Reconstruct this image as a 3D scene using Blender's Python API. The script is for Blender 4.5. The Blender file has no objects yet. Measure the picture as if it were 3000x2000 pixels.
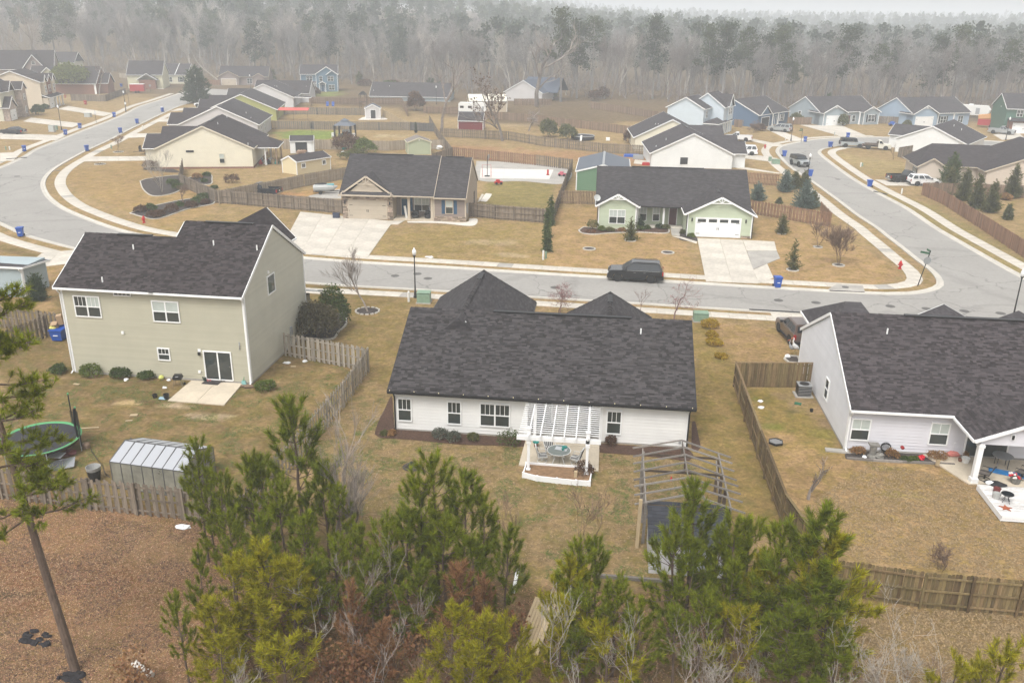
import bpy,math,random
import numpy as np
from mathutils import Vector,Matrix
random.seed(7)
rng=np.random.default_rng(7)
SC=bpy.context.scene
COL=SC.collection
PI=math.pi
R=math.radians
# ---- camera, sky, sun, exposure
CAM_H=24.0
FPX,PITCH,ROLL,YAW=2535.93,0.358434,0.0138397,0.1089264
_f0=Vector((-math.sin(YAW),math.cos(YAW),0));_r0=Vector((math.cos(YAW),math.sin(YAW),0));_u0=Vector((0,0,1))
FWD=_f0*math.cos(PITCH)-_u0*math.sin(PITCH)
_up=_f0*math.sin(PITCH)+_u0*math.cos(PITCH)
RIGHT=_r0*math.cos(ROLL)+_up*math.sin(ROLL)
UP=-_r0*math.sin(ROLL)+_up*math.cos(ROLL)
cam=bpy.data.cameras.new('camera')
cam_ob=bpy.data.objects.new('camera',cam);COL.objects.link(cam_ob)
cam.sensor_width=36;cam.lens=FPX/3000*36
cam.clip_start=0.5;cam.clip_end=9000
m=Matrix(((RIGHT.x,UP.x,-FWD.x),(RIGHT.y,UP.y,-FWD.y),(RIGHT.z,UP.z,-FWD.z))).to_4x4()
m.translation=(0,0,CAM_H)
cam_ob.matrix_world=m
SC.camera=cam_ob
SUN_EL,SUN_ROT=R(58),R(200)
world=bpy.data.worlds.new('World');SC.world=world;world.use_nodes=True
nt=world.node_tree;nt.nodes.clear()
sky_n=nt.nodes.new('ShaderNodeTexSky');sky_n.sky_type='NISHITA';sky_n.sun_disc=False
sky_n.sun_elevation=SUN_EL;sky_n.sun_rotation=SUN_ROT
sky_n.air_density=1.0;sky_n.dust_density=4.0;sky_n.ozone_density=1.0
hs=nt.nodes.new('ShaderNodeHueSaturation');hs.inputs['Saturation'].default_value=0.03
bg=nt.nodes.new('ShaderNodeBackground');bg.inputs['Strength'].default_value=0.15
wo=nt.nodes.new('ShaderNodeOutputWorld')
nt.links.new(sky_n.outputs['Color'],hs.inputs['Color']);nt.links.new(hs.outputs['Color'],bg.inputs['Color'])
nt.links.new(bg.outputs['Background'],wo.inputs['Surface'])
sun=bpy.data.lights.new('sun','SUN');sun.energy=1.0;sun.angle=R(25);sun.color=(1,.96,.9)
sun_ob=bpy.data.objects.new('sun',sun);COL.objects.link(sun_ob)
_sd=Vector((math.sin(SUN_ROT)*math.cos(SUN_EL),math.cos(SUN_ROT)*math.cos(SUN_EL),math.sin(SUN_EL)))
sun_ob.rotation_euler=_sd.to_track_quat('Z','Y').to_euler();sun_ob.location=_sd*200
SC.view_settings.view_transform='Standard';SC.view_settings.look='None'
SC.view_settings.exposure=0.80;SC.view_settings.gamma=1;SC.view_settings.use_curve_mapping=False
HAZE=0.00095
SC.cycles.max_bounces=5;SC.cycles.diffuse_bounces=3;SC.cycles.glossy_bounces=2
SC.cycles.transmission_bounces=4;SC.cycles.transparent_max_bounces=8;SC.cycles.volume_bounces=1
SC.cycles.use_denoising=True;SC.cycles.use_fast_gi=False
# ---- measuring: photo pixel -> point of the place at height z
def at(x,y,z=0.0):
 d=FWD*FPX+RIGHT*(x-1500)-UP*(y-1000)
 t=(z-CAM_H)/d.z
 return Vector((d.x*t,d.y*t,z))
class crop:
 def __init__(s,ox,oy,k):s.o=(ox,oy,k)
 def px(s,x,y):return s.o[0]+x/s.o[2],s.o[1]+y/s.o[2]
 def __call__(s,x,y,z=0.0):return at(*s.px(x,y),z)
cA=crop(0,0,2.351);cB=crop(1000,0,2.351);cC=crop(2000,0,2.351)
cD=crop(0,667,2.351);cE=crop(1000,667,2.351);cF=crop(2000,667,2.351)
cG=crop(0,1334,2.352);cH=crop(1000,1334,2.352);cI=crop(2000,1334,2.352)
c1=crop(950,420,4.704);c2=crop(1650,420,3.618);c3=crop(0,130,5.8075);c4=crop(350,130,3.618)
c5=crop(800,250,3.92);c6=crop(1900,250,4.238);c7=crop(2400,250,3.92)
d1=crop(1100,1050,4.48);d2=crop(1500,1100,3.485);d3=crop(2100,1000,3.136);d4=crop(2500,1100,3.484)
d5=crop(0,1150,3.36);d6=crop(150,600,2.851);dO=crop(0,0,0.784)
def smooth(t):
 t=np.clip(t,0,1);return t*t*(3-2*t)
def hill(x,y):
 x=np.asarray(x,float);y=np.asarray(y,float)
 z=13*smooth((y-325)/160)*smooth((-x-40)/130)
 z=z+9*smooth((y-420)/260)*smooth((160-x)/260)
 z=z+10*smooth((y-700)/500)+14*smooth((y-1300)/900)
 z=z+3*np.sin(x/170.0+y/240.0)*smooth((y-420)/400)
 return z
def ray(px,py,y):
 d=FWD*FPX+RIGHT*(px-1500)-UP*(py-1000);d*=y/d.y;return Vector((d.x,y,CAM_H+d.z))
def hz(x,y):return float(hill(x,y))
# ---- materials
MATS={}
def material(name,col,rough=.85,noise=None,bump=None,metal=0.0,rand=0.0,spec=.3,noise2=None,stretch=None,coat=0,alpha=None,emit=None,hue=0.0,thin=0.0):
 if name in MATS:return MATS[name]
 M=bpy.data.materials.new(name);M.use_nodes=True
 t=M.node_tree;n=t.nodes;l=t.links
 b=n['Principled BSDF']
 b.inputs['Roughness'].default_value=rough;b.inputs['Metallic'].default_value=metal
 b.inputs['Specular IOR Level'].default_value=spec
 if coat:b.inputs['Coat Weight'].default_value=coat;b.inputs['Coat Roughness'].default_value=.08
 rgb=n.new('ShaderNodeRGB');rgb.outputs[0].default_value=(*col,1)
 cur=rgb.outputs[0]
 tc=n.new('ShaderNodeTexCoord');vec=tc.outputs['Object']
 if stretch:
  mp=n.new('ShaderNodeMapping');mp.inputs['Scale'].default_value=stretch
  l.new(vec,mp.inputs['Vector']);vec=mp.outputs['Vector']
 def mul(cur,val):
  mx=n.new('ShaderNodeVectorMath');mx.operation='SCALE'
  l.new(cur,mx.inputs[0]);l.new(val,mx.inputs['Scale']);return mx.outputs[0]
 def rng_(val,amt,lo=0.,hi=1.):
  mr=n.new('ShaderNodeMapRange');mr.inputs['From Min'].default_value=lo;mr.inputs['From Max'].default_value=hi
  mr.inputs['To Min'].default_value=1-amt;mr.inputs['To Max'].default_value=1+amt
  l.new(val,mr.inputs['Value']);return mr.outputs[0]
 for nz in(noise,noise2):
  if nz:
   q=n.new('ShaderNodeTexNoise');q.inputs['Scale'].default_value=nz[0];q.inputs['Detail'].default_value=4
   q.inputs['Roughness'].default_value=.65
   l.new(vec,q.inputs['Vector']);cur=mul(cur,rng_(q.outputs['Fac'],nz[1],.3,.7))
 if rand:
  oi=n.new('ShaderNodeObjectInfo');ge=n.new('ShaderNodeNewGeometry')
  ad=n.new('ShaderNodeMath');ad.operation='ADD';fr=n.new('ShaderNodeMath');fr.operation='FRACT'
  l.new(oi.outputs['Random'],ad.inputs[0]);l.new(ge.outputs['Random Per Island'],ad.inputs[1]);l.new(ad.outputs[0],fr.inputs[0])
  cur=mul(cur,rng_(fr.outputs[0],rand))
  if hue:
   h=n.new('ShaderNodeHueSaturation');mr=n.new('ShaderNodeMapRange')
   mr.inputs['To Min'].default_value=.5-hue;mr.inputs['To Max'].default_value=.5+hue
   m7=n.new('ShaderNodeMath');m7.operation='MULTIPLY';m7.inputs[1].default_value=7.31
   f7=n.new('ShaderNodeMath');f7.operation='FRACT'
   l.new(fr.outputs[0],m7.inputs[0]);l.new(m7.outputs[0],f7.inputs[0]);l.new(f7.outputs[0],mr.inputs['Value'])
   l.new(mr.outputs[0],h.inputs['Hue']);l.new(cur,h.inputs['Color']);cur=h.outputs[0]
 l.new(cur,b.inputs['Base Color'])
 if bump:
  q=n.new('ShaderNodeTexNoise');q.inputs['Scale'].default_value=bump[0];q.inputs['Detail'].default_value=5
  bp=n.new('ShaderNodeBump');bp.inputs['Strength'].default_value=bump[1];bp.inputs['Distance'].default_value=.05
  l.new(vec,q.inputs['Vector']);l.new(q.outputs['Fac'],bp.inputs['Height']);l.new(bp.outputs[0],b.inputs['Normal'])
 if emit:
  b.inputs['Emission Color'].default_value=(*col,1);b.inputs['Emission Strength'].default_value=emit
 if thin:
  tr=n.new('ShaderNodeBsdfTranslucent');ms=n.new('ShaderNodeMixShader');ms.inputs[0].default_value=thin;l.new(cur,tr.inputs['Color']);l.new(b.outputs[0],ms.inputs[1]);l.new(tr.outputs[0],ms.inputs[2]);l.new(ms.outputs[0],n['Material Output'].inputs['Surface'])
 if alpha is not None:b.inputs['Alpha'].default_value=alpha
 MATS[name]=M;return M
def roof_material(name,col,amt=.35,tab=(.42,.145)):
 """shingles told apart by tone only on far roofs: cells in metric UV"""
 M=material(name,col,.95,noise=(.35,.10),spec=.15)
 t=M.node_tree;n=t.nodes;l=t.links;b=n['Principled BSDF']
 prev=b.inputs['Base Color'].links[0].from_socket
 uv=n.new('ShaderNodeUVMap')
 sp=n.new('ShaderNodeSeparateXYZ');l.new(uv.outputs[0],sp.inputs[0])
 def mth(op,a,b_=None):
  q=n.new('ShaderNodeMath');q.operation=op
  for i,v in enumerate((a,b_)):
   if v is None:continue
   if isinstance(v,(int,float)):q.inputs[i].default_value=v
   else:l.new(v,q.inputs[i])
  return q.outputs[0]
 row=mth('FLOOR',mth('DIVIDE',sp.outputs['Y'],tab[1]))
 cu=mth('FLOOR',mth('ADD',mth('DIVIDE',sp.outputs['X'],tab[0]),mth('MULTIPLY',row,.37)))
 cv=n.new('ShaderNodeCombineXYZ');l.new(cu,cv.inputs[0]);l.new(row,cv.inputs[1])
 wn=n.new('ShaderNodeTexWhiteNoise');wn.noise_dimensions='2D';l.new(cv.outputs[0],wn.inputs['Vector'])
 nz=n.new('ShaderNodeTexNoise');nz.inputs['Scale'].default_value=1.0;nz.inputs['Detail'].default_value=3
 mp=n.new('ShaderNodeMapping');mp.inputs['Scale'].default_value=(.9,2.6,1);l.new(uv.outputs[0],mp.inputs[0]);l.new(mp.outputs[0],nz.inputs['Vector'])
 pw=mth('POWER',wn.outputs['Value'],2.0)
 s=mth('ADD',mth('MULTIPLY',pw,amt*1.3),mth('MULTIPLY',nz.outputs['Fac'],amt*1.2))
 s=mth('ADD',s,1-amt)
 v=n.new('ShaderNodeVectorMath');v.operation='SCALE';l.new(prev,v.inputs[0]);l.new(s,v.inputs['Scale'])
 l.new(v.outputs[0],b.inputs['Base Color'])
 bp=n.new('ShaderNodeBump');bp.inputs['Strength'].default_value=.4;bp.inputs['Distance'].default_value=.02
 fr=mth('FRACT',mth('DIVIDE',sp.outputs['Y'],tab[1]));l.new(mth('SUBTRACT',1.0,fr),bp.inputs['Height']);l.new(bp.outputs[0],b.inputs['Normal'])
 return M
def siding_material(name,col,step=.2):
 M=material(name,col,.6,noise=(.5,.05),spec=.3)
 t=M.node_tree;n=t.nodes;l=t.links;b=n['Principled BSDF']
 uv=n.new('ShaderNodeUVMap');sp=n.new('ShaderNodeSeparateXYZ');l.new(uv.outputs[0],sp.inputs[0])
 d=n.new('ShaderNodeMath');d.operation='DIVIDE';d.inputs[1].default_value=step;l.new(sp.outputs['Y'],d.inputs[0])
 f=n.new('ShaderNodeMath');f.operation='FRACT';l.new(d.outputs[0],f.inputs[0])
 s=n.new('ShaderNodeMath');s.operation='SUBTRACT';s.inputs[0].default_value=1;l.new(f.outputs[0],s.inputs[1])
 bp=n.new('ShaderNodeBump');bp.inputs['Strength'].default_value=1;bp.inputs['Distance'].default_value=.03
 l.new(s.outputs[0],bp.inputs['Height']);l.new(bp.outputs[0],b.inputs['Normal'])
 return M
white=material('white paint',(.78,.78,.77),.55,noise=(1.2,.04))
white_d=material('worn white paint',(.68,.67,.64),.7,noise=(4,.14),bump=(20,.2))
glass=material('window glass',(.035,.042,.04),.06,noise=(.6,.35),spec=.6)
blind=material('window blind',(.42,.46,.43),.4,noise=(1.5,.12),spec=.6)
black=material('black metal',(.015,.015,.016),.45,spec=.4)
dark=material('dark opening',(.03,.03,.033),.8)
rubber=material('black rubber',(.02,.02,.02),.8)
chrome=material('bright metal',(.55,.56,.58),.25,metal=.9)
grey_metal=material('grey metal',(.35,.36,.37),.5,metal=.3)
concrete=material('concrete',(.49,.45,.39),.9,noise=(.35,.16),noise2=(3,.10),bump=(30,.2),rand=.06)
concrete_grey=material('stained concrete',(.34,.32,.29),.9,noise=(.5,.2),noise2=(6,.07),bump=(30,.2))
concrete_pale=material('pale patio concrete',(.52,.45,.35),.9,noise=(.5,.12),noise2=(8,.06),bump=(30,.2))  # patios and porch floors in a paler concrete tone
kerb_m=material('kerb concrete',(.47,.44,.39),.9,noise=(.6,.12),noise2=(5,.08))
asphalt=material('worn asphalt',(.285,.272,.252),.92,noise=(.12,.09),noise2=(2.5,.07),bump=(25,.25))
def cracked(M):
 t=M.node_tree;n=t.nodes;l=t.links;b=n['Principled BSDF'];prev=b.inputs['Base Color'].links[0].from_socket;g=n.new('ShaderNodeNewGeometry');cur=prev
 for sc,w,k,dist in((.11,.010,.62,0),(.035,.02,.86,0)):
  nz=n.new('ShaderNodeTexNoise');nz.inputs['Scale'].default_value=.5;nz.inputs['Detail'].default_value=5;ad=n.new('ShaderNodeVectorMath');ad.operation='MULTIPLY_ADD';ad.inputs[1].default_value=(3,3,0);l.new(g.outputs['Position'],nz.inputs['Vector']);l.new(nz.outputs['Color'],ad.inputs[0]);l.new(g.outputs['Position'],ad.inputs[2])
  v=n.new('ShaderNodeTexVoronoi');v.feature='DISTANCE_TO_EDGE';v.inputs['Scale'].default_value=sc;l.new(ad.outputs[0],v.inputs['Vector'])
  mr=n.new('ShaderNodeMapRange');mr.inputs[1].default_value=0;mr.inputs[2].default_value=w;mr.inputs[3].default_value=k;mr.inputs[4].default_value=1;l.new(v.outputs['Distance'],mr.inputs[0])
  sc_=n.new('ShaderNodeVectorMath');sc_.operation='SCALE';l.new(cur,sc_.inputs[0]);l.new(mr.outputs[0],sc_.inputs['Scale']);cur=sc_.outputs[0]
 q=n.new('ShaderNodeTexNoise');q.inputs['Scale'].default_value=.35;q.inputs['Detail'].default_value=6;q.inputs['Roughness'].default_value=.7;l.new(g.outputs['Position'],q.inputs['Vector'])
 mr=n.new('ShaderNodeMapRange');mr.inputs[1].default_value=.62;mr.inputs[2].default_value=.70;mr.inputs[3].default_value=1;mr.inputs[4].default_value=.80;l.new(q.outputs['Fac'],mr.inputs[0]);sc_=n.new('ShaderNodeVectorMath');sc_.operation='SCALE';l.new(cur,sc_.inputs[0]);l.new(mr.outputs[0],sc_.inputs['Scale']);l.new(sc_.outputs[0],b.inputs['Base Color'])
cracked(asphalt)
iron=material('cast iron',(.10,.095,.09),.7,noise=(8,.2))
shingle_c=material('charcoal shingle',(.047,.043,.044),.95,noise=(30,.25),rand=.52,spec=.15)
shingle_l=material('dark brown shingle',(.043,.037,.038),.95,noise=(30,.25),rand=.5,spec=.15)
shingle_r=material('plum grey shingle',(.051,.044,.046),.95,noise=(30,.25),rand=.46,spec=.15)
roof_c=roof_material('charcoal roof',(.05,.046,.048),.42)
roof_g=roof_material('grey roof',(.058,.053,.056),.34)
roof_b=roof_material('brown black roof',(.048,.042,.044),.3)
wood_sil=material('silvered fence wood',(.30,.265,.22),.95,noise=(3,.22),stretch=(6,6,.6),bump=(12,.5),rand=.3)
wood_grey=material('weathered grey wood',(.185,.15,.115),.95,noise=(3,.22),stretch=(6,6,.6),bump=(12,.5),rand=.34)
wood_brown=material('weathered brown wood',(.20,.14,.095),.95,noise=(3,.2),stretch=(6,6,.6),bump=(12,.4),rand=.3)
wood_green=material('algae stained wood',(.17,.122,.06),.95,noise=(2.2,.32),stretch=(5,5,.7),bump=(12,.5),rand=.4,hue=.012)
wood_pale=material('pale new wood',(.40,.31,.19),.9,noise=(3,.15),stretch=(6,6,.6),rand=.15)
wood_red=material('reddish stained wood',(.23,.135,.085),.9,noise=(3,.15),stretch=(6,6,.6),rand=.22)
wood_dgrey=material('dark grey fence paint',(.12,.115,.11),.9,noise=(2,.15),stretch=(5,5,.7),rand=.22)
wood_tan=material('tan faded fence wood',(.30,.25,.19),.95,noise=(2,.15),stretch=(5,5,.7),rand=.2)
silver_wood=material('silvered lumber',(.205,.185,.165),.95,noise=(3,.2),stretch=(4,4,4),rand=.25)
old_wood=material('dark old lumber',(.095,.07,.052),.95,noise=(3,.3),rand=.3)
mulch=material('bark mulch',(.075,.042,.028),.98,noise=(9,.4),noise2=(1,.15),bump=(14,1))
mulch_d=material('dark mulch',(.055,.045,.04),.98,noise=(9,.4),noise2=(1,.2),bump=(14,1))
white_gravel=material('white gravel',(.62,.58,.52),.95,noise=(14,.25),bump=(20,1))
sand=material('bare sand',(.46,.37,.27),.98,noise=(2,.2),bump=(10,.6))
# ---- mesh building
KIDS={}
class MB:
 def __init__(s):s.v=[];s.f=[]
 def add(s,vs,fs):
  o=len(s.v);s.v.extend(tuple(v) for v in vs);s.f.extend(tuple(i+o for i in f) for f in fs);return s
 def box(s,x0,x1,y0,y1,z0,z1):
  return s.add([(x0,y0,z0),(x1,y0,z0),(x1,y1,z0),(x0,y1,z0),(x0,y0,z1),(x1,y0,z1),(x1,y1,z1),(x0,y1,z1)],[(0,3,2,1),(4,5,6,7),(0,1,5,4),(1,2,6,5),(2,3,7,6),(3,0,4,7)])
 def prism(s,poly,ext):
  """closed planar polygon (3D points, any plane) extruded by vector ext"""
  n=len(poly);e=Vector(ext);a=[Vector(p) for p in poly]
  nn=Vector((0,0,0))
  for i in range(n):nn+=a[i].cross(a[(i+1)%n])
  if nn.dot(e)>0:a.reverse()
  b=[p+e for p in a]
  return s.add(a+b,[tuple(range(n)),tuple(range(2*n-1,n-1,-1))]+[((i+1)%n,i,i+n,(i+1)%n+n) for i in range(n)])
 def quad(s,*p):return s.add(p,[tuple(range(len(p)))])
 def beam(s,p,q,w,h=None,up=(0,0,1)):
  h=h or w;p=Vector(p);q=Vector(q);d=(q-p).normalized();u=Vector(up)
  if abs(d.dot(u))>.98:u=Vector((0,1,0))
  r=d.cross(u).normalized();u=r.cross(d).normalized()
  c=[(-w/2,-h/2),(w/2,-h/2),(w/2,h/2),(-w/2,h/2)]
  vs=[p+r*a+u*b for a,b in c]+[q+r*a+u*b for a,b in c]
  return s.add(vs,[(0,1,2,3),(7,6,5,4),(1,0,4,5),(2,1,5,6),(3,2,6,7),(0,3,7,4)])
 def tube(s,pts,rad,n=6,cap=True):
  pts=[Vector(p) for p in pts];k=len(pts)
  if not hasattr(rad,'__len__'):rad=[rad]*k
  o=len(s.v);prev=None
  for i,p in enumerate(pts):
   d=(pts[min(i+1,k-1)]-pts[max(i-1,0)])
   d=d.normalized() if d.length>1e-9 else Vector((0,0,1))
   if prev is None:
    u=Vector((1,0,0)) if abs(d.x)<.8 else Vector((0,1,0));r=d.cross(u).normalized()
   else:
    r=prev-d*prev.dot(d);r=r.normalized() if r.length>1e-6 else d.orthogonal().normalized()
   prev=r;t=d.cross(r)
   for j in range(n):
    a=2*PI*j/n;s.v.append(tuple(p+(r*math.cos(a)+t*math.sin(a))*rad[i]))
  for i in range(k-1):
   for j in range(n):
    a=o+i*n+j;b=o+i*n+(j+1)%n
    s.f.append((a,b,b+n,a+n))
  if cap:s.f.append(tuple(range(o+n-1,o-1,-1)));s.f.append(tuple(range(o+(k-1)*n,o+k*n)))
  return s
 def lathe(s,prof,n=12,c=(0,0,0)):
  o=len(s.v);k=len(prof)
  for r,z in prof:
   for j in range(n):
    a=2*PI*j/n;s.v.append((c[0]+r*math.cos(a),c[1]+r*math.sin(a),c[2]+z))
  for i in range(k-1):
   for j in range(n):
    a=o+i*n+j;b=o+i*n+(j+1)%n;s.f.append((a,b,b+n,a+n))
  s.f.append(tuple(range(o+n-1,o-1,-1)));s.f.append(tuple(range(o+(k-1)*n,o+k*n)))
  return s
 def blob(s,c,r,seed=0,jag=.15,nu=10,nv=6):
  rr=random.Random(seed);o=len(s.v)
  for i in range(nv+1):
   th=PI*i/nv
   for j in range(nu):
    k=1+rr.uniform(-jag,jag);a=2*PI*(j+.5*(i%2))/nu
    s.v.append((c[0]+r[0]*k*math.sin(th)*math.cos(a),c[1]+r[1]*k*math.sin(th)*math.sin(a),c[2]+r[2]*k*math.cos(th)))
  for i in range(nv):
   for j in range(nu):
    a=o+i*nu+j;b=o+i*nu+(j+1)%nu;s.f.append((a,a+nu,b+nu,b))
  return s
 def mesh(s,name,uv=True):
  me=bpy.data.meshes.new(name);me.from_pydata(s.v,[],s.f)
  if uv and s.f:
   v=np.array(s.v);nl=len(me.loops)
   li=np.empty(nl,np.int32);me.loops.foreach_get('vertex_index',li)
   nf=len(me.polygons);nor=np.empty(nf*3);me.polygons.foreach_get('normal',nor);nor=nor.reshape(-1,3)
   tot=np.empty(nf,np.int32);me.polygons.foreach_get('loop_total',tot)
   fn=np.repeat(nor,tot,axis=0);p=v[li]
   t=np.stack([-fn[:,1],fn[:,0],np.zeros(len(fn))],1);L=np.linalg.norm(t,axis=1)
   t[L<.05]=(1,0,0);t/=np.linalg.norm(t,axis=1)[:,None]
   b=np.cross(fn,t)
   uvs=np.stack([(p*t).sum(1),(p*b).sum(1)],1)
   me.uv_layers.new(name='UVMap').data.foreach_set('uv',uvs.ravel())
  return me
 def build(s,name,mat,parent=None,smooth=False,kind=None,loc=None,uv=True):
  me=s.mesh(name,uv)
  me.materials.append(mat)
  if smooth:me.polygons.foreach_set('use_smooth',[True]*len(me.polygons))
  o=bpy.data.objects.new(name,me);COL.objects.link(o)
  if parent is not None:o.parent=parent;KIDS.setdefault(parent.name,[]).append(o)
  if loc is not None:o.location=loc
  if kind:o['kind']=kind
  return o
def tag(o,label=None,cat=None,group=None,kind=None):
 if label:o['label']=label
 if cat:o['category']=cat
 if group:o['group']=group
 if kind:o['kind']=kind
 return o
def thing(name,label,cat,loc=(0,0,0),rz=0.0,group=None):
 o=bpy.data.objects.new(name,None);COL.objects.link(o);o.empty_display_size=.3
 o.location=loc;o.rotation_euler=(0,0,rz);return tag(o,label,cat,group)
def dup(root,loc,rz=0.0,label=None,scale=1.0,group=None,mats=None):
 """copy of a thing with its parts and sub-parts; meshes are shared"""
 def rec(o,par):
  c=o.copy();COL.objects.link(c);c.parent=par
  for ch in KIDS.get(o.name,()):rec(ch,c)
  return c
 r=rec(root,None);r.location=loc;r.rotation_euler=(0,0,rz)
 r.scale=(scale,scale,scale) if not hasattr(scale,'__len__') else scale
 if label:r['label']=label
 if group:r['group']=group
 return r
 # ---- setting: ground, roads, kerbs, pavements
def xy(p):return(p[0],p[1])
def catmull(pts,step=1.2):
 P=[np.array(p[:2],float) for p in pts];P=[2*P[0]-P[1]]+P+[2*P[-1]-P[-2]]
 out=[]
 for i in range(1,len(P)-2):
  a,b,c,d=P[i-1:i+3];n=max(1,int(np.linalg.norm(c-b)/step))
  for k in range(n):
   t=k/n
   out.append(.5*(2*b+(c-a)*t+(2*a-5*b+4*c-d)*t*t+(3*b-a-3*c+d)*t**3))
 out.append(P[-2]);return np.array(out)
K_WEST=[(-141,292),(-135.9,267.9),(-131.2,247.4),(-127.2,228.4),(-121.4,210.7),(-116.9,195.3),(-113.2,180.5),(-108.3,162.3),(-105.2,150.8),(-101.9,142.5),(-98.4,131.3),(-96,120),(-91,110),(-84,102.5),(-77,98),(-70,92.8),(-65.6,89.6),(-60.9,87),(-56.5,84.8),(-48,80.6),(-38,77.6),(-24.6,76.2)]
K_SOUTH=[(-24.6,76.2),(-14.2,75.9),(-6.6,75.4),(3.9,74.9),(10.9,74.5),(18.4,74.2),(35,73.4),(60,72.6),(95,71.8)]
K_EAST=[(95,80.2),(60,81),(50,81.9),(45.5,83.6),(43,86.4),(42.2,89.5),(41.8,93.9),(41.4,100.9),(41.1,106.8),(40.9,111.8),(41.0,123.2),(40.4,131.4),(40.1,135.3),(39.6,144.5),(39.6,154.5),(39.8,164.1),(40.1,172.2),(40.6,177.1),(42,181.4),(44,184.4),(47.1,187.8),(52.3,190),(59.1,191.2),(71,190),(83,187.9),(110,183)]
K_NORTH=[(110,197),(88.4,201.1),(76,203.8),(63.1,204.6),(55.8,203.4),(50.7,201.5),(44.5,197.6),(40.6,193.2),(36.3,187.7),(33.9,182.9),(32.3,176.4),(31.7,168.7),(31.4,160),(31.6,151.4),(32.1,145.2),(32.4,137.5),(32.7,128.3),(32.9,118),(33.4,110.5),(33.4,106.3),(33.5,101),(33.5,95.8),(33.6,91.7),(33.4,88.6),(32.6,85.5),(30.9,83.4),(28.7,82.1),(26.5,81.6),(24.5,81.6),(21.2,81.7),(16.4,81.9),(9.7,82.3),(.6,82.9),(-4.5,83.2),(-10.3,83.6),(-15.3,84),(-21,84.3),(-27.1,84.7),(-38,86.4),(-45,88.6),(-50.9,91.1),(-53.7,92.2),(-56.8,93.9),(-60.8,96.6),(-65.2,99.9),(-70.5,104.3),(-75.8,109.8),(-79.9,114.9),(-83.4,119.9),(-86.8,126),(-90,133.5),(-93.5,144.2),(-95.6,151.2),(-98.9,164),(-103.3,178.8),(-107.3,193),(-111.4,207.8),(-115.2,222),(-118.5,237.1),(-120,258),(-122,285)]
kw,ks,ke,kn=(catmull(k) for k in(K_WEST,K_SOUTH,K_EAST,K_NORTH))
from mathutils.geometry import tessellate_polygon
def sheet(name,poly,z,mat,kind='structure',parent=None):
 vs=[Vector((p[0],p[1],z)) for p in poly]
 tris=tessellate_polygon([vs]);b=MB();b.v=[tuple(v) for v in vs]
 for t in tris:
  a,c,d=(vs[i] for i in t)
  b.f.append(tuple(t) if(c-a).cross(d-a).z>0 else tuple(reversed(t)))
 return b.build(name,mat,parent,kind=kind)
road_poly=np.concatenate([kw,ks[1:],ke,kn])
road=sheet('road',road_poly,.006,asphalt)
def offs(line,d):
 t=np.gradient(line,axis=0);t/=np.linalg.norm(t,axis=1)[:,None]
 return line+np.stack([t[:,1],-t[:,0]],1)*d
def strip(name,line,profile,mat):
 """profile: (offset to the right of travel, z)"""
 b=MB();L=[offs(line,o) for o,z in profile];k=len(profile)
 for i in range(len(line)):
  for j in range(k):b.v.append((L[j][i][0],L[j][i][1],profile[j][1]))
 for i in range(len(line)-1):
  for j in range(k-1):
   a=i*k+j;b.f.append((a,a+1,a+k+1,a+k))
 return b
ring=[kw,ks,ke,kn]
for line in ring:
 b=strip('kerb',line,[(-.42,.008),(-.40,.014),(.0,.02),(.08,.10),(.26,.105),(.27,-.02)],kerb_m)
 b.build('kerb',kerb_m,kind='structure')
slab_base=None
def walk(line,d0,d1,length=1.55,gap=.022,z=.03,skip=()):
 """pavement: every slab is a piece of its own"""
 root=bpy.data.objects.new('pavement',None);COL.objects.link(root);root['kind']='structure'
 mid=offs(line,(d0+d1)/2);s=np.concatenate([[0],np.cumsum(np.linalg.norm(np.diff(mid,axis=0),axis=1))])
 n=int(s[-1]/length);A=offs(line,d0);Bq=offs(line,d1)
 ia=lambda L,q:np.array([np.interp(q,s,L[:,0]),np.interp(q,s,L[:,1])])
 for i in range(n):
  q0,q1=i*length+gap/2,(i+1)*length-gap/2
  p=[ia(A,q0),ia(A,q1),ia(Bq,q1),ia(Bq,q0)];c=sum(p)/4
  if any(k(c) for k in skip):continue
  ext=(0,0,z+.05+random.uniform(-.004,.004))
  m_=concrete_grey if random.random()<.03 else concrete
  MB().prism([(q[0]-c[0],q[1]-c[1],-.05) for q in p],ext).build('slab',m_,root,loc=(c[0],c[1],0),uv=False)
 return root
walk(kn[(kn[:,0]<60)&(kn[:,1]<215)],1.45,2.95)
walk(kw[kw[:,1]<270],1.45,2.95)
walk(ks[ks[:,0]<46],1.0,2.4)
walk(ke[(ke[:,0]<60)&(ke[:,1]>83)],1.45,2.95)
def slabs(quad,nx,ny,z=.045,mat=None,name='driveway',gap=.025,root=None):
 """concrete poured in panels: quad runs TL, TR, BR, BL"""
 q=[np.array(xy(p)) for p in quad]
 if root is None:root=bpy.data.objects.new(name,None);COL.objects.link(root);root['kind']='structure'
 W=max(np.linalg.norm(q[1]-q[0]),.1);H=max(np.linalg.norm(q[3]-q[0]),.1)
 f=lambda u,v:(q[0]*(1-u)+q[1]*u)*(1-v)+(q[3]*(1-u)+q[2]*u)*v
 for i in range(nx):
  for j in range(ny):
   u0,u1=i/nx+gap/2/W,(i+1)/nx-gap/2/W;v0,v1=j/ny+gap/2/H,(j+1)/ny-gap/2/H
   p=[f(u0,v0),f(u1,v0),f(u1,v1),f(u0,v1)];c=sum(p)/4
   MB().prism([(k[0]-c[0],k[1]-c[1],-.05) for k in p],(0,0,z+.05+random.uniform(-.003,.003))).build('slab',mat or concrete,root,loc=(c[0],c[1],0),uv=False)
 return root
slabs([dO(690,487),dO(903,509),dO(845,590),dO(640,580)],4,4)
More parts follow.
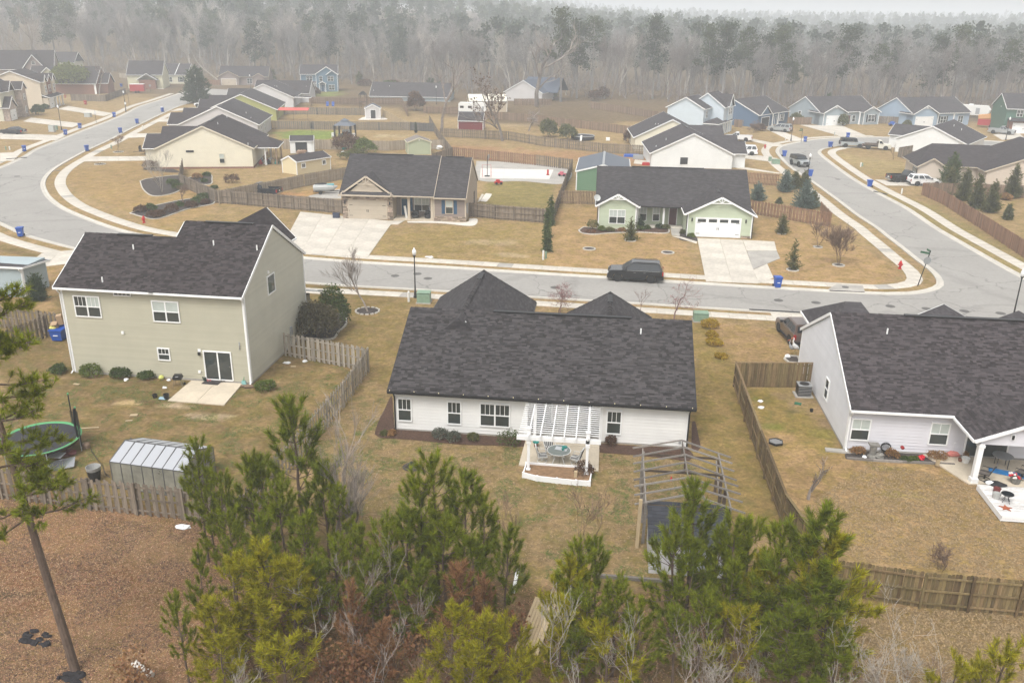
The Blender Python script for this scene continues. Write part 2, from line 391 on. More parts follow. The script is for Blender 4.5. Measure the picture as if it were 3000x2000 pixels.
g=slabs([cF(100,74),cF(412,86),cF(522,386),cF(160,372)],2,4)
slabs([cF(413,86),cF(632,98),cF(648,160),cF(440,160)],1,1,z=.043,root=g)
slabs([cF(442,162),cF(648,161),cF(672,212),cF(484,290)],1,1,z=.041,mat=concrete_grey,root=g)
slabs([cF(486,292),cF(582,250),cF(625,345),cF(524,386)],1,1,z=.042,root=g)
for qd,nx,ny in(([cA(1010,1078),cA(1060,1106),cA(570,1114),cA(630,1080)],1,6),([cA(1150,918),cA(1150,942),cA(835,952),cA(905,922)],1,4),([cA(1200,818),cA(1200,838),cA(1055,842),cA(1100,820)],1,2),([cA(1380,738),cA(1400,752),cA(1170,768),cA(1230,748)],1,3),([cA(0,958),cA(0,918),cA(455,935),cA(385,968)],2,5),([cA(160,838),cA(215,812),cA(560,852),cA(500,880)],1,4),([cA(400,752),cA(470,732),cA(780,782),cA(715,802)],1,4),([cD(140,290),cD(285,180),cD(530,152),cD(490,247)],2,2),([cA(0,1105),cA(0,1055),cA(150,1050),cA(90,1110)],1,1),([cF(750,800),cF(800,690),cF(900,602),cF(600,585)],2,3),([c7(1280,1112),c7(1190,1158),c7(770,1152),c7(640,1085)],2,3),([cC(812,862),cC(1100,868),cC(1270,938),cC(1115,946)],2,3),([cC(555,880),cC(660,898),cC(850,968),cC(755,978)],1,3),([cC(470,972),cC(480,958),cC(720,1005),cC(625,1010)],1,3),([cC(370,1085),cC(370,1050),cC(655,1092),cC(630,1118)],1,3),([cC(370,1160),cC(420,1152),cC(690,1196),cC(650,1196)],1,3),([cC(2140,930),cC(2300,900),cC(2351,950),cC(2200,965)],1,2),([cA(985,580),cA(1105,580),cA(1130,615),cA(1000,612)],1,2)):
 slabs(qd,nx,ny)
for q in([cF(1000,430),cF(1060,395),cF(1240,405),cF(1255,447)],):slabs(q,1,1,z=.115,mat=concrete_grey,name='drain_apron')
drain=thing('storm_drain','dark storm drain slot in the kerb below the corner lawn','drain',(*xy(cF(1130,440)),0),R(-1))
MB().box(-1.6,1.6,-.12,.18,.012,.10).build('opening',dark,drain)
MB().lathe([(.33,.118),(.33,.135),(.1,.14)],16,(.1,1.1,0)).build('lid',iron,drain)
drain=thing('storm_drain','storm drain slot in the far kerb next to the blue bin by the white wagon','drain',(*xy(c7(705,1240)),0),R(-62))
MB().box(-1.3,1.3,-.2,.12,.012,.112).build('opening',dark,drain)
drain=thing('storm_drain','long dark drain slot at the driveway mouth on the outer bend','drain',(*xy(cA(115,1092)),0),R(48))
MB().box(-1.6,1.6,-.2,.12,.012,.112).build('opening',dark,drain)
drain=thing('storm_drain','thin dark drain slot in the kerb at the driveway of the grey sided house','drain',(*xy(cF(700,583)),0),R(-2))
MB().box(-3,3,-.12,.14,.012,.112).build('opening',dark,drain)
mh=[(cE(524,318),'round iron manhole cover in the road behind the near lamp post'),(cE(370,332),'small oval iron cover in the road near the driveway mouth'),(cE(596,350),'small iron cover in the road between the lamp post and the hipped roof'),(cE(1470,412),'small iron cover in the road above the pink flowering tree'),(cF(660,500),'small iron cover in the road below the blue bin'),(cF(918,516),'dark iron cover in the road left of the hipped roof peak'),(cF(1430,541),'round iron manhole cover in the road above the grey sided roof'),(cF(1680,558),'iron cover in the road right of the manhole above the grey sided roof'),(cF(1940,574),'iron cover in the road before the last lamp post'),(cC(1070,1236),'dark iron cover in the side street near the parked off-roader'),(cA(118,1215),'iron cover on the inside of the wide road bend'),(cA(600,952),'iron cover in the street between the bins of the left row'),(cA(400,1175),'small iron cover by the kerb at the bend'),(cF(2190,590),'iron cover in the road beside the foot of the last lamp post')]
for p,lab in mh:
 o=MB().lathe([(.42,0),(.42,.012),(.34,.016),(.32,.008),(.05,.01)],18).build('manhole_cover',iron,loc=(p.x,p.y,.007));tag(o,lab,'manhole cover')
 # ---- ground sheet with the colours of each yard in an attribute
def lines(lo,hi,step,far0,far1,ratio=1.28):
 a=list(np.arange(lo,hi+.01,step));s=step;x=lo
 left=[]
 while x>far0:s*=ratio;x-=s;left.append(x)
 s=step;x=hi;right=[]
 while x<far1:s*=ratio;x+=s;right.append(x)
 return np.array(left[::-1]+a+right)
gx=lines(-60,62,.45,-4200,4200,1.12);gy=lines(12,130,.45,-60,6000,1.06)
X,Y=np.meshgrid(gx,gy);nxg,nyg=len(gx),len(gy)
px_,py_=X.ravel(),Y.ravel()
def vnoise(x,y,sc,seed):
 r=np.random.default_rng(seed);g=r.random((256,256));x=x/sc;y=y/sc
 xi=np.floor(x).astype(int);yi=np.floor(y).astype(int);fx=smooth(x-xi);fy=smooth(y-yi)
 q=lambda a,b:g[a%256,b%256]
 return(q(xi,yi)*(1-fx)+q(xi+1,yi)*fx)*(1-fy)+(q(xi,yi+1)*(1-fx)+q(xi+1,yi+1)*fx)*fy
def sdf(poly,x,y):
 P=np.array([xy(p) for p in poly]);d=np.full(len(x),1e9);ins=np.zeros(len(x),bool)
 for i in range(len(P)):
  a,b=P[i],P[(i+1)%len(P)];e=b-a
  t=np.clip(((x-a[0])*e[0]+(y-a[1])*e[1])/(e@e+1e-9),0,1)
  d=np.minimum(d,np.hypot(x-a[0]-t*e[0],y-a[1]-t*e[1]))
  c=((a[1]>y)!=(b[1]>y));xx=a[0]+(y-a[1])/(b[1]-a[1]+1e-12)*e[0];ins^=c&(x<xx)
 return np.where(ins,d,-d)
col=np.tile(np.array([.34,.25,.145,.12]),(len(px_),1))
wob=vnoise(px_,py_,2.2,1)-.5+.5*(vnoise(px_,py_,.7,2)-.5)
O=lambda*p:[dO(*q) for q in p]
TAN=(.375,.262,.145);GRN=(.20,.155,.078)
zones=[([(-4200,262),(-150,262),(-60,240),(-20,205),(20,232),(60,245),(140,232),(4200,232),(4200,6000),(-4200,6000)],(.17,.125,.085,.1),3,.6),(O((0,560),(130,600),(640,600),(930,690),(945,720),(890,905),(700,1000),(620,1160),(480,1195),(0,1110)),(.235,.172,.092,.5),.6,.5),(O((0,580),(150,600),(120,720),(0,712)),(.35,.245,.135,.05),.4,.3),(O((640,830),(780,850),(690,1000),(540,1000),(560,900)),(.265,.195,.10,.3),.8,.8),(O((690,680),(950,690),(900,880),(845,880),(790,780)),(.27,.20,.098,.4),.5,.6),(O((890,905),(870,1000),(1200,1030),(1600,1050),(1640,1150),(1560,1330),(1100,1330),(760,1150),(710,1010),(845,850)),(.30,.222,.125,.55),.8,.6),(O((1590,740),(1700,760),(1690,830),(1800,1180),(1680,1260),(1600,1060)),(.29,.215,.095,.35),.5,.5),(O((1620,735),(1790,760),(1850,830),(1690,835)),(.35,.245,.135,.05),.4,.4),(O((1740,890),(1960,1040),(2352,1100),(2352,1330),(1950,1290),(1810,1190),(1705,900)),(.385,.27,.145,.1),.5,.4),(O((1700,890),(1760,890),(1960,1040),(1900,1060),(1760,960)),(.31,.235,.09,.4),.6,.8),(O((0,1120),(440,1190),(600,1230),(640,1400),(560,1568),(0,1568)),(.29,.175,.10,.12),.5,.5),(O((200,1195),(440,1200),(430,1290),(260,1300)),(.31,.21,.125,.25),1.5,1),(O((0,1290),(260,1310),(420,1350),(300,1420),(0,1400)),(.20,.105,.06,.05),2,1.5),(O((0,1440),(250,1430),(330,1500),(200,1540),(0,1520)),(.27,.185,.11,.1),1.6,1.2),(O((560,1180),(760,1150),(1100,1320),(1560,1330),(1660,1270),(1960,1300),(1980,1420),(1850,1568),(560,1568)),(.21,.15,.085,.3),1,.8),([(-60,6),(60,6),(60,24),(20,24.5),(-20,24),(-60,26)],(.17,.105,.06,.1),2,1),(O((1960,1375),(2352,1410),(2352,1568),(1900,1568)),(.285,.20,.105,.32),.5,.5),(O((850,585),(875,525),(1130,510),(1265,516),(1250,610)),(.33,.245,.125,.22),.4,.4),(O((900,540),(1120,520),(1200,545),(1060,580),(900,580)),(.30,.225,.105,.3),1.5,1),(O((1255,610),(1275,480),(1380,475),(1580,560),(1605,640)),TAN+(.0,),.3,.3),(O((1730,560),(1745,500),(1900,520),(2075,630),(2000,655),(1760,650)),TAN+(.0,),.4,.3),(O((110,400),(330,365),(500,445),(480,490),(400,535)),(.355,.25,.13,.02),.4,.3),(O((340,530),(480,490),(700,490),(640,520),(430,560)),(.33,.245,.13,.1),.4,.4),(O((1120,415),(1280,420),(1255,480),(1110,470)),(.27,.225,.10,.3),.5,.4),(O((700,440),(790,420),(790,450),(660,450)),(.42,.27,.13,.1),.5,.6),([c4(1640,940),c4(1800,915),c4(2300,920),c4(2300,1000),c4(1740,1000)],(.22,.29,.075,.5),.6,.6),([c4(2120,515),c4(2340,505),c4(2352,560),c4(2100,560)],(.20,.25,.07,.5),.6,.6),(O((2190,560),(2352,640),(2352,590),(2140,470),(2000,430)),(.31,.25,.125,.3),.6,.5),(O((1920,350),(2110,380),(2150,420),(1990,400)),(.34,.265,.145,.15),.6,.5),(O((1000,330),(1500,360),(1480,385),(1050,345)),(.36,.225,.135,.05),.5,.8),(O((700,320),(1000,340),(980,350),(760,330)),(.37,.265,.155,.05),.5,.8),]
for poly,c,soft,wb in zones:
 s=smooth((sdf(poly,px_,py_)+wob*wb*2)/soft+.5)
 col=col*(1-s[:,None])+np.array(c)[None]*s[:,None]
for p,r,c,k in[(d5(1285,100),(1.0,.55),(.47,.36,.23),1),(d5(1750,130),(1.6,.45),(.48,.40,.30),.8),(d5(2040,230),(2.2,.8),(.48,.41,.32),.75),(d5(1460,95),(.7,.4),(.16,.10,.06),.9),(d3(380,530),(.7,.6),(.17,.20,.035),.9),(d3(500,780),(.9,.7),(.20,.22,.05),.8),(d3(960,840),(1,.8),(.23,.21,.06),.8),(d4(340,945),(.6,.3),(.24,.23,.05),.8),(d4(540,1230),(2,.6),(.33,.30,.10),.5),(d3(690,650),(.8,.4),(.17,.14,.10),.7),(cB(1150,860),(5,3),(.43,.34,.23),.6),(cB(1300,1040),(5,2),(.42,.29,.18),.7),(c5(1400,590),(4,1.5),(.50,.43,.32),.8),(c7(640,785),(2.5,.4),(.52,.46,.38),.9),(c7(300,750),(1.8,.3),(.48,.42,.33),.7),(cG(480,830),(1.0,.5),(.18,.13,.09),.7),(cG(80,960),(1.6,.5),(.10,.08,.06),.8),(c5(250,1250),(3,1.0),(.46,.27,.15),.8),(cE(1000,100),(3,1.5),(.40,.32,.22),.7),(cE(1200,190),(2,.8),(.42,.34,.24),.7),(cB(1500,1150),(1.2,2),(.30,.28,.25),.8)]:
 d=np.hypot((px_-p[0])/r[0],(py_-p[1])/r[1])+wob*1.1
 s=smooth((1.15-d)/.5)*k;col[:,:3]=col[:,:3]*(1-s[:,None])+np.array(c)[None]*s[:,None];col[:,3]*=1-s
big=vnoise(px_,py_,5.5,3)*.5+vnoise(px_,py_,14,4)*.5
col[:,:3]*=(1+.26*(big-.5))[:,None]
col[:,:3]*=np.array([.84,.775,.70])
pz_=hill(px_,py_)
gm=bpy.data.meshes.new('ground')
idx=np.arange(nxg*nyg).reshape(nyg,nxg)
quads=np.stack([idx[:-1,:-1],idx[:-1,1:],idx[1:,1:],idx[1:,:-1]],-1).reshape(-1,4)
def fast_mesh(me,v,f):
 k=f.shape[1]
 me.vertices.add(len(v));me.vertices.foreach_set('co',np.asarray(v,np.float32).ravel())
 me.loops.add(f.size);me.loops.foreach_set('vertex_index',np.asarray(f,np.int32).ravel())
 me.polygons.add(len(f));me.polygons.foreach_set('loop_start',np.arange(0,f.size,k,dtype=np.int32));me.update(calc_edges=True);return me
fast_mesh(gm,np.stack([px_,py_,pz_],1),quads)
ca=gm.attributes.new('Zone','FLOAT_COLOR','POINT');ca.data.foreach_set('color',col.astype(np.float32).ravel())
gm.polygons.foreach_set('use_smooth',[True]*len(gm.polygons))
ground=bpy.data.objects.new('ground',gm);COL.objects.link(ground);ground['kind']='structure'
M=bpy.data.materials.new('yard ground');M.use_nodes=True;t=M.node_tree;n=t.nodes;l=t.links;b=n['Principled BSDF']
b.inputs['Roughness'].default_value=1;b.inputs['Specular IOR Level'].default_value=.1
at_=n.new('ShaderNodeAttribute');at_.attribute_name='Zone'
geo=n.new('ShaderNodeNewGeometry')
def tnoise(sc,det=4,rough=.6,dist=0,stretch=None):
 q=n.new('ShaderNodeTexNoise');q.inputs['Scale'].default_value=sc;q.inputs['Detail'].default_value=det;q.inputs['Roughness'].default_value=rough;q.inputs['Distortion'].default_value=dist
 src=geo.outputs['Position']
 if stretch:
  mp=n.new('ShaderNodeMapping');mp.inputs['Scale'].default_value=stretch;mp.inputs['Rotation'].default_value=(0,0,.5);l.new(src,mp.inputs[0]);src=mp.outputs[0]
 l.new(src,q.inputs['Vector']);return q.outputs['Fac']
def mrange(v,a,b_,c,d):
 q=n.new('ShaderNodeMapRange');q.inputs[1].default_value=a;q.inputs[2].default_value=b_;q.inputs[3].default_value=c;q.inputs[4].default_value=d;l.new(v,q.inputs[0]);return q.outputs[0]
cur=at_.outputs['Color']
for fac,lo,hi in((tnoise(.55),.80,1.2),(tnoise(3.2,6,.72,.8),.62,1.38),(tnoise(17,3,.7),.88,1.12),(tnoise(1.6,3,.6,1.5,(1,4,1)),.85,1.15)):
 v=n.new('ShaderNodeVectorMath');v.operation='SCALE';l.new(cur,v.inputs[0]);l.new(mrange(fac,.3,.7,lo,hi),v.inputs['Scale']);cur=v.outputs[0]
gn=n.new('ShaderNodeMath');gn.operation='MULTIPLY';l.new(mrange(tnoise(1.3,6,.72,.4),.505,.62,0,1),gn.inputs[0]);l.new(at_.outputs['Alpha'],gn.inputs[1])
m0=n.new('ShaderNodeMixRGB');m0.blend_type='MULTIPLY';m0.inputs['Color2'].default_value=(.80,.86,.62,1);l.new(mrange(tnoise(.9,4,.65,.5),.42,.62,0,1),m0.inputs['Fac']);l.new(cur,m0.inputs['Color1']);cur=m0.outputs[0]
mx=n.new('ShaderNodeMixRGB');mx.inputs['Color2'].default_value=(.105,.115,.035,1);l.new(gn.outputs[0],mx.inputs['Fac']);l.new(cur,mx.inputs['Color1'])
l.new(mx.outputs[0],b.inputs['Base Color'])
bp=n.new('ShaderNodeBump');bp.inputs['Strength'].default_value=.9;bp.inputs['Distance'].default_value=.06;l.new(tnoise(9,6,.75,.3),bp.inputs['Height']);l.new(bp.outputs[0],b.inputs['Normal'])
gm.materials.append(M)
def tufts(name,n_,poly,size,colr,mat,hgt,keep=None,blades=5,seed=1):
 r=np.random.default_rng(seed);P=np.array([xy(p) for p in poly]);lo,hi_=P.min(0),P.max(0)
 x=r.uniform(lo[0],hi_[0],n_*3);y=r.uniform(lo[1],hi_[1],n_*3);ok=sdf(poly,x,y)>0
 if keep:ok&=keep(x,y)
 x,y=x[ok][:n_],y[ok][:n_];k=len(x);V=[];
 a=r.uniform(0,2*PI,(k,blades));L=size*r.uniform(.4,1.2,(k,blades));h=hgt*r.uniform(.3,1.2,(k,blades));w=.25
 bx=x[:,None]+r.normal(0,size*.5,(k,blades));by=y[:,None]+r.normal(0,size*.5,(k,blades))
 p0=np.stack([bx-np.sin(a)*L*w,by+np.cos(a)*L*w,0*bx+.004],-1);p1=np.stack([bx+np.sin(a)*L*w,by-np.cos(a)*L*w,0*bx+.004],-1)
 p2=np.stack([bx+np.cos(a)*L,by+np.sin(a)*L,h],-1)
 v=np.stack([p0,p1,p2],2).reshape(-1,3);f=np.arange(len(v)).reshape(-1,3)
 me=bpy.data.meshes.new(name);fast_mesh(me,v,f);me.materials.append(mat)
 o=bpy.data.objects.new(name,me);COL.objects.link(o);o['kind']='stuff';return o
gclump=material('winter grass',(.10,.125,.03),.9,rand=.45,hue=.02)
straw_m=material('dead grass',(.255,.18,.095),.95,rand=.4)
leaf_m=material('fallen leaves',(.25,.145,.08),.9,rand=.75,hue=.03)
back_yard=O((890,905),(1200,1030),(1600,1050),(1640,1150),(1560,1330),(1100,1330),(760,1150),(700,1010))
left_yard=O((150,870),(560,880),(780,840),(830,870),(700,1000),(480,1180),(0,1080),(0,870))
nz=lambda sc,th,sd:(lambda x,y:vnoise(x,y,sc,sd)>th)
tufts('grass',10000,back_yard,.09,0,gclump,.035,nz(.8,.62,11),seed=2)
tufts('grass',9000,left_yard,.09,0,gclump,.035,nz(.9,.6,12),seed=3)
tufts('grass',4000,back_yard,.12,0,straw_m,.04,seed=4)
tufts('grass',5000,O((1810,1190),(2000,1060),(2352,1130),(2352,1330),(1960,1285)),.12,0,straw_m,.04,seed=6)
tufts('grass',3000,O((1980,1390),(2352,1410),(2352,1568),(1850,1568)),.13,0,straw_m,.05,seed=7)
tufts('leaf_litter',34000,O((0,1130),(440,1190),(620,1240),(640,1568),(0,1568)),.07,0,leaf_m,.03,blades=3,seed=8)
tufts('leaf_litter',12000,O((560,1230),(1100,1330),(1900,1400),(1900,1568),(560,1568)),.08,0,leaf_m,.04,blades=3,seed=9)
litter_l=material('pale litter',(.40,.28,.17),.9,rand=.4);litter_d=material('dark litter',(.085,.05,.035),.95,rand=.4)
clr=O((0,1130),(440,1190),(620,1240),(640,1568),(0,1568))
tufts('leaf_litter',8000,clr,.07,0,litter_l,.03,blades=2,seed=18);tufts('leaf_litter',6500,clr,.10,0,litter_d,.02,nz(1.5,.45,31),blades=3,seed=19)
# ---- buildings
class Face:
 """a wall plane: origin P, along U, outwards N (house coordinates), with the house's world matrix for measuring"""
 def __init__(s,root,P,U,N):
  s.P,s.U,s.N=Vector(P),Vector(U).normalized(),Vector(N).normalized()
  s.M=Matrix.Translation(root.location)@Matrix.Rotation(root.rotation_euler.z,4,'Z')
 def pt(s,u,z,d=0):return s.P+s.U*u+Vector((0,0,z))+s.N*d
 def px(s,c,x,y):
  X,Y=c.px(x,y);d=FWD*FPX+RIGHT*(X-1500)-UP*(Y-1000)
  p0=s.M@s.P;nn=(s.M.to_3x3()@s.N);o=Vector((0,0,CAM_H))
  t=(p0-o).dot(nn)/d.dot(nn);q=s.M.inverted()@(o+d*t)-s.P
  return q.dot(s.U),q.z
 def box(s,b,u0,u1,z0,z1,d0,d1):
  v=[s.pt(u,z,d) for d in(d0,d1) for(u,z) in((u0,z0),(u1,z0),(u1,z1),(u0,z1))]
  flip=s.U.cross(Vector((0,0,1))).dot(s.N)<0
  f=[(3,2,1,0),(4,5,6,7),(0,1,5,4),(1,2,6,5),(2,3,7,6),(3,0,4,7)]
  return b.add(v,[tuple(reversed(q)) for q in f] if flip else f)
class House:
 def __init__(s,name,label,cat,pos,rz=0.0,group=None):
  s.root=thing(name,label,cat,(pos[0],pos[1],pos[2] if len(pos)>2 else 0),rz,group)
 def face(s,side,x0,x1,y0,y1):
  return{'S':lambda:Face(s.root,(x0,y0,0),(1,0,0),(0,-1,0)),'N':lambda:Face(s.root,(x1,y1,0),(-1,0,0),(0,1,0)),'W':lambda:Face(s.root,(x0,y1,0),(0,-1,0),(-1,0,0)),'E':lambda:Face(s.root,(x1,y0,0),(0,1,0),(1,0,0))}[side]()
 def wall(s,x0,x1,y0,y1,h,mat,gable=None,name='wall',z0=0):
  """box of walls; gable = (ridge axis, ridge height)"""
  b=MB()
  if gable is None:b.box(x0,x1,y0,y1,z0,h)
  elif gable[0]=='x':b.prism([(x0,y0,z0),(x0,y0,h),(x0,(y0+y1)/2,gable[1]),(x0,y1,h),(x0,y1,z0)],(x1-x0,0,0))
  else:b.prism([(x0,y0,z0),(x0,y0,h),((x0+x1)/2,y0,gable[1]),(x1,y0,h),(x1,y0,z0)],(0,y1-y0,0))
  return b.build(name,mat,s.root)
 def roof(s,x0,x1,y0,y1,he,hr,axis,mat,oe=.4,og=.25,th=.15,trim=None,ends='both',eaves='both',ridge=None):
  """gable roof; he is the height of the eave edge, hr of the ridge, both on top of the shingles"""
  b=MB()
  if axis=='x':
   m_=(y0+y1)/2 if ridge is None else ridge;c0,c1_=y0-oe,y1+oe
   prof=[(x0-og,c0,he),(x0-og,m_,hr),(x0-og,c1_,he),(x0-og,c1_,he-th),(x0-og,m_,hr-th),(x0-og,c0,he-th)]
   b.prism(prof[:2]+[prof[4],prof[5]],(x1-x0+2*og,0,0));b.prism([prof[1],prof[2],prof[3],prof[4]],(x1-x0+2*og,0,0))
  else:
   m_=(x0+x1)/2 if ridge is None else ridge;c0,c1_=x0-oe,x1+oe
   prof=[(c0,y0-og,he),(m_,y0-og,hr),(c1_,y0-og,he),(c1_,y0-og,he-th),(m_,y0-og,hr-th),(c0,y0-og,he-th)]
   b.prism(prof[:2]+[prof[4],prof[5]],(0,y1-y0+2*og,0));b.prism([prof[1],prof[2],prof[3],prof[4]],(0,y1-y0+2*og,0))
  r=b.build('roof',mat,s.root)
  if trim:
   t=MB();w,d=.05,.2;k=.012
   if axis=='x':
    if ends in('both','lo'):
     for c in(c0,c1_):t.beam((x0-og-k,c,he-d/2),(x0-og-k,m_,hr-d/2),w,d)
    if ends in('both','hi'):
     for c in(c0,c1_):t.beam((x1+og+k,c,he-d/2),(x1+og+k,m_,hr-d/2),w,d)
    for c,sg,nm in((c0,-1,'lo'),(c1_,1,'hi')):
     if eaves in('both',nm):t.beam((x0-og,c+sg*.04,he-.1),(x1+og,c+sg*.04,he-.1),.10,.13)
   else:
    if ends in('both','lo'):
     for c in(c0,c1_):t.beam((c,y0-og-k,he-d/2),(m_,y0-og-k,hr-d/2),w,d)
    if ends in('both','hi'):
     for c in(c0,c1_):t.beam((c,y1+og+k,he-d/2),(m_,y1+og+k,hr-d/2),w,d)
    for c,sg,nm in((c0,-1,'lo'),(c1_,1,'hi')):
     if eaves in('both',nm):t.beam((c+sg*.04,y0-og,he-.1),(c+sg*.04,y1+og,he-.1),.10,.13)
   t.build('roof_trim',trim,s.root)
  return r
 def hip(s,x0,x1,y0,y1,he,hr,axis,mat,inset,ov=.4,th=.15,trim=None,both=(True,True)):
  """hip roof whose ridge ends are set in from the ends"""
  a0,a1,b0,b1=x0-ov,x1+ov,y0-ov,y1+ov
  i0,i1=(inset if both[0] else 0),(inset if both[1] else 0)
  if axis=='x':r0,r1=((a0+i0),(b0+b1)/2,hr),((a1-i1),(b0+b1)/2,hr)
  else:r0,r1=((a0+a1)/2,b0+i0,hr),((a0+a1)/2,b1-i1,hr)
  v=[(a0,b0,he),(a1,b0,he),(a1,b1,he),(a0,b1,he),r0,r1,(a0,b0,he-th),(a1,b0,he-th),(a1,b1,he-th),(a0,b1,he-th)]
  f=[(0,1,5,4),(1,2,5),(2,3,4,5),(3,0,4)] if axis=='x' else[(0,1,4),(1,2,5,4),(2,3,5),(3,0,4,5)]
  f+=[(9,8,7,6),(0,6,7,1),(1,7,8,2),(2,8,9,3),(3,9,6,0)]
  b=MB().add(v,f);r=b.build('roof',mat,s.root)
  if trim:
   t=MB()
   for p,q in((0,1),(1,2),(2,3),(3,0)):
    c=Vector(((a0+a1)/2,(b0+b1)/2,he));P,Q=Vector(v[p]),Vector(v[q]);mid=(P+Q)/2-c;mid.z=0;o_=mid.normalized()*.03-Vector((0,0,.1))
    t.beam(P+o_,Q+o_,.1,.14)
   t.build('roof_trim',trim,s.root)
  return r
 def shed_roof(s,pts,mat,th=.12,trim=None):
  """one sloping plane given by its four top corners (anticlockwise from above)"""
  P=[Vector(p) for p in pts];r=MB().prism(P,(0,0,-th)).build('porch_roof',mat,s.root)
  if trim:
   t=MB()
   for i in range(len(P)):t.beam(P[i]-Vector((0,0,th/2+.02)),P[(i+1)%len(P)]-Vector((0,0,th/2+.02)),.06,th+.05)
   t.build('roof_trim',trim,s.root)
 def window(s,F,u0,u1,z0,z1,style='dh',frame=None,cols=0,blinds=None,shutters=None,fw=.075,twin=False):
  frame=frame or white;b=MB()
  if u0>u1:u0,u1=u1,u0
  if z0>z1:z0,z1=z1,z0
  F.box(b,u0,u1,z0,z0+fw,.002,.10);F.box(b,u0,u1,z1-fw,z1,.002,.10)
  F.box(b,u0,u0+fw,z0+fw,z1-fw,.002,.098);F.box(b,u1-fw,u1,z0+fw,z1-fw,.002,.098)
  us=[(u0+fw,u1-fw)]
  if twin:
   m_=(u0+u1)/2;F.box(b,m_-fw*.6,m_+fw*.6,z0+fw,z1-fw,.002,.098);us=[(u0+fw,m_-fw*.6),(m_+fw*.6,u1-fw)]
  zm=(z0+z1)/2
  if style=='dh':
   for a,c in us:F.box(b,a,c,zm-.03,zm+.03,.002,.094)
  w=b.build('window',frame,s.root)
  g=MB()
  for k,(a,c) in enumerate(us):
   spans=[(z0+fw,zm-.03),(zm+.03,z1-fw)] if style=='dh' else[(z0+fw,z1-fw)]
   for j,(p,q) in enumerate(spans):
    bl=blinds and(blinds=='all' or(blinds=='top' and j==len(spans)-1) or(blinds=='right' and k==len(us)-1 and j==1))
    t=MB();F.box(t,a,c,p,q,.036,.06);t.build('pane',blind if bl else glass,w)
    if cols and j==len(spans)-1:
     for i in range(1,cols):
      uu=a+(c-a)*i/cols;F.box(g,uu-.014,uu+.014,p,q,.06,.078)
     if cols<0:
      for i in(1,2):uu=a+(c-a)*i/3;F.box(g,uu-.013,uu+.013,p,q,.06,.078)
      F.box(g,a,c,(p+q)/2-.013,(p+q)/2+.013,.06,.079)
  if g.v:g.build('glazing_bars',frame,w,kind='stuff')
  if shutters:
   for a,c in((u0-.46,u0-.04),(u1+.04,u1+.46)):
    t=MB();F.box(t,a,c,z0,z1,.002,.06)
    sh=t.build('shutter',shutters,s.root)
    t=MB()
    for z in np.arange(z0+.08,z1-.1,.11):F.box(t,a+.05,c-.05,z,z+.05,.06,.08)
    t.build('louvre',shutters,sh,kind='stuff')
  return w
 def door(s,F,u0,u1,z0,z1,mat,frame=None,name='door'):
  b=MB();f=.08;F.box(b,u0-f,u0,z0,z1+f,.002,.10);F.box(b,u1,u1+f,z0,z1+f,.002,.10);F.box(b,u0,u1,z1,z1+f,.002,.10)
  d=MB();F.box(d,u0,u1,z0,z1,.002,.055);o=d.build(name,mat,s.root);b.build('door_frame',frame or white,o)
  h=MB();F.box(h,u1-.12,u1-.08,z0+1,z0+1.06,.055,.11);h.build('handle',chrome,o);return o
 def garage(s,F,u0,u1,z1,mat,frame=None,lites=0,z0=.02):
  b=MB();f=.1;F.box(b,u0-f,u0,z0,z1+f,.002,.10);F.box(b,u1,u1+f,z0,z1+f,.002,.10);F.box(b,u0,u1,z1,z1+f,.002,.10)
  d=MB();F.box(d,u0,u1,z0,z1,.002,.045);o=d.build('garage_door',mat,s.root);b.build('door_frame',frame or white,o)
  n_=4;hh=(z1-z0)/n_;
  for i in range(n_):
   t=MB();F.box(t,u0+.01,u1-.01,z0+i*hh+.012,z0+(i+1)*hh-.012,.045,.062);t.build('panel',mat,o)
  for i in range(lites):
   w=(u1-u0)/lites;t=MB();F.box(t,u0+i*w+.16,u0+(i+1)*w-.16,z1-hh+.1,z1-.1,.062,.07);t.build('pane',glass,o)
  for uu in(u0+.06,u1-.5):
   for z in(z0+hh*.7,z1-hh*1.0):
    t=MB();F.box(t,uu,uu+.42,z,z+.05,.062,.075);t.build('hinge',black,o)
  m_=(u0+u1)/2
  for uu in(m_-.12,m_+.06):
   t=MB();F.box(t,uu,uu+.06,z0+hh*1.6,z0+hh*2.1,.062,.10);t.build('handle',black,o)
  return o
 def boards(s,wall,F,u0,u1,z0,z1,mat,step=.2,clip=None,name='siding_board'):
  z=z0
  while z<z1-.01:
   t=min(z+step,z1);a,c=(u0,u1) if clip is None else clip((z+t)/2)
   if c-a>.1:
    b=MB();v=[F.pt(a,z,.004),F.pt(a,z,.042),F.pt(a,t,.006),F.pt(a,t,.004)]
    b.prism(v,F.U*(c-a));b.build(name,mat,wall)
   z=t
 def shingles(s,roof,P,U,L,V,Hh,mat,clip=None,course=.145,seed=1,keep=300,n_out=None):
  """laid tabs on one slope; the most visible ones are objects, the rest one joined part"""
  rr=random.Random(seed);P,U,V=Vector(P),Vector(U).normalized(),Vector(V).normalized();N=U.cross(V).normalized()
  if N.z<0:N=-N
  cells=[];nrow=int(Hh/course)
  for r in range(nrow):
   u=-rr.random()*.5;v0=r*course
   while u<L:
    w=rr.choice((.16,.2,.26,.33,.33,.45));a,c=max(u,0),min(u+w,L);u+=w
    if c-a<.05:continue
    if clip and not clip((a+c)/2,v0+course/2):continue
    cells.append((a,c,v0,v0+course+.02,rr.uniform(.010,.022)))
  big=sorted(range(len(cells)),key=lambda i:-(cells[i][1]-cells[i][0])*(1.6-cells[i][2]/Hh)+rr.random()*.3)
  own=set(big[:keep]);rest=MB()
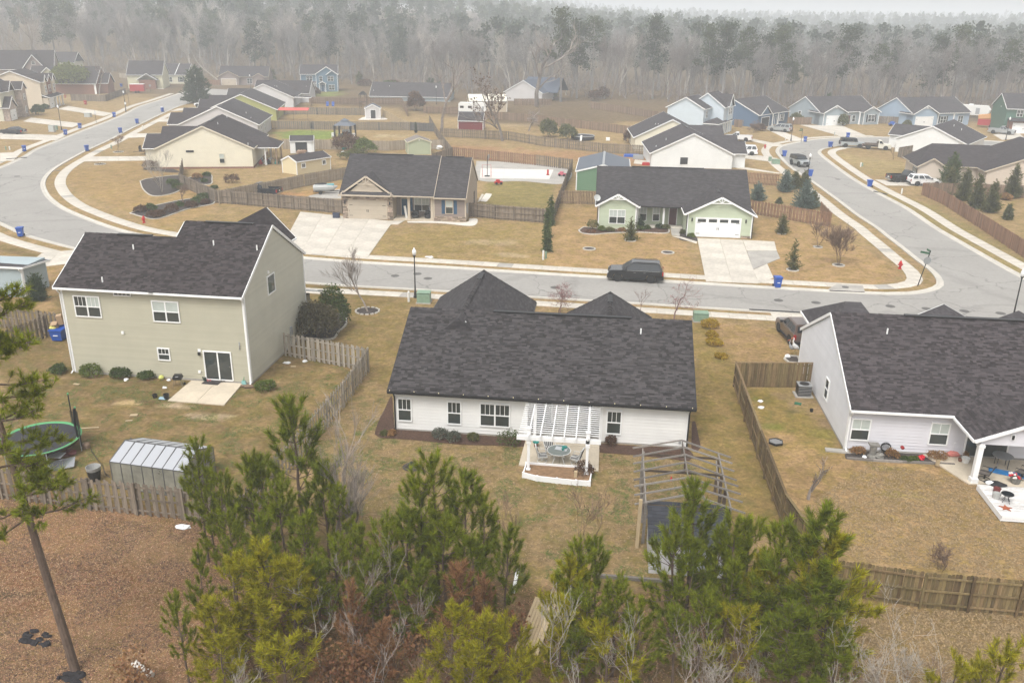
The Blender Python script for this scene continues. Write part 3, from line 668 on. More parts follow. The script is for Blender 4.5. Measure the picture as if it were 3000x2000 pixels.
  for i,(a,c,p,q,h) in enumerate(cells):
   b=MB() if i in own else rest
   v=[P+U*a+V*p+N*.003,P+U*c+V*p+N*.003,P+U*c+V*q+N*.003,P+U*a+V*q+N*.003,P+U*a+V*p+N*h,P+U*c+V*p+N*h,P+U*c+V*q+N*.005,P+U*a+V*q+N*.005]
   b.add(v,[(4,5,6,7),(0,1,5,4),(1,2,6,5),(3,0,4,7)])
   if i in own:b.build('shingle',mat,roof,uv=False)
  if rest.v:rest.build('shingles',mat,roof,kind='stuff',uv=False)
 def downspout(s,x,y,h,mat,dx=0,dy=-.12,foot=.35):
  b=MB();b.tube([(x,y+dy*3,h),(x,y+dy*3,h-.12),(x,y+dy*.8,h-.45),(x,y+dy*.8,.2),(x,y+dy*3,.08)],.05,5);b.build('downspout',mat,s.root)
 def pipe_at(s,c,x,y,he,sl,ov):
  M_=(Matrix.Translation(s.root.location)@Matrix.Rotation(s.root.rotation_euler.z,4,'Z')).inverted();z=he+1
  for _ in range(30):q=M_@c(x,y,z);z=.5*z+.5*(he+sl*(q.y+ov))
  s.pipe(q.x,q.y,z)
 def pipe(s,x,y,z,h=.4):
  b=MB().lathe([(.05,0),(.05,h)],8,(x,y,z-.05));b.build('vent_pipe',white,s.root)
 def ridge_vent(s,p,q,mat):
  b=MB().beam(p,q,.34,.07);b.build('ridge_vent',mat,s.root)
 def caps(s,roof,p,q,mat,w=.16):
  p,q=Vector(p),Vector(q);n_=max(2,int((q-p).length/.26));d=(q-p)/n_;r=Vector((-d.y,d.x,0)).normalized()*w;b=MB()
  for i in range(n_):
   a=p+d*i;c=a+d*1.12;u=Vector((0,0,.05+.01*(i%2)));e=Vector((0,0,-.05))
   b.add([a-r+e,a+u,a+r+e,c+r+e-Vector((0,0,.01)),c+u-Vector((0,0,.015)),c-r+e-Vector((0,0,.01))],[(0,1,4,5),(1,2,3,4),(0,2,1)])
  b.build('ridge_caps',mat,roof,kind='stuff',uv=False)
 def truss(s,F,u,z,w,h,mat):
  """ornament in the top of a gable"""
  b=MB();d=.12
  def bar(a,c,t=.09):b.beam(F.pt(*a,d),F.pt(*c,d),t,t)
  bar((u-w/2,z-h),(u+w/2,z-h));bar((u,z-h),(u,z-.1));
  for sg in(-1,1):bar((u,z-h),(u+sg*w*.17,z-h*.42));
  b.build('gable_bracket',mat,s.root)
 def post(s,x,y,h,mat,w=.2,z0=0):
  b=MB().box(x-w/2,x+w/2,y-w/2,y+w/2,z0,h).box(x-w*.7,x+w*.7,y-w*.7,y+w*.7,z0,z0+.35).box(x-w*.62,x+w*.62,y-w*.62,y+w*.62,h-.25,h-.1)
  b.build('post',mat,s.root)
def paint(name,col):return material(name,col,.6,noise=(.6,.05),rand=.03)
def vent(H,F,u,z,mat=None):
 b=MB();F.box(b,u-.09,u+.09,z-.09,z+.09,.0,.12);b.build('wall_vent',mat or white,H.root)
 # ---- 1 the white house in the middle
w_white=paint('off white siding',(.70,.69,.665))
H=House('ranch_house','long white single storey house with charcoal roof and white pergola at its back','house',(-12.29,47.2),0)
W,D,he,hr=17.67,12.72,2.8,5.86;sl=(hr-he)/(D/2+.45);wt=he+sl*.45-.17
FS=H.face('S',0,W,0,D);ra=FS.px(d2,140,640)[0];rb=FS.px(d2,898,690)[0]
gz=lambda y:he+sl*(min(y,D-y)+.45)-.17
wl=H.wall(0,ra,0,D/2,gz(0),w_white);wr=H.wall(rb,W,0,D/2,gz(0),w_white);wm=H.wall(ra,rb,2.1,D/2,gz(0),paint('shaded recess wall',(.50,.46,.40)))  # recess siding in a darker beige, its shade put into the colour
H.wall(0,W,D/2+.01,D,gz(0),w_white);H.wall(0,W,.02,D-.02,gz(0),w_white,('x',hr-.17),z0=gz(0)-.05)
r=H.roof(0,W,0,D,he,hr,'x',shingle_c,.45,.35,trim=black)
V=Vector((0,D/2+.45,hr-he));Ls=V.length
H.shingles(r,(-.35,-.45,he),(1,0,0),W+.7,V,Ls,shingle_c,seed=11)
H.boards(wl,FS,.1,ra-.08,.12,gz(0)-.12,w_white);H.boards(wr,FS,rb+.08,W-.1,.12,gz(0)-.12,w_white)
fm=FS.__class__(H.root,(0,2.1,0),(1,0,0),(0,-1,0))
H.boards(wm,fm,ra+.02,rb-.02,.12,gz(0)-.12,paint('shaded recess wall',(.50,.46,.40)))
H.wall(-.03,W+.03,-.03,D+.03,.12,concrete_grey,name='foundation')
b=MB()
for u in(0,ra,rb,W):FS.box(b,u-.09,u+.09,.1,gz(0)-.1,.0,.045)
b.build('corner_trim',white,H.root,kind='stuff')
for x0,y0,x1,y1,tw,bl in((285,508,486,822,False,None),(938,550,1132,866,False,'right'),(1368,578,1768,900,True,None)):
 a=FS.px(d1,x0,y0);c=FS.px(d1,x1,y1);u0,u1=a[0],c[0];zc=(a[1]+c[1])/2
 H.window(FS,u0,u1,zc-.78,zc+.78,cols=3,twin=tw)
a=FS.px(d2,968,352);c=FS.px(d2,1112,596);H.window(FS,a[0],c[0],(a[1]+c[1])/2-.78,(a[1]+c[1])/2+.78,cols=3)
H.window(fm,ra+2.3,ra+4.0,.95,2.45,cols=3,twin=True);d=H.door(fm,ra+.45,ra+1.4,.15,2.2,glass)
w=MB();FS.box(w,0,0,0,0,0,0)
H.downspout(-.02,0,he-.1,black);H.downspout(W+.04,0,he-.1,black)
for x,y in((856,668),(2062,718)):
 H.pipe_at(cE,x,y+12,he,sl,.45)
H.ridge_vent((5.2,D/2,hr+.03),(14.2,D/2,hr+.03),black);H.caps(r,(-.35,D/2,hr),(5.2,D/2,hr),shingle_c);H.caps(r,(14.2,D/2,hr),(W+.35,D/2,hr),shingle_c)
for x0,x1,y1,hrw in((-.6,6.9,17.9,5.86),(9.7,15.9,15.4,5.35)):
 H.wall(x0+.3,x1-.3,D-1,y1,2.75,w_white)
 rw=H.hip(x0+.3,x1-.3,5,y1,2.8,hrw,'y',roof_c,2.3,.4,trim=black,both=(False,True))
 xm_=(x0+x1)/2;yr_=y1+.4-2.3;H.caps(rw,(xm_,6.5,hrw),(xm_,yr_,hrw),shingle_c)
 for sx in(x0-.1,x1+.1):H.caps(rw,(sx,y1+.4,2.8),(xm_,yr_,hrw),shingle_c)
 H.ridge_vent(((x0+x1)/2,y1-4.4,hrw+.03),((x0+x1)/2,y1-2.6,hrw+.03),black)
b=MB()
for i in range(13):b.lathe([(.02,0),(.03,.03),(.01,.06)],5,(-.2+i*1.5,-.5,he+.02))
b.build('eave_bulbs',material('warm string bulb',(.85,.75,.45),.3),H.root,kind='stuff')
tap=FS.px(d2,1713,665);b=MB();FS.box(b,tap[0]-.07,tap[0]+.07,tap[1]-.12,tap[1]+.12,.03,.12);b.build('hose_tap',grey_metal,H.root)
# ---- 2 the tall olive green house
w_olive=paint('pale olive siding',(.40,.378,.29));w_olive_lit=paint('pale olive lit side boards',(.485,.47,.39))  # east side boards lighter, the light on that side put into the colour
H=House('two_storey_house','tall two storey pale green clapboard house with dark roof and sliding patio door','house',(-36.93,52.9),-.018)
HL=H;W,D,he,hr=13.11,11.1,6.42,9.95;sl=(hr-he)/(D/2+.35);xs=6.75;y1=4.15;hl=he+sl*(y1+.35)
zt=he+sl*.35-.17
wa=H.wall(0,W,0,D,zt,w_olive,name='wall')
wg=H.wall(xs,W-.02,.02,D-.02,zt-.03,w_olive_lit,('x',hr-.17));H.wall(.02,xs,.02,2*y1,zt-.03,w_olive,('x',hl-.17))
r=H.roof(xs,W,0,D,he,hr,'x',shingle_l,.35,.1,trim=white,eaves='lo',ends='hi')
b=MB().beam((xs-.12,y1+.05,hl-.02),(xs-.12,D/2,hr-.12),.05,.2).beam((xs-.12,D/2,hr-.12),(xs-.12,D+.35,he-.1),.05,.2);b.build('roof_trim',white,H.root)
r2=H.roof(0,xs-.05,0,2*y1,he,hl,'x',shingle_l,.35,.3,trim=white,eaves='lo',ends='lo')
V=Vector((0,D/2+.35,hr-he));Ls=V.length;L1=Ls*(hl-he)/(hr-he)
H.shingles(r,(-.3,-.35,he),(1,0,0),W+.4,V,Ls,shingle_l,clip=lambda u,v:v<L1 or u>xs+.25,seed=21)
H.caps(r,(xs,D/2,hr),(8.2,D/2,hr),shingle_l);H.caps(r2,(-.3,y1,hl),(2.2,y1,hl),shingle_l);H.ridge_vent((2.2,y1,hl+.03),(4.8,y1,hl+.03),black);H.ridge_vent((8.2,D/2,hr+.03),(11.8,D/2,hr+.03),black)
H.roof(8.4,12.2,5.6,11.2,7.6,9.9,'y',roof_b,.3,.3,trim=white,ends='hi')
H.wall(8.6,12.1,10.5,11.35,6.3,w_olive)
H.shed_roof([(8.5,11.1,3.5),(8.5,13.3,2.8),(14.1,13.3,2.8),(14.1,11.1,3.5)][::-1],roof_b,trim=white)
H.wall(9.0,12.9,11.1,12.6,2.7,w_olive)
FS=H.face('S',0,W,0,D);FE=H.face('E',0,W,0,D)
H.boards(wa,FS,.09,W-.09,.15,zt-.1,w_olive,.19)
def gclip(z):
 if z<zt:return(.09,D-.09)
 k=(z-zt)/(hr-.17-zt)*D/2;return(k+.05,D-k-.05)
H.boards(wg,FE,.09,D-.09,.15,hr-.3,w_olive_lit,.19,clip=gclip)
H.wall(-.03,W+.03,-.03,D+.03,.15,concrete_grey,name='foundation')
b=MB();FS.box(b,-.02,.12,.1,zt,0,.05);FS.box(b,W-.12,W+.02,.1,zt,0,.05);FE.box(b,-.05,.12,.1,zt,0,.05);FE.box(b,D-.12,D+.05,.1,zt,0,.05);b.build('corner_trim',white,H.root,kind='stuff')
def pxwin(F,c,q,**k):
 a,e=F.px(c,q[0],q[1]),F.px(c,q[2],q[3]);return H.window(F,a[0],e[0],a[1],e[1],**k)
pxwin(FS,d6,(182,752,432,942),twin=True,cols=3,blinds='right');pxwin(FS,d6,(836,795,1086,986),twin=True,cols=0,blinds='top')
pxwin(FS,d6,(520,726,672,764),style='one',cols=4,fw=.06);pxwin(FS,d6,(886,1188,1004,1300),cols=3)
a,e=FE.px(d6,1800,690),FE.px(d6,1872,760);H.window(FE,a[0],e[0],a[1]-.62,a[1]+.78,style='one')
a,e=FS.px(d6,1278,1222),FS.px(d6,1522,1478)
sd=H.door(FS,a[0],e[0],.2,a[1],glass,name='sliding_door');b=MB();m_=(a[0]+e[0])/2;FS.box(b,m_-.05,m_+.05,.2,a[1],.03,.06);FS.box(b,a[0],e[0],.15,.24,.03,.06);b.build('sash',white,sd)
for x,y in((602,1064),(1244,1390)):vent(H,FS,*FS.px(d6,x,y))
a=FS.px(d6,1240,1225);b=MB();FS.box(b,a[0]-.1,a[0]+.1,a[1],a[1]+.22,.03,.05);wl_=b.build('wall_lamp',white,H.root);b=MB();FS.box(b,a[0]-.07,a[0]+.07,a[1]-.22,a[1],.05,.2);b.build('lantern',black,wl_)
a=FS.px(d6,1574,1178);b=MB();b.tube([FS.pt(a[0],a[1]+.3,.05),FS.pt(a[0]+.05,a[1]+.1,.15),FS.pt(a[0],a[1]-.25,.06)],.03,5);b.build('wind_chime',grey_metal,H.root)
vent(H,FE,*FE.px(d6,1805,562))
a=FE.px(d6,1995,1040);b=MB();FE.box(b,a[0]-.15,a[0]+.15,.7,1.6,0,.16);b.build('meter_box',grey_metal,H.root)
H.downspout(-.05,0,he-.1,white);H.downspout(W+.02,0,he-.1,white)
for x,y in((430,644),(688,372),(1358,338),(1720,378)):H.pipe_at(d6,x,y,he,sl,.35)
# ---- 3 the pale grey house beside it with a covered patio
w_lil=paint('pale lilac grey siding',(.60,.59,.62));w_lil2=paint('white grey gable boards',(.66,.66,.68))
H=House('ranch_house','pale grey single storey house with plum grey roof and covered patio','house',(14.81,48.26),.009)
HRt=H;W,D,he,hr=24.0,13.49,2.83,6.43;sl=(hr-he)/(D/2+.4);zt=he+sl*.4-.17
wa=H.wall(0,W,0,D,zt,w_lil);wg=H.wall(.02,W,.02,D-.02,zt-.03,w_lil2,('x',hr-.17))
r=H.roof(0,W,0,D,he,hr,'x',shingle_r,.4,.1,trim=white)
V=Vector((0,D/2+.4,hr-he));Ls=V.length
H.shingles(r,(-.1,-.4,he),(1,0,0),16.5,V,Ls,shingle_r,seed=31)
FS=H.face('S',0,W,0,D);FW=H.face('W',0,W,0,D)
H.boards(wa,FS,.09,W,.15,zt-.1,w_lil,.2)
gclipW=lambda z:(.09,D-.09) if z<zt else((z-zt)/(hr-.17-zt)*D/2+.05,D-(z-zt)/(hr-.17-zt)*D/2-.05)
H.boards(wg,FW,.09,D-.09,.15,hr-.3,w_lil2,.2,clip=gclipW)
H.wall(-.03,W+.03,-.03,D+.03,.15,concrete_grey,name='foundation')
b=MB();FS.box(b,-.03,.12,.1,zt,0,.05);FW.box(b,D-.12,D+.05,.1,zt,0,.05);FW.box(b,0,.1,.1,zt,0,.05);b.build('corner_trim',white,H.root,kind='stuff')
pxwin(FS,d4,(-12,428,150,662),cols=2,blinds='top');pxwin(FS,d4,(796,470,950,710),cols=2,blinds='top')
a=FW.px(d3,1017,440);H.window(FW,a[0]-.45,a[0]+.45,a[1]-.7,a[1]+.75,frame=white)
KIDS[H.root.name][-1].data.materials[0]=white
a,e=FS.px(d4,1180,620),FS.px(d4,1450,830);H.door(FS,a[0]-.1,e[0]+.5,.15,2.15,glass,name='sliding_door')
H.pipe_at(cF,1407,730,he,sl,.4)
H.ridge_vent((4.5,D/2,hr+.03),(14,D/2,hr+.03),black);H.caps(r,(-.1,D/2,hr),(4.5,D/2,hr),shingle_r)
H.downspout(.05,0,he-.1,white)
px0,pxr,px1,py0=20.5-14.81+.35,22.85-14.81,25.2-14.81-.35,44.9-48.26
rp=H.roof(px0,px1,py0+.1,2.2,2.78,3.78,'y',shingle_r,.35,.2,trim=white,ends='lo')
rw=Vector((-(px1-px0)/2-.35,0,1.0));H.wall(px0+.1,px1-.1,py0+.12,py0+.3,2.7,w_lil,('y',3.55),name='gable_wall',z0=2.45)
for sd_,P0,U0 in((-1,(px0-.35,2.4,2.78),(0,-1,0)),(1,(px1+.35,py0-.1,2.78),(0,1,0))):
 V=Vector((-sd_*((px1-px0)/2+.35),0,1.0));H.shingles(rp,P0,U0,2.4-(py0-.1),V,V.length,shingle_r,seed=33+sd_,keep=0)
for x in(px0+.15,px1-.15):H.post(x,py0+.2,2.5,white,.28)
FP=Face(H.root,(0,py0+.12,0),(1,0,0),(0,-1,0));a=FP.px(d4,1628,632);b=MB();FP.box(b,pxr-.12-.35,pxr+.12-.35,2.82,3.15,.0,.05);lb=b.build('wall_lamp',white,H.root);b=MB();FP.box(b,pxr-.06-.35,pxr+.06-.35,2.86,3.1,.05,.1);b.build('lens',black,lb)
H.wall(1.3,5.2,D-.5,D+4,zt,w_lil2);H.hip(1.2,5.3,D-4,D+4.2,he,5.1,'x',roof_g,1.9,.4,trim=white)
H.wall(9,13,D-.5,D+3.5,zt,w_lil2);H.roof(9,13,D-3,D+3.5,he,4.1,'y',roof_g,.4,.3,trim=white);H.roof(14.2,18.2,D-3,D+3,he,4.0,'y',roof_g,.4,.3)
H.wall(14.5,18,D-.5,D+3,zt,w_lil2)
s_=slabs([(19.3,48.2),(27.5,48.25),(27.5,44.9),(20.7,44.9)],2,1,z=.08,mat=concrete_pale,name='patio')
# ---- 4 the tan house with blue shutters across the road
w_tan=paint('tan trim paint',(.48,.41,.32));w_mauve=paint('mauve grey siding',(.235,.19,.165));w_brick=material('side cladding tan',(.40,.33,.26),.8,noise=(5,.1),bump=(8,.4))
blue_sh=paint('blue shutter paint',(.025,.08,.15));stone=material('stacked stone',(.30,.235,.18),.95,noise=(5,.25),rand=.5,hue=.015)
H=House('ranch_house','tan single storey house with stone garage front and blue shutters','house',(-32.97,104.32),R(2.2))
HT=H;W,D,he,hr=15.5,12.4,3.05,7.05;sl=(hr-he)/(D/2+.4);zt=he+sl*.4-.2
wgar=H.wall(0,6.35,0,D-.1,zt,w_tan);wb=H.wall(6.36,11.46,2.4,D,zt,w_mauve);wrm=H.wall(11.47,W,.1,D,zt,w_brick);wgb=H.wall(.1,W-.02,.05,D-.02,zt-.02,w_brick,('x',hr-.2),z0=zt-.12)
r=H.roof(0,11.3,0,D,he+.12,hr+.12,'x',roof_c,.4,.3,trim=w_tan,ends='hi');r=H.roof(11.66,W,0,D,he,hr,'x',roof_c,.4,.12,trim=w_tan)
H.ridge_vent((12.2,D/2,hr+.03),(14.6,D/2,hr+.03),black);H.ridge_vent((2,D/2,hr+.15),(8,D/2,hr+.15),black)
rg=H.roof(.2,6.15,-.15,4.2,he+.02,5.5,'y',roof_c,.55,.2,trim=w_tan,ends='lo');H.wall(.4,5.9,-.12,3,he-.1,w_tan,('y',5.15),name='gable_wall',z0=he-.2)
FS=H.face('S',0,W,-.02,D);FG=Face(H.root,(0,-.12,0),(1,0,0),(0,-1,0));H.truss(Face(H.root,(0,-.3,0),(1,0,0),(0,-1,0)),3.17,5.4,2.2,.95,w_tan)
H.shed_roof([(.1,-.12,he+.45),(.1,-.75,he+.12),(6.25,-.75,he+.12),(6.25,-.12,he+.45)],roof_c,trim=w_tan)
FS0=Face(H.root,(0,0,0),(1,0,0),(0,-1,0));FR=Face(H.root,(0,.1,0),(1,0,0),(0,-1,0));FB=Face(H.root,(0,2.4,0),(1,0,0),(0,-1,0));FE=H.face('E',11.47,W,.1,D)
def stones(wall,F,u0,u1,z0,z1,seed,holes=()):
 rr=random.Random(seed);z=z0
 while z<z1-.05:
  h=min(rr.choice((.12,.16,.2)),z1-z);u=u0
  while u<u1-.04:
   w=min(rr.uniform(.22,.6),u1-u);m_=u+w/2
   if not any(a<m_<c and z+h/2<q for a,c,q in holes):
    b=MB();F.box(b,u+.008,u+w-.008,z+.008,z+h-.008,.002,rr.uniform(.04,.09));b.build('stone',stone,wall)
   u+=w
  z+=h
stones(wgar,FS0,0,6.35,0,zt-.15,5,[(.72,5.62,2.45)]);stones(wrm,FR,11.5,W,0,.62,6)
H.garage(FS0,.8,5.55,2.3,paint('tan garage door',(.43,.37,.29)),w_tan)
for u in(.35,6.0):
 b=MB();FS0.box(b,u-.07,u+.07,1.9,2.3,.09,.22);b.build('wall_lamp',black,H.root)
H.boards(wrm,FR,11.55,W-.12,.65,zt-.1,w_mauve,.22)
H.window(FR,12.95,13.95,.95,2.65,cols=2,blinds='top',frame=w_tan,shutters=blue_sh)
H.window(FB,8.6,10.6,.7,2.4,cols=2,twin=True,blinds='top',frame=white);H.door(FB,7.0,7.95,.15,2.25,blue_sh,w_tan)
b=MB();FB.box(b,8.0,8.42,.7,2.4,.002,.04);b.build('shutter',blue_sh,H.root)
H.post(8.35,.25,zt-.05,w_tan,.3);H.post(11.25,.25,zt-.05,w_tan,.3)
b=MB();FR.box(b,11.45,11.6,0,zt,0,.05);FR.box(b,W-.12,W+.02,0,zt,0,.05);b.build('corner_trim',w_tan,H.root,kind='stuff')
H.boards(wgb,FE,.05,D-.05,.2,hr-.4,w_brick,.22,clip=lambda z:(.05,D-.1) if z<zt else((z-zt)/(hr-zt)*D/2+.1,D-(z-zt)/(hr-zt)*D/2-.1))
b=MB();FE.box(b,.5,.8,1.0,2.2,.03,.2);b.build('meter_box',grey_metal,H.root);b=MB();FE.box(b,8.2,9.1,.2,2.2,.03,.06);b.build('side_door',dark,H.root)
slabs([H.face('S',0,0,0,0).M@Vector(p) for p in((6.4,2.4,0),(11.4,2.4,0),(11.4,-.1,0),(6.4,-.1,0))],2,1,z=.10,mat=concrete_pale,name='porch_floor')
b=MB();b.box(-.02,.02,-.14,.14,0,1.55);tag(b.build('plank_sign',white_d,loc=None),'narrow white plank leaning in the porch of the tan house','sign');o=bpy.data.objects['plank_sign'];o.matrix_world=H.face('S',0,0,0,0).M@Matrix.Translation((7.9,.9,.1))@Matrix.Rotation(R(-8),4,'Y')@Matrix.Rotation(R(80),4,'Z')
# ---- 5 the pale green house with the white garage door
w_sage=paint('sage green siding',(.44,.49,.36));red_d=paint('maroon door paint',(.07,.018,.018))
H=House('ranch_house','sage green single storey house with white garage door and two small front gables','house',(-1.1,104.75),R(1.0))
HGn=H;he,hr=2.75,6.45;W=17.9;zt=he+.05
wL=H.wall(0,4.6,0,3,zt,w_sage);wm=H.wall(0.02,W-.02,2.4,13,zt,w_sage);wG=H.wall(10.4,W,-3.1,3,zt,w_sage)
H.wall(.05,W-.05,2.4,12.8,zt,w_sage,('x',hr-.2))
H.roof(0,W,.9,12.4,he,hr,'x',roof_c,.45,.35,trim=black,eaves='lo');H.ridge_vent((4,6.65,hr+.03),(13,6.65,hr+.03),black)
H.roof(0,4.6,0,4,he,4.25,'y',roof_c,.35,.3,trim=white,ends='lo');H.wall(.05,4.55,.01,3,zt,w_sage,('y',4.0),z0=zt-.1,name='gable_wall')
H.roof(10.4,W,-3.1,5.5,he,4.85,'y',roof_c,.4,.35,trim=white,ends='lo');H.wall(10.45,W-.05,-3.09,3,zt,w_sage,('y',4.6),z0=zt-.1,name='gable_wall')
H.ridge_vent((14.15,-.6,4.88),(14.15,1.4,4.88),black)
FL=Face(H.root,(0,0,0),(1,0,0),(0,-1,0));FG=Face(H.root,(10.4,-3.1,0),(1,0,0),(0,-1,0));FB=Face(H.root,(0,2.4,0),(1,0,0),(0,-1,0))
H.truss(Face(H.root,(0,-.3,0),(1,0,0),(0,-1,0)),2.3,4.2,1.9,.6,white);H.truss(Face(H.root,(10.4,-3.45,0),(1,0,0),(0,-1,0)),3.75,4.8,2.3,.68,white)
gc=lambda w,h0,h1:(lambda z:(.1,w-.1) if z<h0 else((z-h0)/(h1-h0)*w/2+.1,w-(z-h0)/(h1-h0)*w/2-.1))
H.boards(wL,FL,.1,4.5,.3,4.0,w_sage,.19,clip=gc(4.6,zt,4.1));H.boards(wG,FG,.1,7.4,.3,4.5,w_sage,.19,clip=gc(7.5,zt,4.7))
H.window(FL,1.3,3.3,.55,2.3,twin=True,cols=2,blinds='top');H.garage(FG,1.05,6.15,2.25,white,lites=4)
for u in(.55,6.75):
 b=MB();FG.box(b,u-.07,u+.07,1.85,2.25,.03,.18);b.build('wall_lamp',black,H.root)
b=MB()
for F,w in((FL,4.6),(FG,7.5)):F.box(b,-.02,.12,.05,zt,0,.05);F.box(b,w-.12,w+.02,.05,zt,0,.05)
b.build('corner_trim',white,H.root,kind='stuff')
H.window(FB,5.1,6.0,.5,2.3,cols=2,blinds='top');H.window(FB,6.7,7.6,.5,2.3,cols=2,blinds='top');H.door(FB,8.75,9.65,.12,2.2,red_d)
H.post(4.8,.9,zt,white,.22);H.post(7.95,.9,zt,white,.22);stones(wG,FG,6.35,7.45,0,.3,9)
Mh=FL.M;H.downspout(-.1,-.05,he-.1,black);H.downspout(10.35,-3.1,he-.1,black);H.downspout(17.95,-3.1,he-.1,black)
slabs([Mh@Vector(p) for p in((4.65,2.4,0),(10.35,2.4,0),(10.35,.6,0),(4.65,.6,0))],2,1,z=.12,name='porch_floor')
dish=thing('satellite_dish','grey satellite dish on the roof edge of the sage green house','dish',Mh@Vector((-.25,.6,3.05)))
o=MB().lathe([(.02,0),(.2,.03),(.38,.1),(.42,.15),(.40,.15),(.2,.06),(.02,.03)],16).build('reflector',material('dish grey',(.42,.43,.42),.5),dish,loc=(0,-.1,.45));o.rotation_euler=(R(60),0,R(20))
MB().tube([(0,0,-.3),(0,0,.3),(0,-.1,.45)],.03,6).build('mast',grey_metal,dish);MB().tube([(0,-.1,.4),(0.1,-.55,.55)],.02,5).build('arm',grey_metal,dish)
# ---- houses further away
def simple(name,label,pos,rz,W,D,he,hr,axis,wm,rm,trim=white,oe=.35,og=.2,z=0,found=True):
 H=House(name,label,'house',(pos[0],pos[1],z),rz)
 k=(hr-he)/((D if axis=='x' else W)/2+oe);zt=he+k*oe-.17;H.zt=zt;H.W,H.D,H.he,H.hr=W,D,he,hr
 H.wall(0,W,0,D,zt,wm,(axis,hr-.17));H.roof(0,W,0,D,he,hr,axis,rm,oe,og,trim=trim)
 return H
sid=siding_material
barn=House('barn','green metal sided barn with low blue grey roof behind the sage house','shed',(-4.8,128.6),0)
barn.wall(0,7.7,0,13,2.85,sid('barn green siding',(.11,.20,.12),.3),('y',3.8));barn.roof(0,7.7,0,13,2.9,3.95,'y',material('blue grey metal roof',(.085,.10,.125),.5,spec=.4),.15,.1,.08,trim=white,ends='lo');barn.ridge_vent((3.85,-.1,3.98),(3.85,13.1,3.98),grey_metal)
b=MB();
for x in(0,7.7):b.box(x-.07,x+.07,-.02,.05,0,2.8)
b.build('corner_trim',white,barn.root,kind='stuff')
s_cream=sid('cream siding',(.66,.61,.48));s_white=sid('white siding',(.68,.68,.66));s_grey=sid('light grey siding',(.50,.48,.47));s_ol=sid('olive yellow siding',(.33,.335,.12));s_lg=sid('pale grey siding',(.55,.54,.54))
s_lb=sid('light blue grey siding',(.50,.56,.60));s_bl=sid('slate blue siding',(.075,.125,.20));s_gb=sid('blue grey siding',(.29,.335,.36));s_pb=sid('powder blue siding',(.30,.38,.47));s_be=sid('beige siding',(.52,.44,.36));s_dg=sid('dark green siding',(.07,.14,.10))
s_mv=sid('mauve siding',(.24,.19,.17));s_cg=sid('pale cream siding',(.58,.56,.44));s_b2=sid('teal blue siding',(.10,.17,.23));s_brick=material('brown brick cladding',(.22,.11,.075),.95,noise=(6,.2),bump=(9,.5))
H=simple('ranch_house','white gable ended house right behind the sage green house',(7.05,152.3),R(3.9),13.8,14.5,2.45,5.9,'y',s_white,roof_g)
FS=H.face('S',0,13.8,0,14.5);a,e=FS.px(c6,396,896),FS.px(c6,482,980);b=MB();FS.box(b,a[0],e[0],e[1],a[1],.0,.08);b.build('window',dark,H.root)
H.ridge_vent((6.9,8,5.93),(6.9,13.5,5.93),black);H.pipe(2.9,5,4.0);H.pipe(1.0,3,3.0)
H.wall(13.8,16.3,1.5,7.5,2.4,s_white);H.roof(10,16.3,1.5,7.5,2.45,4.2,'x',roof_g,.3,.25,trim=white);H.wall(13.8,16.2,8.5,13.5,2.4,s_white);H.roof(10,16.2,8.5,13.5,2.45,4.4,'x',roof_g,.3,.25)
H=simple('ranch_house','white gable ended house behind another white one, mostly hidden by its roof',(4.6,171.8),R(3.9),13.8,14.5,2.6,6.1,'y',s_cream,roof_g)
H.pipe(4,3,4.6);H.pipe(4.4,1.6,4.7);H.ridge_vent((6.9,6,6.13),(6.9,12,6.13),black);H.wall(13.8,17,1,8,2.4,s_white);H.roof(11,17,1,8,2.6,4.6,'x',roof_g,.3,.25)
H=House('two_storey_house','light blue two storey house with stepped gables and a column porch','house',(12.15,201.6),R(-23))
H.wall(0,8.3,0,8,5.6,s_lb,('y',7.85));H.roof(0,8.3,0,8,5.7,8.05,'y',roof_g,.35,.25,trim=white)
H.wall(3.5,11.3,5,12.5,5.7,s_lb,('y',8.6));H.roof(3.5,11.3,5,12.5,5.8,8.8,'y',roof_g,.35,.25,trim=white)
H.roof(7.5,11.7,7.2,10.6,6.0,8.5,'x',roof_g,.3,.3,trim=white,ends='hi');H.wall(7.5,11.6,7.4,10.4,5.9,s_lb,('x',8.1),z0=2.5)
H.hip(8.3,11.5,.5,11,2.7,3.6,'y',roof_g,1.2,.3,trim=white);H.wall(8.3,11.2,.8,5,2.6,s_lb)
FE=H.face('E',0,8.3,0,8);H.window(FE,1.5,2.9,3.6,5.1,cols=2,twin=True);FE2=H.face('E',3.5,11.6,7.4,10.4);H.window(FE2,.3,1.2,4.0,5.5,cols=2);H.window(FE2,1.6,2.6,4.0,5.5,cols=2)
for y in(5.6,7.2,8.8,10.4):H.post(11.3,y,2.6,white,.25)
H.door(Face(H.root,(11.3,6,0),(0,1,0),(1,0,0)),1,2,.2,2.2,blue_sh)
H=simple('ranch_house','slate blue single storey house with an open garage',(34.5,217),R(54),15.7,13.5,2.9,6.1,'x',s_bl,roof_g)
H.roof(.6,5.6,-.4,5,2.95,5.0,'y',roof_g,.35,.2,trim=white,ends='lo');H.wall(.7,5.5,-.35,3,2.85,s_bl,('y',4.7),name='gable_wall');FS=Face(H.root,(0,-.35,0),(1,0,0),(0,-1,0))
b=MB();FS.box(b,1.1,5.0,0,2.2,.0,.02);go=b.build('garage_opening',dark,H.root);b=MB();FS.box(b,1.0,1.12,0,2.3,.0,.05);FS.box(b,4.98,5.1,0,2.3,.0,.05);FS.box(b,1.1,5,2.2,2.32,.0,.05);b.build('door_frame',white,go)
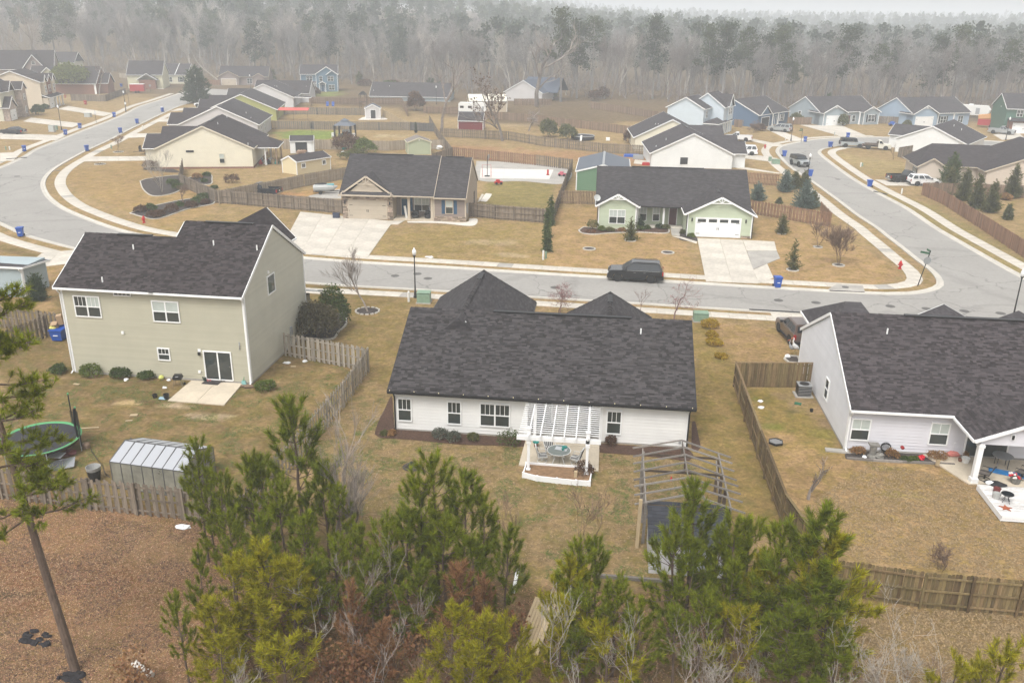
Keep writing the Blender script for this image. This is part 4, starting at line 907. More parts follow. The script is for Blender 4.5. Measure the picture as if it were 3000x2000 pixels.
F0=Face(H.root,(0,0,0),(1,0,0),(0,-1,0));H.window(F0,11.6,13.2,.7,2.3,twin=True,cols=2,shutters=white);H.door(F0,8.6,9.5,.1,2.2,s_bl)
for x in(7,9.9):H.post(x,-.3,2.7,white,.22)
H=simple('ranch_house','blue grey single storey house with white garage door and black shuttered wing',(50.6,225.8),R(24.7),16.3,12.5,3.1,6.3,'x',s_gb,roof_g)
FS=Face(H.root,(0,-1.6,0),(1,0,0),(0,-1,0));H.wall(0,6.5,-1.6,2,2.95,s_gb,('y',4.7));H.roof(0,6.5,-1.6,4,3.05,4.9,'y',roof_g,.4,.3,trim=white,ends='lo');H.garage(FS,.9,5.4,2.3,white);H.truss(FS,3.25,4.8,2,.6,white)
H.wall(11.8,16.3,-1.6,2,2.95,s_gb,('y',4.2));H.roof(11.8,16.3,-1.6,4,3.05,4.4,'y',roof_g,.4,.3,trim=white,ends='lo');H.window(FS,13.1,15.1,.6,2.4,twin=True,cols=2,shutters=black);H.truss(FS,14.05,4.3,1.6,.5,white)
F0=Face(H.root,(0,0,0),(1,0,0),(0,-1,0));H.door(F0,8.1,9.1,.1,2.2,red_d);H.window(F0,9.6,10.6,.6,2.2);H.post(10.9,-1.2,2.9,white,.22)
FW=H.face('W',0,16.3,0,12.5);a=FW.px(c6,1878,362);H.window(FW,a[0]-.5,a[0]+.5,1.3,2.7)
b=MB()
for x in(0,6.5,11.8,16.3):b.box(x-.07,x+.07,-1.66,-1.58,0,2.9)
b.build('corner_trim',white,H.root,kind='stuff')
H=simple('ranch_house','powder blue single storey house with white garage under a truss gable',(73.1,228.0),R(24),17.5,12.5,3.1,6.4,'x',s_pb,roof_g)
FS=Face(H.root,(0,-.6,0),(1,0,0),(0,-1,0));H.wall(0,7,-.6,2,2.95,s_pb,('y',4.9));H.roof(0,7,-.6,4,3.05,5.1,'y',roof_g,.4,.3,trim=white,ends='lo');H.garage(FS,.6,5.8,2.3,white);H.truss(FS,3.5,5.0,2.2,.7,white)
F0=Face(H.root,(0,0,0),(1,0,0),(0,-1,0));H.window(F0,8.6,10.4,.6,2.3,twin=True,shutters=black);H.window(F0,14,15.6,.6,2.3,twin=True);H.post(7.6,-.3,2.8,white);H.post(12.4,-.3,2.8,white)
H=simple('ranch_house','white gable ended house at the bend of the side street, flatbed truck before it',(55.9,181.4),R(-32),12.6,16,2.6,5.5,'y',s_white,roof_g)
H.wall(-3,0,6,13,2.4,s_white);H.roof(-3,4,6,13,2.6,4.4,'x',roof_g,.3,.3,trim=white);H.pipe(8,9,4.8);H.pipe(9.5,9,4.2)
FS=H.face('S',0,12.6,0,16);b=MB();FS.box(b,9.0,10.6,1.0,2.3,0,.1);b.build('window',dark,H.root);vent(H,FS,6.0,3.4);vent(H,FS,7.6,3.2)
H=simple('ranch_house','beige house with broad grey roofs behind the row of evergreens',(57.8,141.6),R(-4),18,15,2.7,6.4,'y',s_be,roof_b,trim=w_tan)
H.wall(-9,.2,4.2,12,2.6,s_be);H.hip(-9,5,4.2,12.5,2.7,5.6,'x',roof_b,3,.4,trim=w_tan);H.wall(-9.4,-5.4,2.2,6,2.6,s_be,('y',3.9));H.roof(-9.4,-5.4,2.2,7,2.7,4.1,'y',roof_b,.3,.3,trim=w_tan,ends='lo')
FS=H.face('S',0,18,0,15);H.window(FS,9.7,10.9,.7,2.1);vent(H,FS,4,2.0,w_tan)
FW=Face(H.root,(-9.4,6,0),(0,-1,0),(-1,0,0));H.window(FW,1.2,2.8,.7,2.3,twin=True,shutters=black)
H=simple('two_storey_house','dark green two storey house with brick garage front',(92.2,230.2),R(-94),10.2,12,5.5,8.6,'y',s_dg,roof_g)
F0=Face(H.root,(10.2,0,0),(0,1,0),(1,0,0));H.wall(10.2,11.2,.6,8,2.8,s_brick);H.roof(9.2,11.6,.6,12,2.9,3.4,'y',roof_g,.3,.2);F1=Face(H.root,(11.2,0.6,0),(0,1,0),(1,0,0));H.garage(F1,1.0,5.6,2.3,white)
H.window(F0,2.2,3.6,3.7,5.2,cols=2,twin=True,shutters=s_dg);FS=H.face('S',0,10.2,0,12);vent(H,FS,6,5.6)
# ---- the row on the left street
H=simple('ranch_house','cream gable ended house with cluttered porch, first of the left row',(-73.1,134.8),R(13.8),15,17.5,3.3,6.9,'y',s_cream,roof_b,trim=material('cream trim',(.66,.60,.48),.6))
FS=H.face('S',0,15,0,17.5);a,e=FS.px(c4,1052,1158),FS.px(c4,1122,1262);H.window(FS,a[0],e[0],e[1],a[1],blinds='top',frame=s_cream)
a,e=FS.px(c4,704,1126),FS.px(c4,788,1140);b=MB();FS.box(b,a[0],e[0],e[1]-.08,a[1]+.02,.0,.06);b.build('slot_window',dark,H.root)
H.wall(-2.2,0,1.5,8,3.0,s_cream);H.roof(-2.2,5,1.5,8,3.2,5.1,'x',roof_b,.35,.3,trim=white,ends='lo');H.wall(-1.5,0,9.5,15.5,3,s_cream);H.roof(-1.5,5,9.5,15.5,3.2,5.4,'x',roof_b,.35,.3)
H.hip(13,18.6,3.2,10,3.0,4.4,'x',roof_b,2.2,.25,trim=white,both=(False,True));
for x,y in((18.4,3.3),(18.4,9.8),(16.6,3.3),(16.6,9.8)):H.post(x,y,2.9,wood_brown if x>18 else white,.22)
b=MB()
for i in range(9):b.box(15.4+i*.34,15.44+i*.34,9.75,9.8,.1,2.7)
b.build('porch_screen',wood_brown,H.root,kind='stuff')
for x,y,z in((1048,896,5.6),(1142,802,6.0),(1362,1050,4)):
 p=c4(x,y,z);q=H.face('S',0,15,0,17).M.inverted()@p;H.pipe(q.x,q.y,6.9-abs(q.x-7.5)*.459)
H.ridge_vent((7.5,6,6.95),(7.5,15,6.95),black);H.wall(-.04,15.04,-.04,17,.3,s_brick,name='foundation')
H=simple('ranch_house','light grey gable ended house, second of the left row',(-86,168.6),R(13),15.3,18,3.0,6.6,'y',s_grey,roof_g)
H.wall(-2.2,0,1,8,2.8,s_grey);H.roof(-2.2,5,1,8,3,4.9,'x',roof_b,.35,.3,trim=white);H.wall(-1.6,0,10,16,2.8,s_grey);H.roof(-1.6,5,10,16,3,5,'x',roof_b,.35,.3)
H.pipe(13.6,3,3.8);H.pipe(12.2,6,4.5);FE=H.face('E',0,15.3,0,18);H.window(FE,3.5,4.5,.8,2.3);H.window(FE,8,9,.8,2.3)
H=simple('ranch_house','yellow green gable ended house, third of the left row',(-95.2,201.5),R(14),15.7,18,2.6,6.1,'y',s_ol,roof_g)
H.wall(-2.2,0,1,8,2.5,s_ol);H.roof(-2.2,5,1,8,2.7,4.6,'x',roof_b,.35,.3,trim=white);H.wall(-1.6,0,10,16,2.5,s_ol);H.roof(-1.6,5,10,16,2.7,4.8,'x',roof_b,.35,.3);H.pipe(11,5,4.4)
H=simple('ranch_house','pale grey gable ended house, fourth of the left row',(-102.2,233.5),R(12),15.5,18,2.6,6.2,'y',s_lg,roof_g)
H.wall(-2.2,0,1,8,2.5,s_lg);H.roof(-2.2,5,1,8,2.7,4.6,'x',roof_b,.35,.3,trim=white);H.pipe(10,5,5);H.pipe(10.6,5,5)
H.shed_roof([(15.4,5,2.7),(15.4,1,2.7),(20,1,2.5),(20,5,2.5)],roof_g,trim=white)
for x,y in((19.8,1.2),(19.8,4.8)):H.post(x,y,2.4,wood_brown,.2)
H=simple('ranch_house','low dark roofed house behind the fourth house of the left row',(at(905,274,2.5).x-15.5,at(905,274,2.5).y-2.7),R(10),15.7,12,2.5,5.7,'x',s_lg,roof_b);H.pipe(14.6,3,4)
H=simple('ranch_house','mauve brown single storey house with board and batten gable near the wood',(-139.2,306),R(14),17,12,2.9,6.2,'x',s_mv,roof_b,trim=w_tan)
FS=Face(H.root,(0,-1,0),(1,0,0),(0,-1,0));H.wall(0,7,-1,2,2.8,s_mv,('y',4.7));H.roof(0,7,-1,4,2.9,4.9,'y',roof_b,.4,.3,trim=w_tan,ends='lo');H.garage(FS,1,6,2.2,w_tan);H.wall(12,15.6,-1,2,2.8,s_mv,('y',4));H.roof(12,15.6,-1,4,2.9,4.2,'y',roof_b,.4,.3,trim=w_tan,ends='lo');H.window(Face(H.root,(0,0,0),(1,0,0),(0,-1,0)),9.6,11.4,.5,2.3,twin=True)
H=simple('ranch_house','pale cream single storey house with white garage and pickup truck on its drive',(-167.8,305.4),R(8.8),16,12.5,3.1,6.6,'x',s_cg,roof_b)
FS=Face(H.root,(0,-.3,0),(1,0,0),(0,-1,0));H.wall(-.2,6.8,-.3,2,2.95,s_cg,('y',4.9));H.roof(-.2,6.8,-.3,4,3.1,5.1,'y',roof_b,.4,.3,trim=white,ends='lo');H.garage(FS,.4,6.2,2.4,white);F0=H.face('S',0,16,0,12.5)
H.window(F0,9,10.8,.6,2.3,twin=True);H.window(F0,13.3,14.6,.6,2.3,shutters=black);H.post(7.9,-.2,2.9,white);b=MB().beam((12,-.55,3.1),(12,6.25,6.7),.16,.2);b.build('roof_trim',white,H.root)
H=House('two_storey_house','teal blue two storey house with double front gable before the wood','house',(-102.7,287.6),R(15))
H.wall(0,11.9,0,9,5.4,s_b2);H.roof(0,11.9,0,9,5.5,8.3,'x',roof_g,.35,.25,trim=white);H.wall(5,11.9,-.6,4,5.4,s_b2,('y',7.7));H.roof(5,11.9,-.6,4,5.5,7.95,'y',roof_g,.35,.25,trim=white,ends='lo');H.roof(8.6,11.9,-.95,2,5.5,6.8,'y',roof_g,.3,.2,trim=white,ends='lo')
FS=Face(H.root,(0,-.6,0),(1,0,0),(0,-1,0));F0=H.face('S',0,11.9,0,9);H.window(F0,1.8,3.8,3.3,4.9,twin=True,cols=2);H.window(FS,6,7.1,3.3,4.9,cols=2);H.window(FS,8.7,10.7,3.3,4.9,twin=True,cols=2);H.window(FS,9,10.9,.5,2.2,twin=True,cols=2);H.door(FS,6.5,7.4,.1,2.2,blue_sh);H.garage(F0,1.2,4.6,2.2,white)
H.shed_roof([(0,-.02,3.3),(0,-.8,2.7),(5,-.8,2.7),(5,-.02,3.3)],roof_g,trim=white);H.roof(5.9,8.1,-1.8,-.6,2.7,3.3,'y',roof_g,.1,.05,trim=white)
for x in(6.0,8.0):H.post(x,-1.7,2.6,white,.18)
b=MB()
for x in(0,5,11.9):b.box(x-.07,x+.07,-.66 if x else-.05,-.56 if x else .05,0,5.4)
b.build('corner_trim',white,H.root,kind='stuff')
H=House('two_storey_house','pale green two storey house with stone tower front at the street','house',(-140.2,199.2),R(197))
H.wall(1.5,12,-3.1,9.6,6.3,s_cg);H.roof(1.5,12,-3.1,9.6,6.4,9.4,'y',roof_b,.35,.3,trim=white);s_stone=material('fieldstone cladding',(.36,.29,.25),.95,noise=(2.6,.4),bump=(5,.8));H.wall(0,3,-3.2,.2,6.4,s_stone,('x',7.9));H.roof(-.1,6,-3.2,.2,6.4,8.1,'x',roof_b,.3,.25,trim=white,ends='lo')
FW=Face(H.root,(0,.2,0),(0,-1,0),(-1,0,0));H.window(FW,1.1,2.3,3.8,5.3,cols=2,twin=True);H.window(FW,1.1,2.3,.8,2.4,cols=2,twin=True)
H.wall(.2,5,4.4,9.4,2.9,s_stone,('x',4.8));H.roof(.2,6,4.4,9.4,3.0,5.3,'x',roof_b,.35,.3,trim=white,ends='lo');FG=Face(H.root,(.2,9.4,0),(0,-1,0),(-1,0,0));H.garage(FG,.8,4.2,2.3,white);H.truss(FG,2.5,5.1,1.8,.6,white);F_=Face(H.root,(1.5,4.4,0),(0,-1,0),(-1,0,0));H.window(F_,1.4,2.4,3.8,5.2);H.roof(1,4,2.2,5.6,6.4,8.6,'x',roof_b,.3,.3,trim=white,ends='lo')
H=House('two_storey_house','cream two storey house with white garage and porch flag','house',(-146.2,217.2),R(17))
s_c2=sid('warm cream siding',(.56,.48,.37));H.wall(-14,-1,0,11.5,6.6,s_c2,('y',9.3));H.roof(-14,-1,0,11.5,6.7,9.5,'y',roof_b,.35,.3,trim=white)
for y0,y1_ in((1,3.4),(4,7),(8,10.6)):
 H.wall(-2,-.4,y0,y1_,6.6,s_brick if y0==4 else s_c2,('x',8.1),z0=3.2,name='bay');FB=Face(H.root,(-.4,y0,0),(0,1,0),(1,0,0));H.window(FB,.6,y1_-y0-.6,4.0,5.7,cols=2,twin=True)
 H.roof(-6,-.4,y0,y1_,6.7,8.4,'x',roof_b,.3,.3,trim=white,ends='hi')
H.shed_roof([(-1,0,3.5),(1,0,2.8),(1,11.8,2.8),(-1,11.8,3.5)],roof_b,trim=white);H.wall(-1,.4,.2,5,2.7,s_c2);FG=Face(H.root,(.4,.2,0),(0,1,0),(1,0,0));H.garage(FG,.8,4.3,2.3,white)
for y in(5.6,8.2,11.2):H.post(.7,y,2.7,white,.3)
q=c3(1640,850)
H=House('ranch_house','brown brick house under a big dark roof behind the round green tree','house',(q.x-19.5,q.y-4),R(12),None)
H.wall(0,20,0,12,3.0,s_brick,('x',7.6));H.roof(0,20,0,12,3.1,7.9,'x',roof_b,.35,.3,trim=white,eaves='lo');b=MB().box(19.5,20.05,-.06,.1,0,3);b.build('corner_trim',white,H.root)
H.roof(4,8.5,.5,6,5.6,7.8,'y',roof_b,.3,.2,trim=white,ends='lo');H.wall(4.2,8.3,.8,5,5.6,s_cg,('y',7.5),z0=3.4,name='gable_wall');H.wall(17,22.5,3,9,3.0,s_brick,('x',5.6));H.roof(16,22.6,3,9,3.1,6.0,'x',roof_b,.35,.3,trim=white,ends='hi')
H=simple('ranch_house','pale yellow gabled house beside the grey fence at the wood',(-160.5,283),R(18),11,13,4.4,8.6,'x',sid('pale yellow siding',(.60,.57,.40)),roof_b);H.wall(4,9,-2.5,2,2.9,s_brick);H.roof(3.5,9.5,-2.5,3,3,5,'y',roof_b,.3,.3,trim=white)
H=simple('ranch_house','brown gabled house with dark roof above the two storey houses',(-196,262),R(25),20,14,5.5,11,'x',s_mv,roof_b,z=1.0);H.roof(12,17.6,-2,8,6,10,'y',roof_b,.4,.3,trim=white,ends='lo');H.wall(12.2,17.4,-1.8,4,6,s_mv,('y',9.7));H.window(Face(H.root,(0,-1.8,0),(1,0,0),(0,-1,0)),14.3,15.4,7,8)
q=ray(44,175,318)
H=House('ranch_house','hazy cream gabled house among bare trees, furthest up the hill','house',(q.x,q.y),R(15));H.wall(0,11,0,12,q.z-1,s_cg);H.roof(0,20,2,14,q.z-1,q.z+2.6,'x',roof_b,.4,.3,trim=white);H.roof(0,9,-1.5,8,q.z-1,q.z+3.4,'y',roof_b,.4,.3,trim=white,ends='lo');H.wall(.2,8.8,-1.2,4,q.z-1,s_cg,('y',q.z+3));H.wall(.3,19.7,2.2,13.8,q.z-1,s_cg)
q=cD(172,487)
H=House('neighbour_annexe','grey blue sided annexe with white trim at the edge beside the evergreen','house',(q.x-9,q.y),R(2));w_n=paint('grey blue boards',(.34,.40,.42));wn_=H.wall(0,9,0,3.5,2.75,w_n);H.boards(wn_,H.face('S',0,9,0,3.5),.1,8.9,.1,2.7,w_n,.2);H.shed_roof([(-.3,-.3,2.95),(9.3,-.3,2.85),(9.3,3.8,2.5),(-.3,3.8,2.6)],roof_g,trim=white);H.downspout(8.95,0,2.75,white)
b=MB().box(8.88,9.05,-.05,.1,0,2.7);b.build('corner_trim',white,H.root)
# ---- low roofs beyond the middle fences
H=simple('ranch_house','dark blue grey roofed house low behind the long brown fences',(-72.5,262),R(4),24,12,1.6,5.3,'x',s_gb,roof_g,z=-.3);H.pipe(5.5,3,4.2);H.pipe(1,1,3)
H=simple('ranch_house','grey gabled house behind the tan metal workshop',(-33,272),R(-14),12,11,2.6,6.2,'y',s_grey,material('slate blue roof',(.075,.09,.12),.9));H.roof(4,15,5,16,2.6,6.6,'x',MATS['slate blue roof'],.3,.3)
# ---- fences
def T(c,x,y,h=1.83):return c(x,y,h)
def fence(label,pts,mat,h=1.83,style='privacy',face=1,own=0,gap=2.4,pw=.14,group=None,post_mat=None,z=None,cap=False,rails=3,jag=.03,seed=1):
 """pts are points on the ground; face = +1 if the rails show on the left of travel; own = how many pickets are objects"""
 rr=random.Random(seed);P=[Vector((p[0],p[1],0)) for p in pts];c=P[0]
 root=thing('wood_fence',label,'fence',c,0,group);rest=MB();n_own=0;pm=post_mat or mat;RAIL=MB()
 for a,b in zip(P[:-1],P[1:]):
  d=b-a;L=d.length;d.normalize();nrm=Vector((-d.y,d.x,0))*face;a0=a-c
  npn=max(1,round(L/gap));
  for i in range(npn+1):
   if i==0 and a is not P[0]:continue
   q=a0+d*(L*i/npn)+nrm*.07;lean=Vector((rr.uniform(-.03,.03),rr.uniform(-.03,.03),0))
   MB().beam(q,q+lean+Vector((0,0,h+rr.uniform(-.03,.06))),.1,.1,up=d).build('post',pm,root)
  for k in range(rails):
   zz=.28+(h-.5)*k/max(rails-1,1)
   if own or rails==3:
    for i in range(npn):
     MB_=MB().beam(a0+d*(L*i/npn)+nrm*.045+Vector((0,0,zz)),a0+d*(L*(i+1)/npn)+nrm*.045+Vector((0,0,zz)),.04,.09)
     if own:MB_.build('rail',mat,root)
     else:RAIL.add(MB_.v,MB_.f)
  step=pw+(.012 if style=='privacy' else .075);n_=int(L/step)
  for i in range(n_):
   hh=h+rr.uniform(-jag,jag);u=(i+.5)*step;w=pw/2
   off=nrm*(-.012 if style=='privacy' or i%2==0 else .095)+nrm*rr.uniform(-.008,.008)
   tl=rr.uniform(-.012,.012)
   b0=a0+d*u+off;e1,e2=d*w,nrm*-.019;k=.035
   f4=[b0-e1+Vector((0,0,.03)),b0+e1+Vector((0,0,.03)),b0+e1+d*tl+Vector((0,0,hh-k)),b0+e1-d*(k-tl)+Vector((0,0,hh)),b0-e1+d*(k+tl)+Vector((0,0,hh)),b0-e1+d*tl+Vector((0,0,hh-k))]
   if n_own<own:MB().prism(f4,e2).build('picket',mat,root,uv=False);n_own+=1
   else:rest.prism(f4,e2)
  if cap:
   MB().beam(a0+Vector((0,0,h+.02))+nrm*.02,a0+d*L+Vector((0,0,h+.02))+nrm*.02,.14,.035).build('top_rail',mat,root)
 if rest.v:rest.build('pickets',mat,root,kind='stuff',uv=False)
 if RAIL.v:RAIL.build('rails',mat,root,kind='stuff',uv=False)
 return root
fence('weathered grey shadowbox fence at the foot of the tall house yard',[T(d5,-420,700),T(d5,-30,735),T(d5,850,840),T(d5,1790,935),T(d5,2080,972),T(d5,2360,1000)],wood_grey,style='shadow',face=-1,own=200,seed=2)
fence('weathered shadowbox fence from the tall house wall down beside the white house lawn',[T(cD,1950,725),T(cE,178,828),T(cD,2351,1060),T(cD,2110,1325),T(d5,2360,1000)],wood_sil,style='shadow',face=1,own=220,seed=3)
fence('algae stained privacy fence along the pale grey house yard',[T(d3,885,200),T(d3,180,195),T(d3,290,495),T(d3,410,818),T(d3,555,1185),T(cI,715,265),Vector((10.6,34.2,0))],wood_green,face=-1,own=260,cap=True,seed=4)
fence('mossy brown privacy fence at the bottom of the pale grey house yard',[Vector((10.6,33.75,0)),T(cI,1230,740),T(cI,1680,805),T(cI,2351,860),T(cI,2900,915)],wood_green,face=-1,own=150,seed=5)
fence('grey picket fence joining the tall house and the bins',[T(cD,-60,536),T(cD,415,592)],wood_grey,style='shadow',own=60,seed=6)
fence('grey picket fence running towards the pines from the blue bins',[T(cD,310,598),T(cD,-80,748)],wood_grey,style='shadow',own=50,seed=7)
sgn=thing('private_property_sign','small black PRIVATE PROPERTY sign on the mossy brown fence','sign',(*xy(T(cI,1777,905,1.05)),1.05),R(-2))
MB().box(-.19,.19,-.035,-.02,-.12,.12).build('board',black,sgn)
for tx,zz,s_ in(('PRIVATE',.03,.085),('PROPERTY',-.08,.075)):
 fc=bpy.data.curves.new('lettering','FONT');fc.body=tx;fc.size=s_;fc.align_x='CENTER';fc.extrude=.002
 fo=bpy.data.objects.new('lettering',fc);COL.objects.link(fo);fo.parent=sgn;fo.location=(0,-.038,zz);fo.rotation_euler=(R(90),0,0);fc.materials.append(white)
 bpy.context.view_layer.update();me_=bpy.data.meshes.new_from_object(fo.evaluated_get(bpy.context.evaluated_depsgraph_get()));bpy.data.objects.remove(fo);bpy.data.curves.remove(fc)
 fo=bpy.data.objects.new('lettering',me_);COL.objects.link(fo);fo.parent=sgn;fo.location=(0,-.038,zz);fo.rotation_euler=(R(90),0,0)
FAR=[('grey fence from the cream corner house to the tan garage',[T(cA,1255,1092),T(cA,1232,1195),T(cA,1480,1305),T(cA,1700,1322),T(cA,2351,1375),T(c1,255,768)],wood_grey,'privacy',-1,3),('tan fence with exposed rails behind the black pickup',[T(cA,1500,1312),T(cA,1900,1240),T(c5,355,1020),T(c5,905,928)],wood_tan,'privacy',-1,3),('grey fence between the tan house and the sage house',[T(c1,2000,815),T(c1,2352,848),T(cB,1455,1440),T(cB,1505,1315),T(cB,1590,1098)],wood_grey,'privacy',-1,3),('brown shadowbox fence behind the white court slab',[T(cB,765,1012),T(cB,1340,1066)],wood_red,'shadow',1,3),('grey shadowbox fence stretch right of the court slab',[T(cB,1340,1066),T(cB,1590,1096)],wood_grey,'shadow',1,3),('brown patched fence beside the sage house and its barn',[T(cB,1500,1313),T(cB,1790,1318)],wood_brown,'shadow',1,3),('long grey fence curving behind the dirt strip',[T(cB,680,883),T(cB,1150,903),T(cB,1400,945),T(cB,1800,985),T(cB,2140,1004)],wood_grey,'shadow',-1,3),('long brown fence beyond the red barn and the trampoline',[T(cB,990,765),T(cB,1330,790),T(cB,1520,815),T(cB,2015,872)],wood_brown,'privacy',1,2),('dark grey fence behind the gazebo lawn',[T(c4,1560,810),T(cB,40,838),T(cB,475,842)],wood_dgrey,'shadow',1,2),('open railed gate length at the end of the dark grey fence',[T(cB,475,842),T(cB,640,850)],wood_dgrey,'privacy',-1,3),('dark grey fence behind the grey garden shed',[T(c4,1740,668),T(c5,390,252),T(c5,1062,262)],wood_dgrey,'shadow',1,2),('brown fence along the back of the play yard',[T(c4,2010,560),T(c5,800,142),T(c5,1480,145),T(c5,1545,275)],wood_brown,'privacy',-1,3),('fresh tan fence slanting from the grey garden shed',[T(c5,1235,262),T(c5,1490,395),T(c5,1570,420)],wood_pale,'privacy',-1,2),('grey fence running away behind the olive shed',[T(c5,1795,345),T(c5,1885,500),T(c5,2050,712)],wood_grey,'privacy',-1,3),('faded tan fence behind the white and olive sheds',[T(c5,105,620),T(c5,690,626),T(c5,1325,640),T(c5,1545,626),T(c5,1965,626)],wood_tan,'privacy',1,2),('short grey fence before the pile of toys',[T(c5,1830,785),T(c5,2060,712)],wood_grey,'privacy',1,2),('half old half new fence by the camper',[T(c5,1730,235),T(c5,2140,252)],wood_brown,'privacy',-1,3),('brown fence along the wood beside the metal workshop',[T(cB,1190,680),T(cB,1450,680)],wood_brown,'privacy',1,2),('brown fence along the wood behind the open field',[T(cB,1720,700),T(cB,1940,732),T(cB,2205,772)],wood_brown,'privacy',1,2),('reddish shadowbox fence beside the sage house drive',[T(cC,455,1374),T(cC,740,1418),T(cC,1028,1465),T(cC,955,1390)],wood_red,'shadow',-1,3),('reddish shadowbox fence behind the blue spruces',[T(cC,430,1184),T(cC,665,1200)],wood_red,'shadow',-1,3),('long brown fence below the row of evergreens',[T(c7,1205,1118),T(c7,1450,1222),T(c7,1750,1400),T(c7,2060,1590),T(c7,2400,1800)],wood_red,'privacy',-1,2),('brown fence behind the row of evergreens',[T(c7,1215,1116),T(c7,1800,1130),T(c7,2400,1150)],wood_brown,'privacy',1,2),('grey fence beside the white gabled house on the side street',[T(c7,1080,688),T(c7,925,712),T(c7,1360,842)],wood_grey,'privacy',-1,2),('grey fence between the blue grey and powder blue houses',[T(c7,615,350),T(c7,950,365)],wood_grey,'privacy',1,2),('short brown fence left of the blue grey house',[T(c6,1735,396),T(c6,2030,396)],wood_brown,'privacy',1,2),('brown fence joined to a long grey fence by the brick house',[T(c3,1200,848),T(c3,1785,862),T(c3,2130,742)],wood_grey,'privacy',-1,2),('weathered fence left of the far cream house',[T(cA,820,504),T(cA,960,515)],wood_tan,'privacy',-1,2),('rust brown fence right of the far cream house',[T(cA,1380,536),T(cA,1450,552),T(cA,1515,552)],wood_red,'privacy',-1,2),('brown fence beside the light blue two storey house',[T(c6,1070,420),T(c6,1175,430)],wood_brown,'privacy',1,2)]
for i,(lab,pts,mt,st,fc,rl) in enumerate(FAR):fence(lab,pts,mt,style=st,face=fc,rails=rl,seed=20+i,pw=.14 if i<8 else .15)
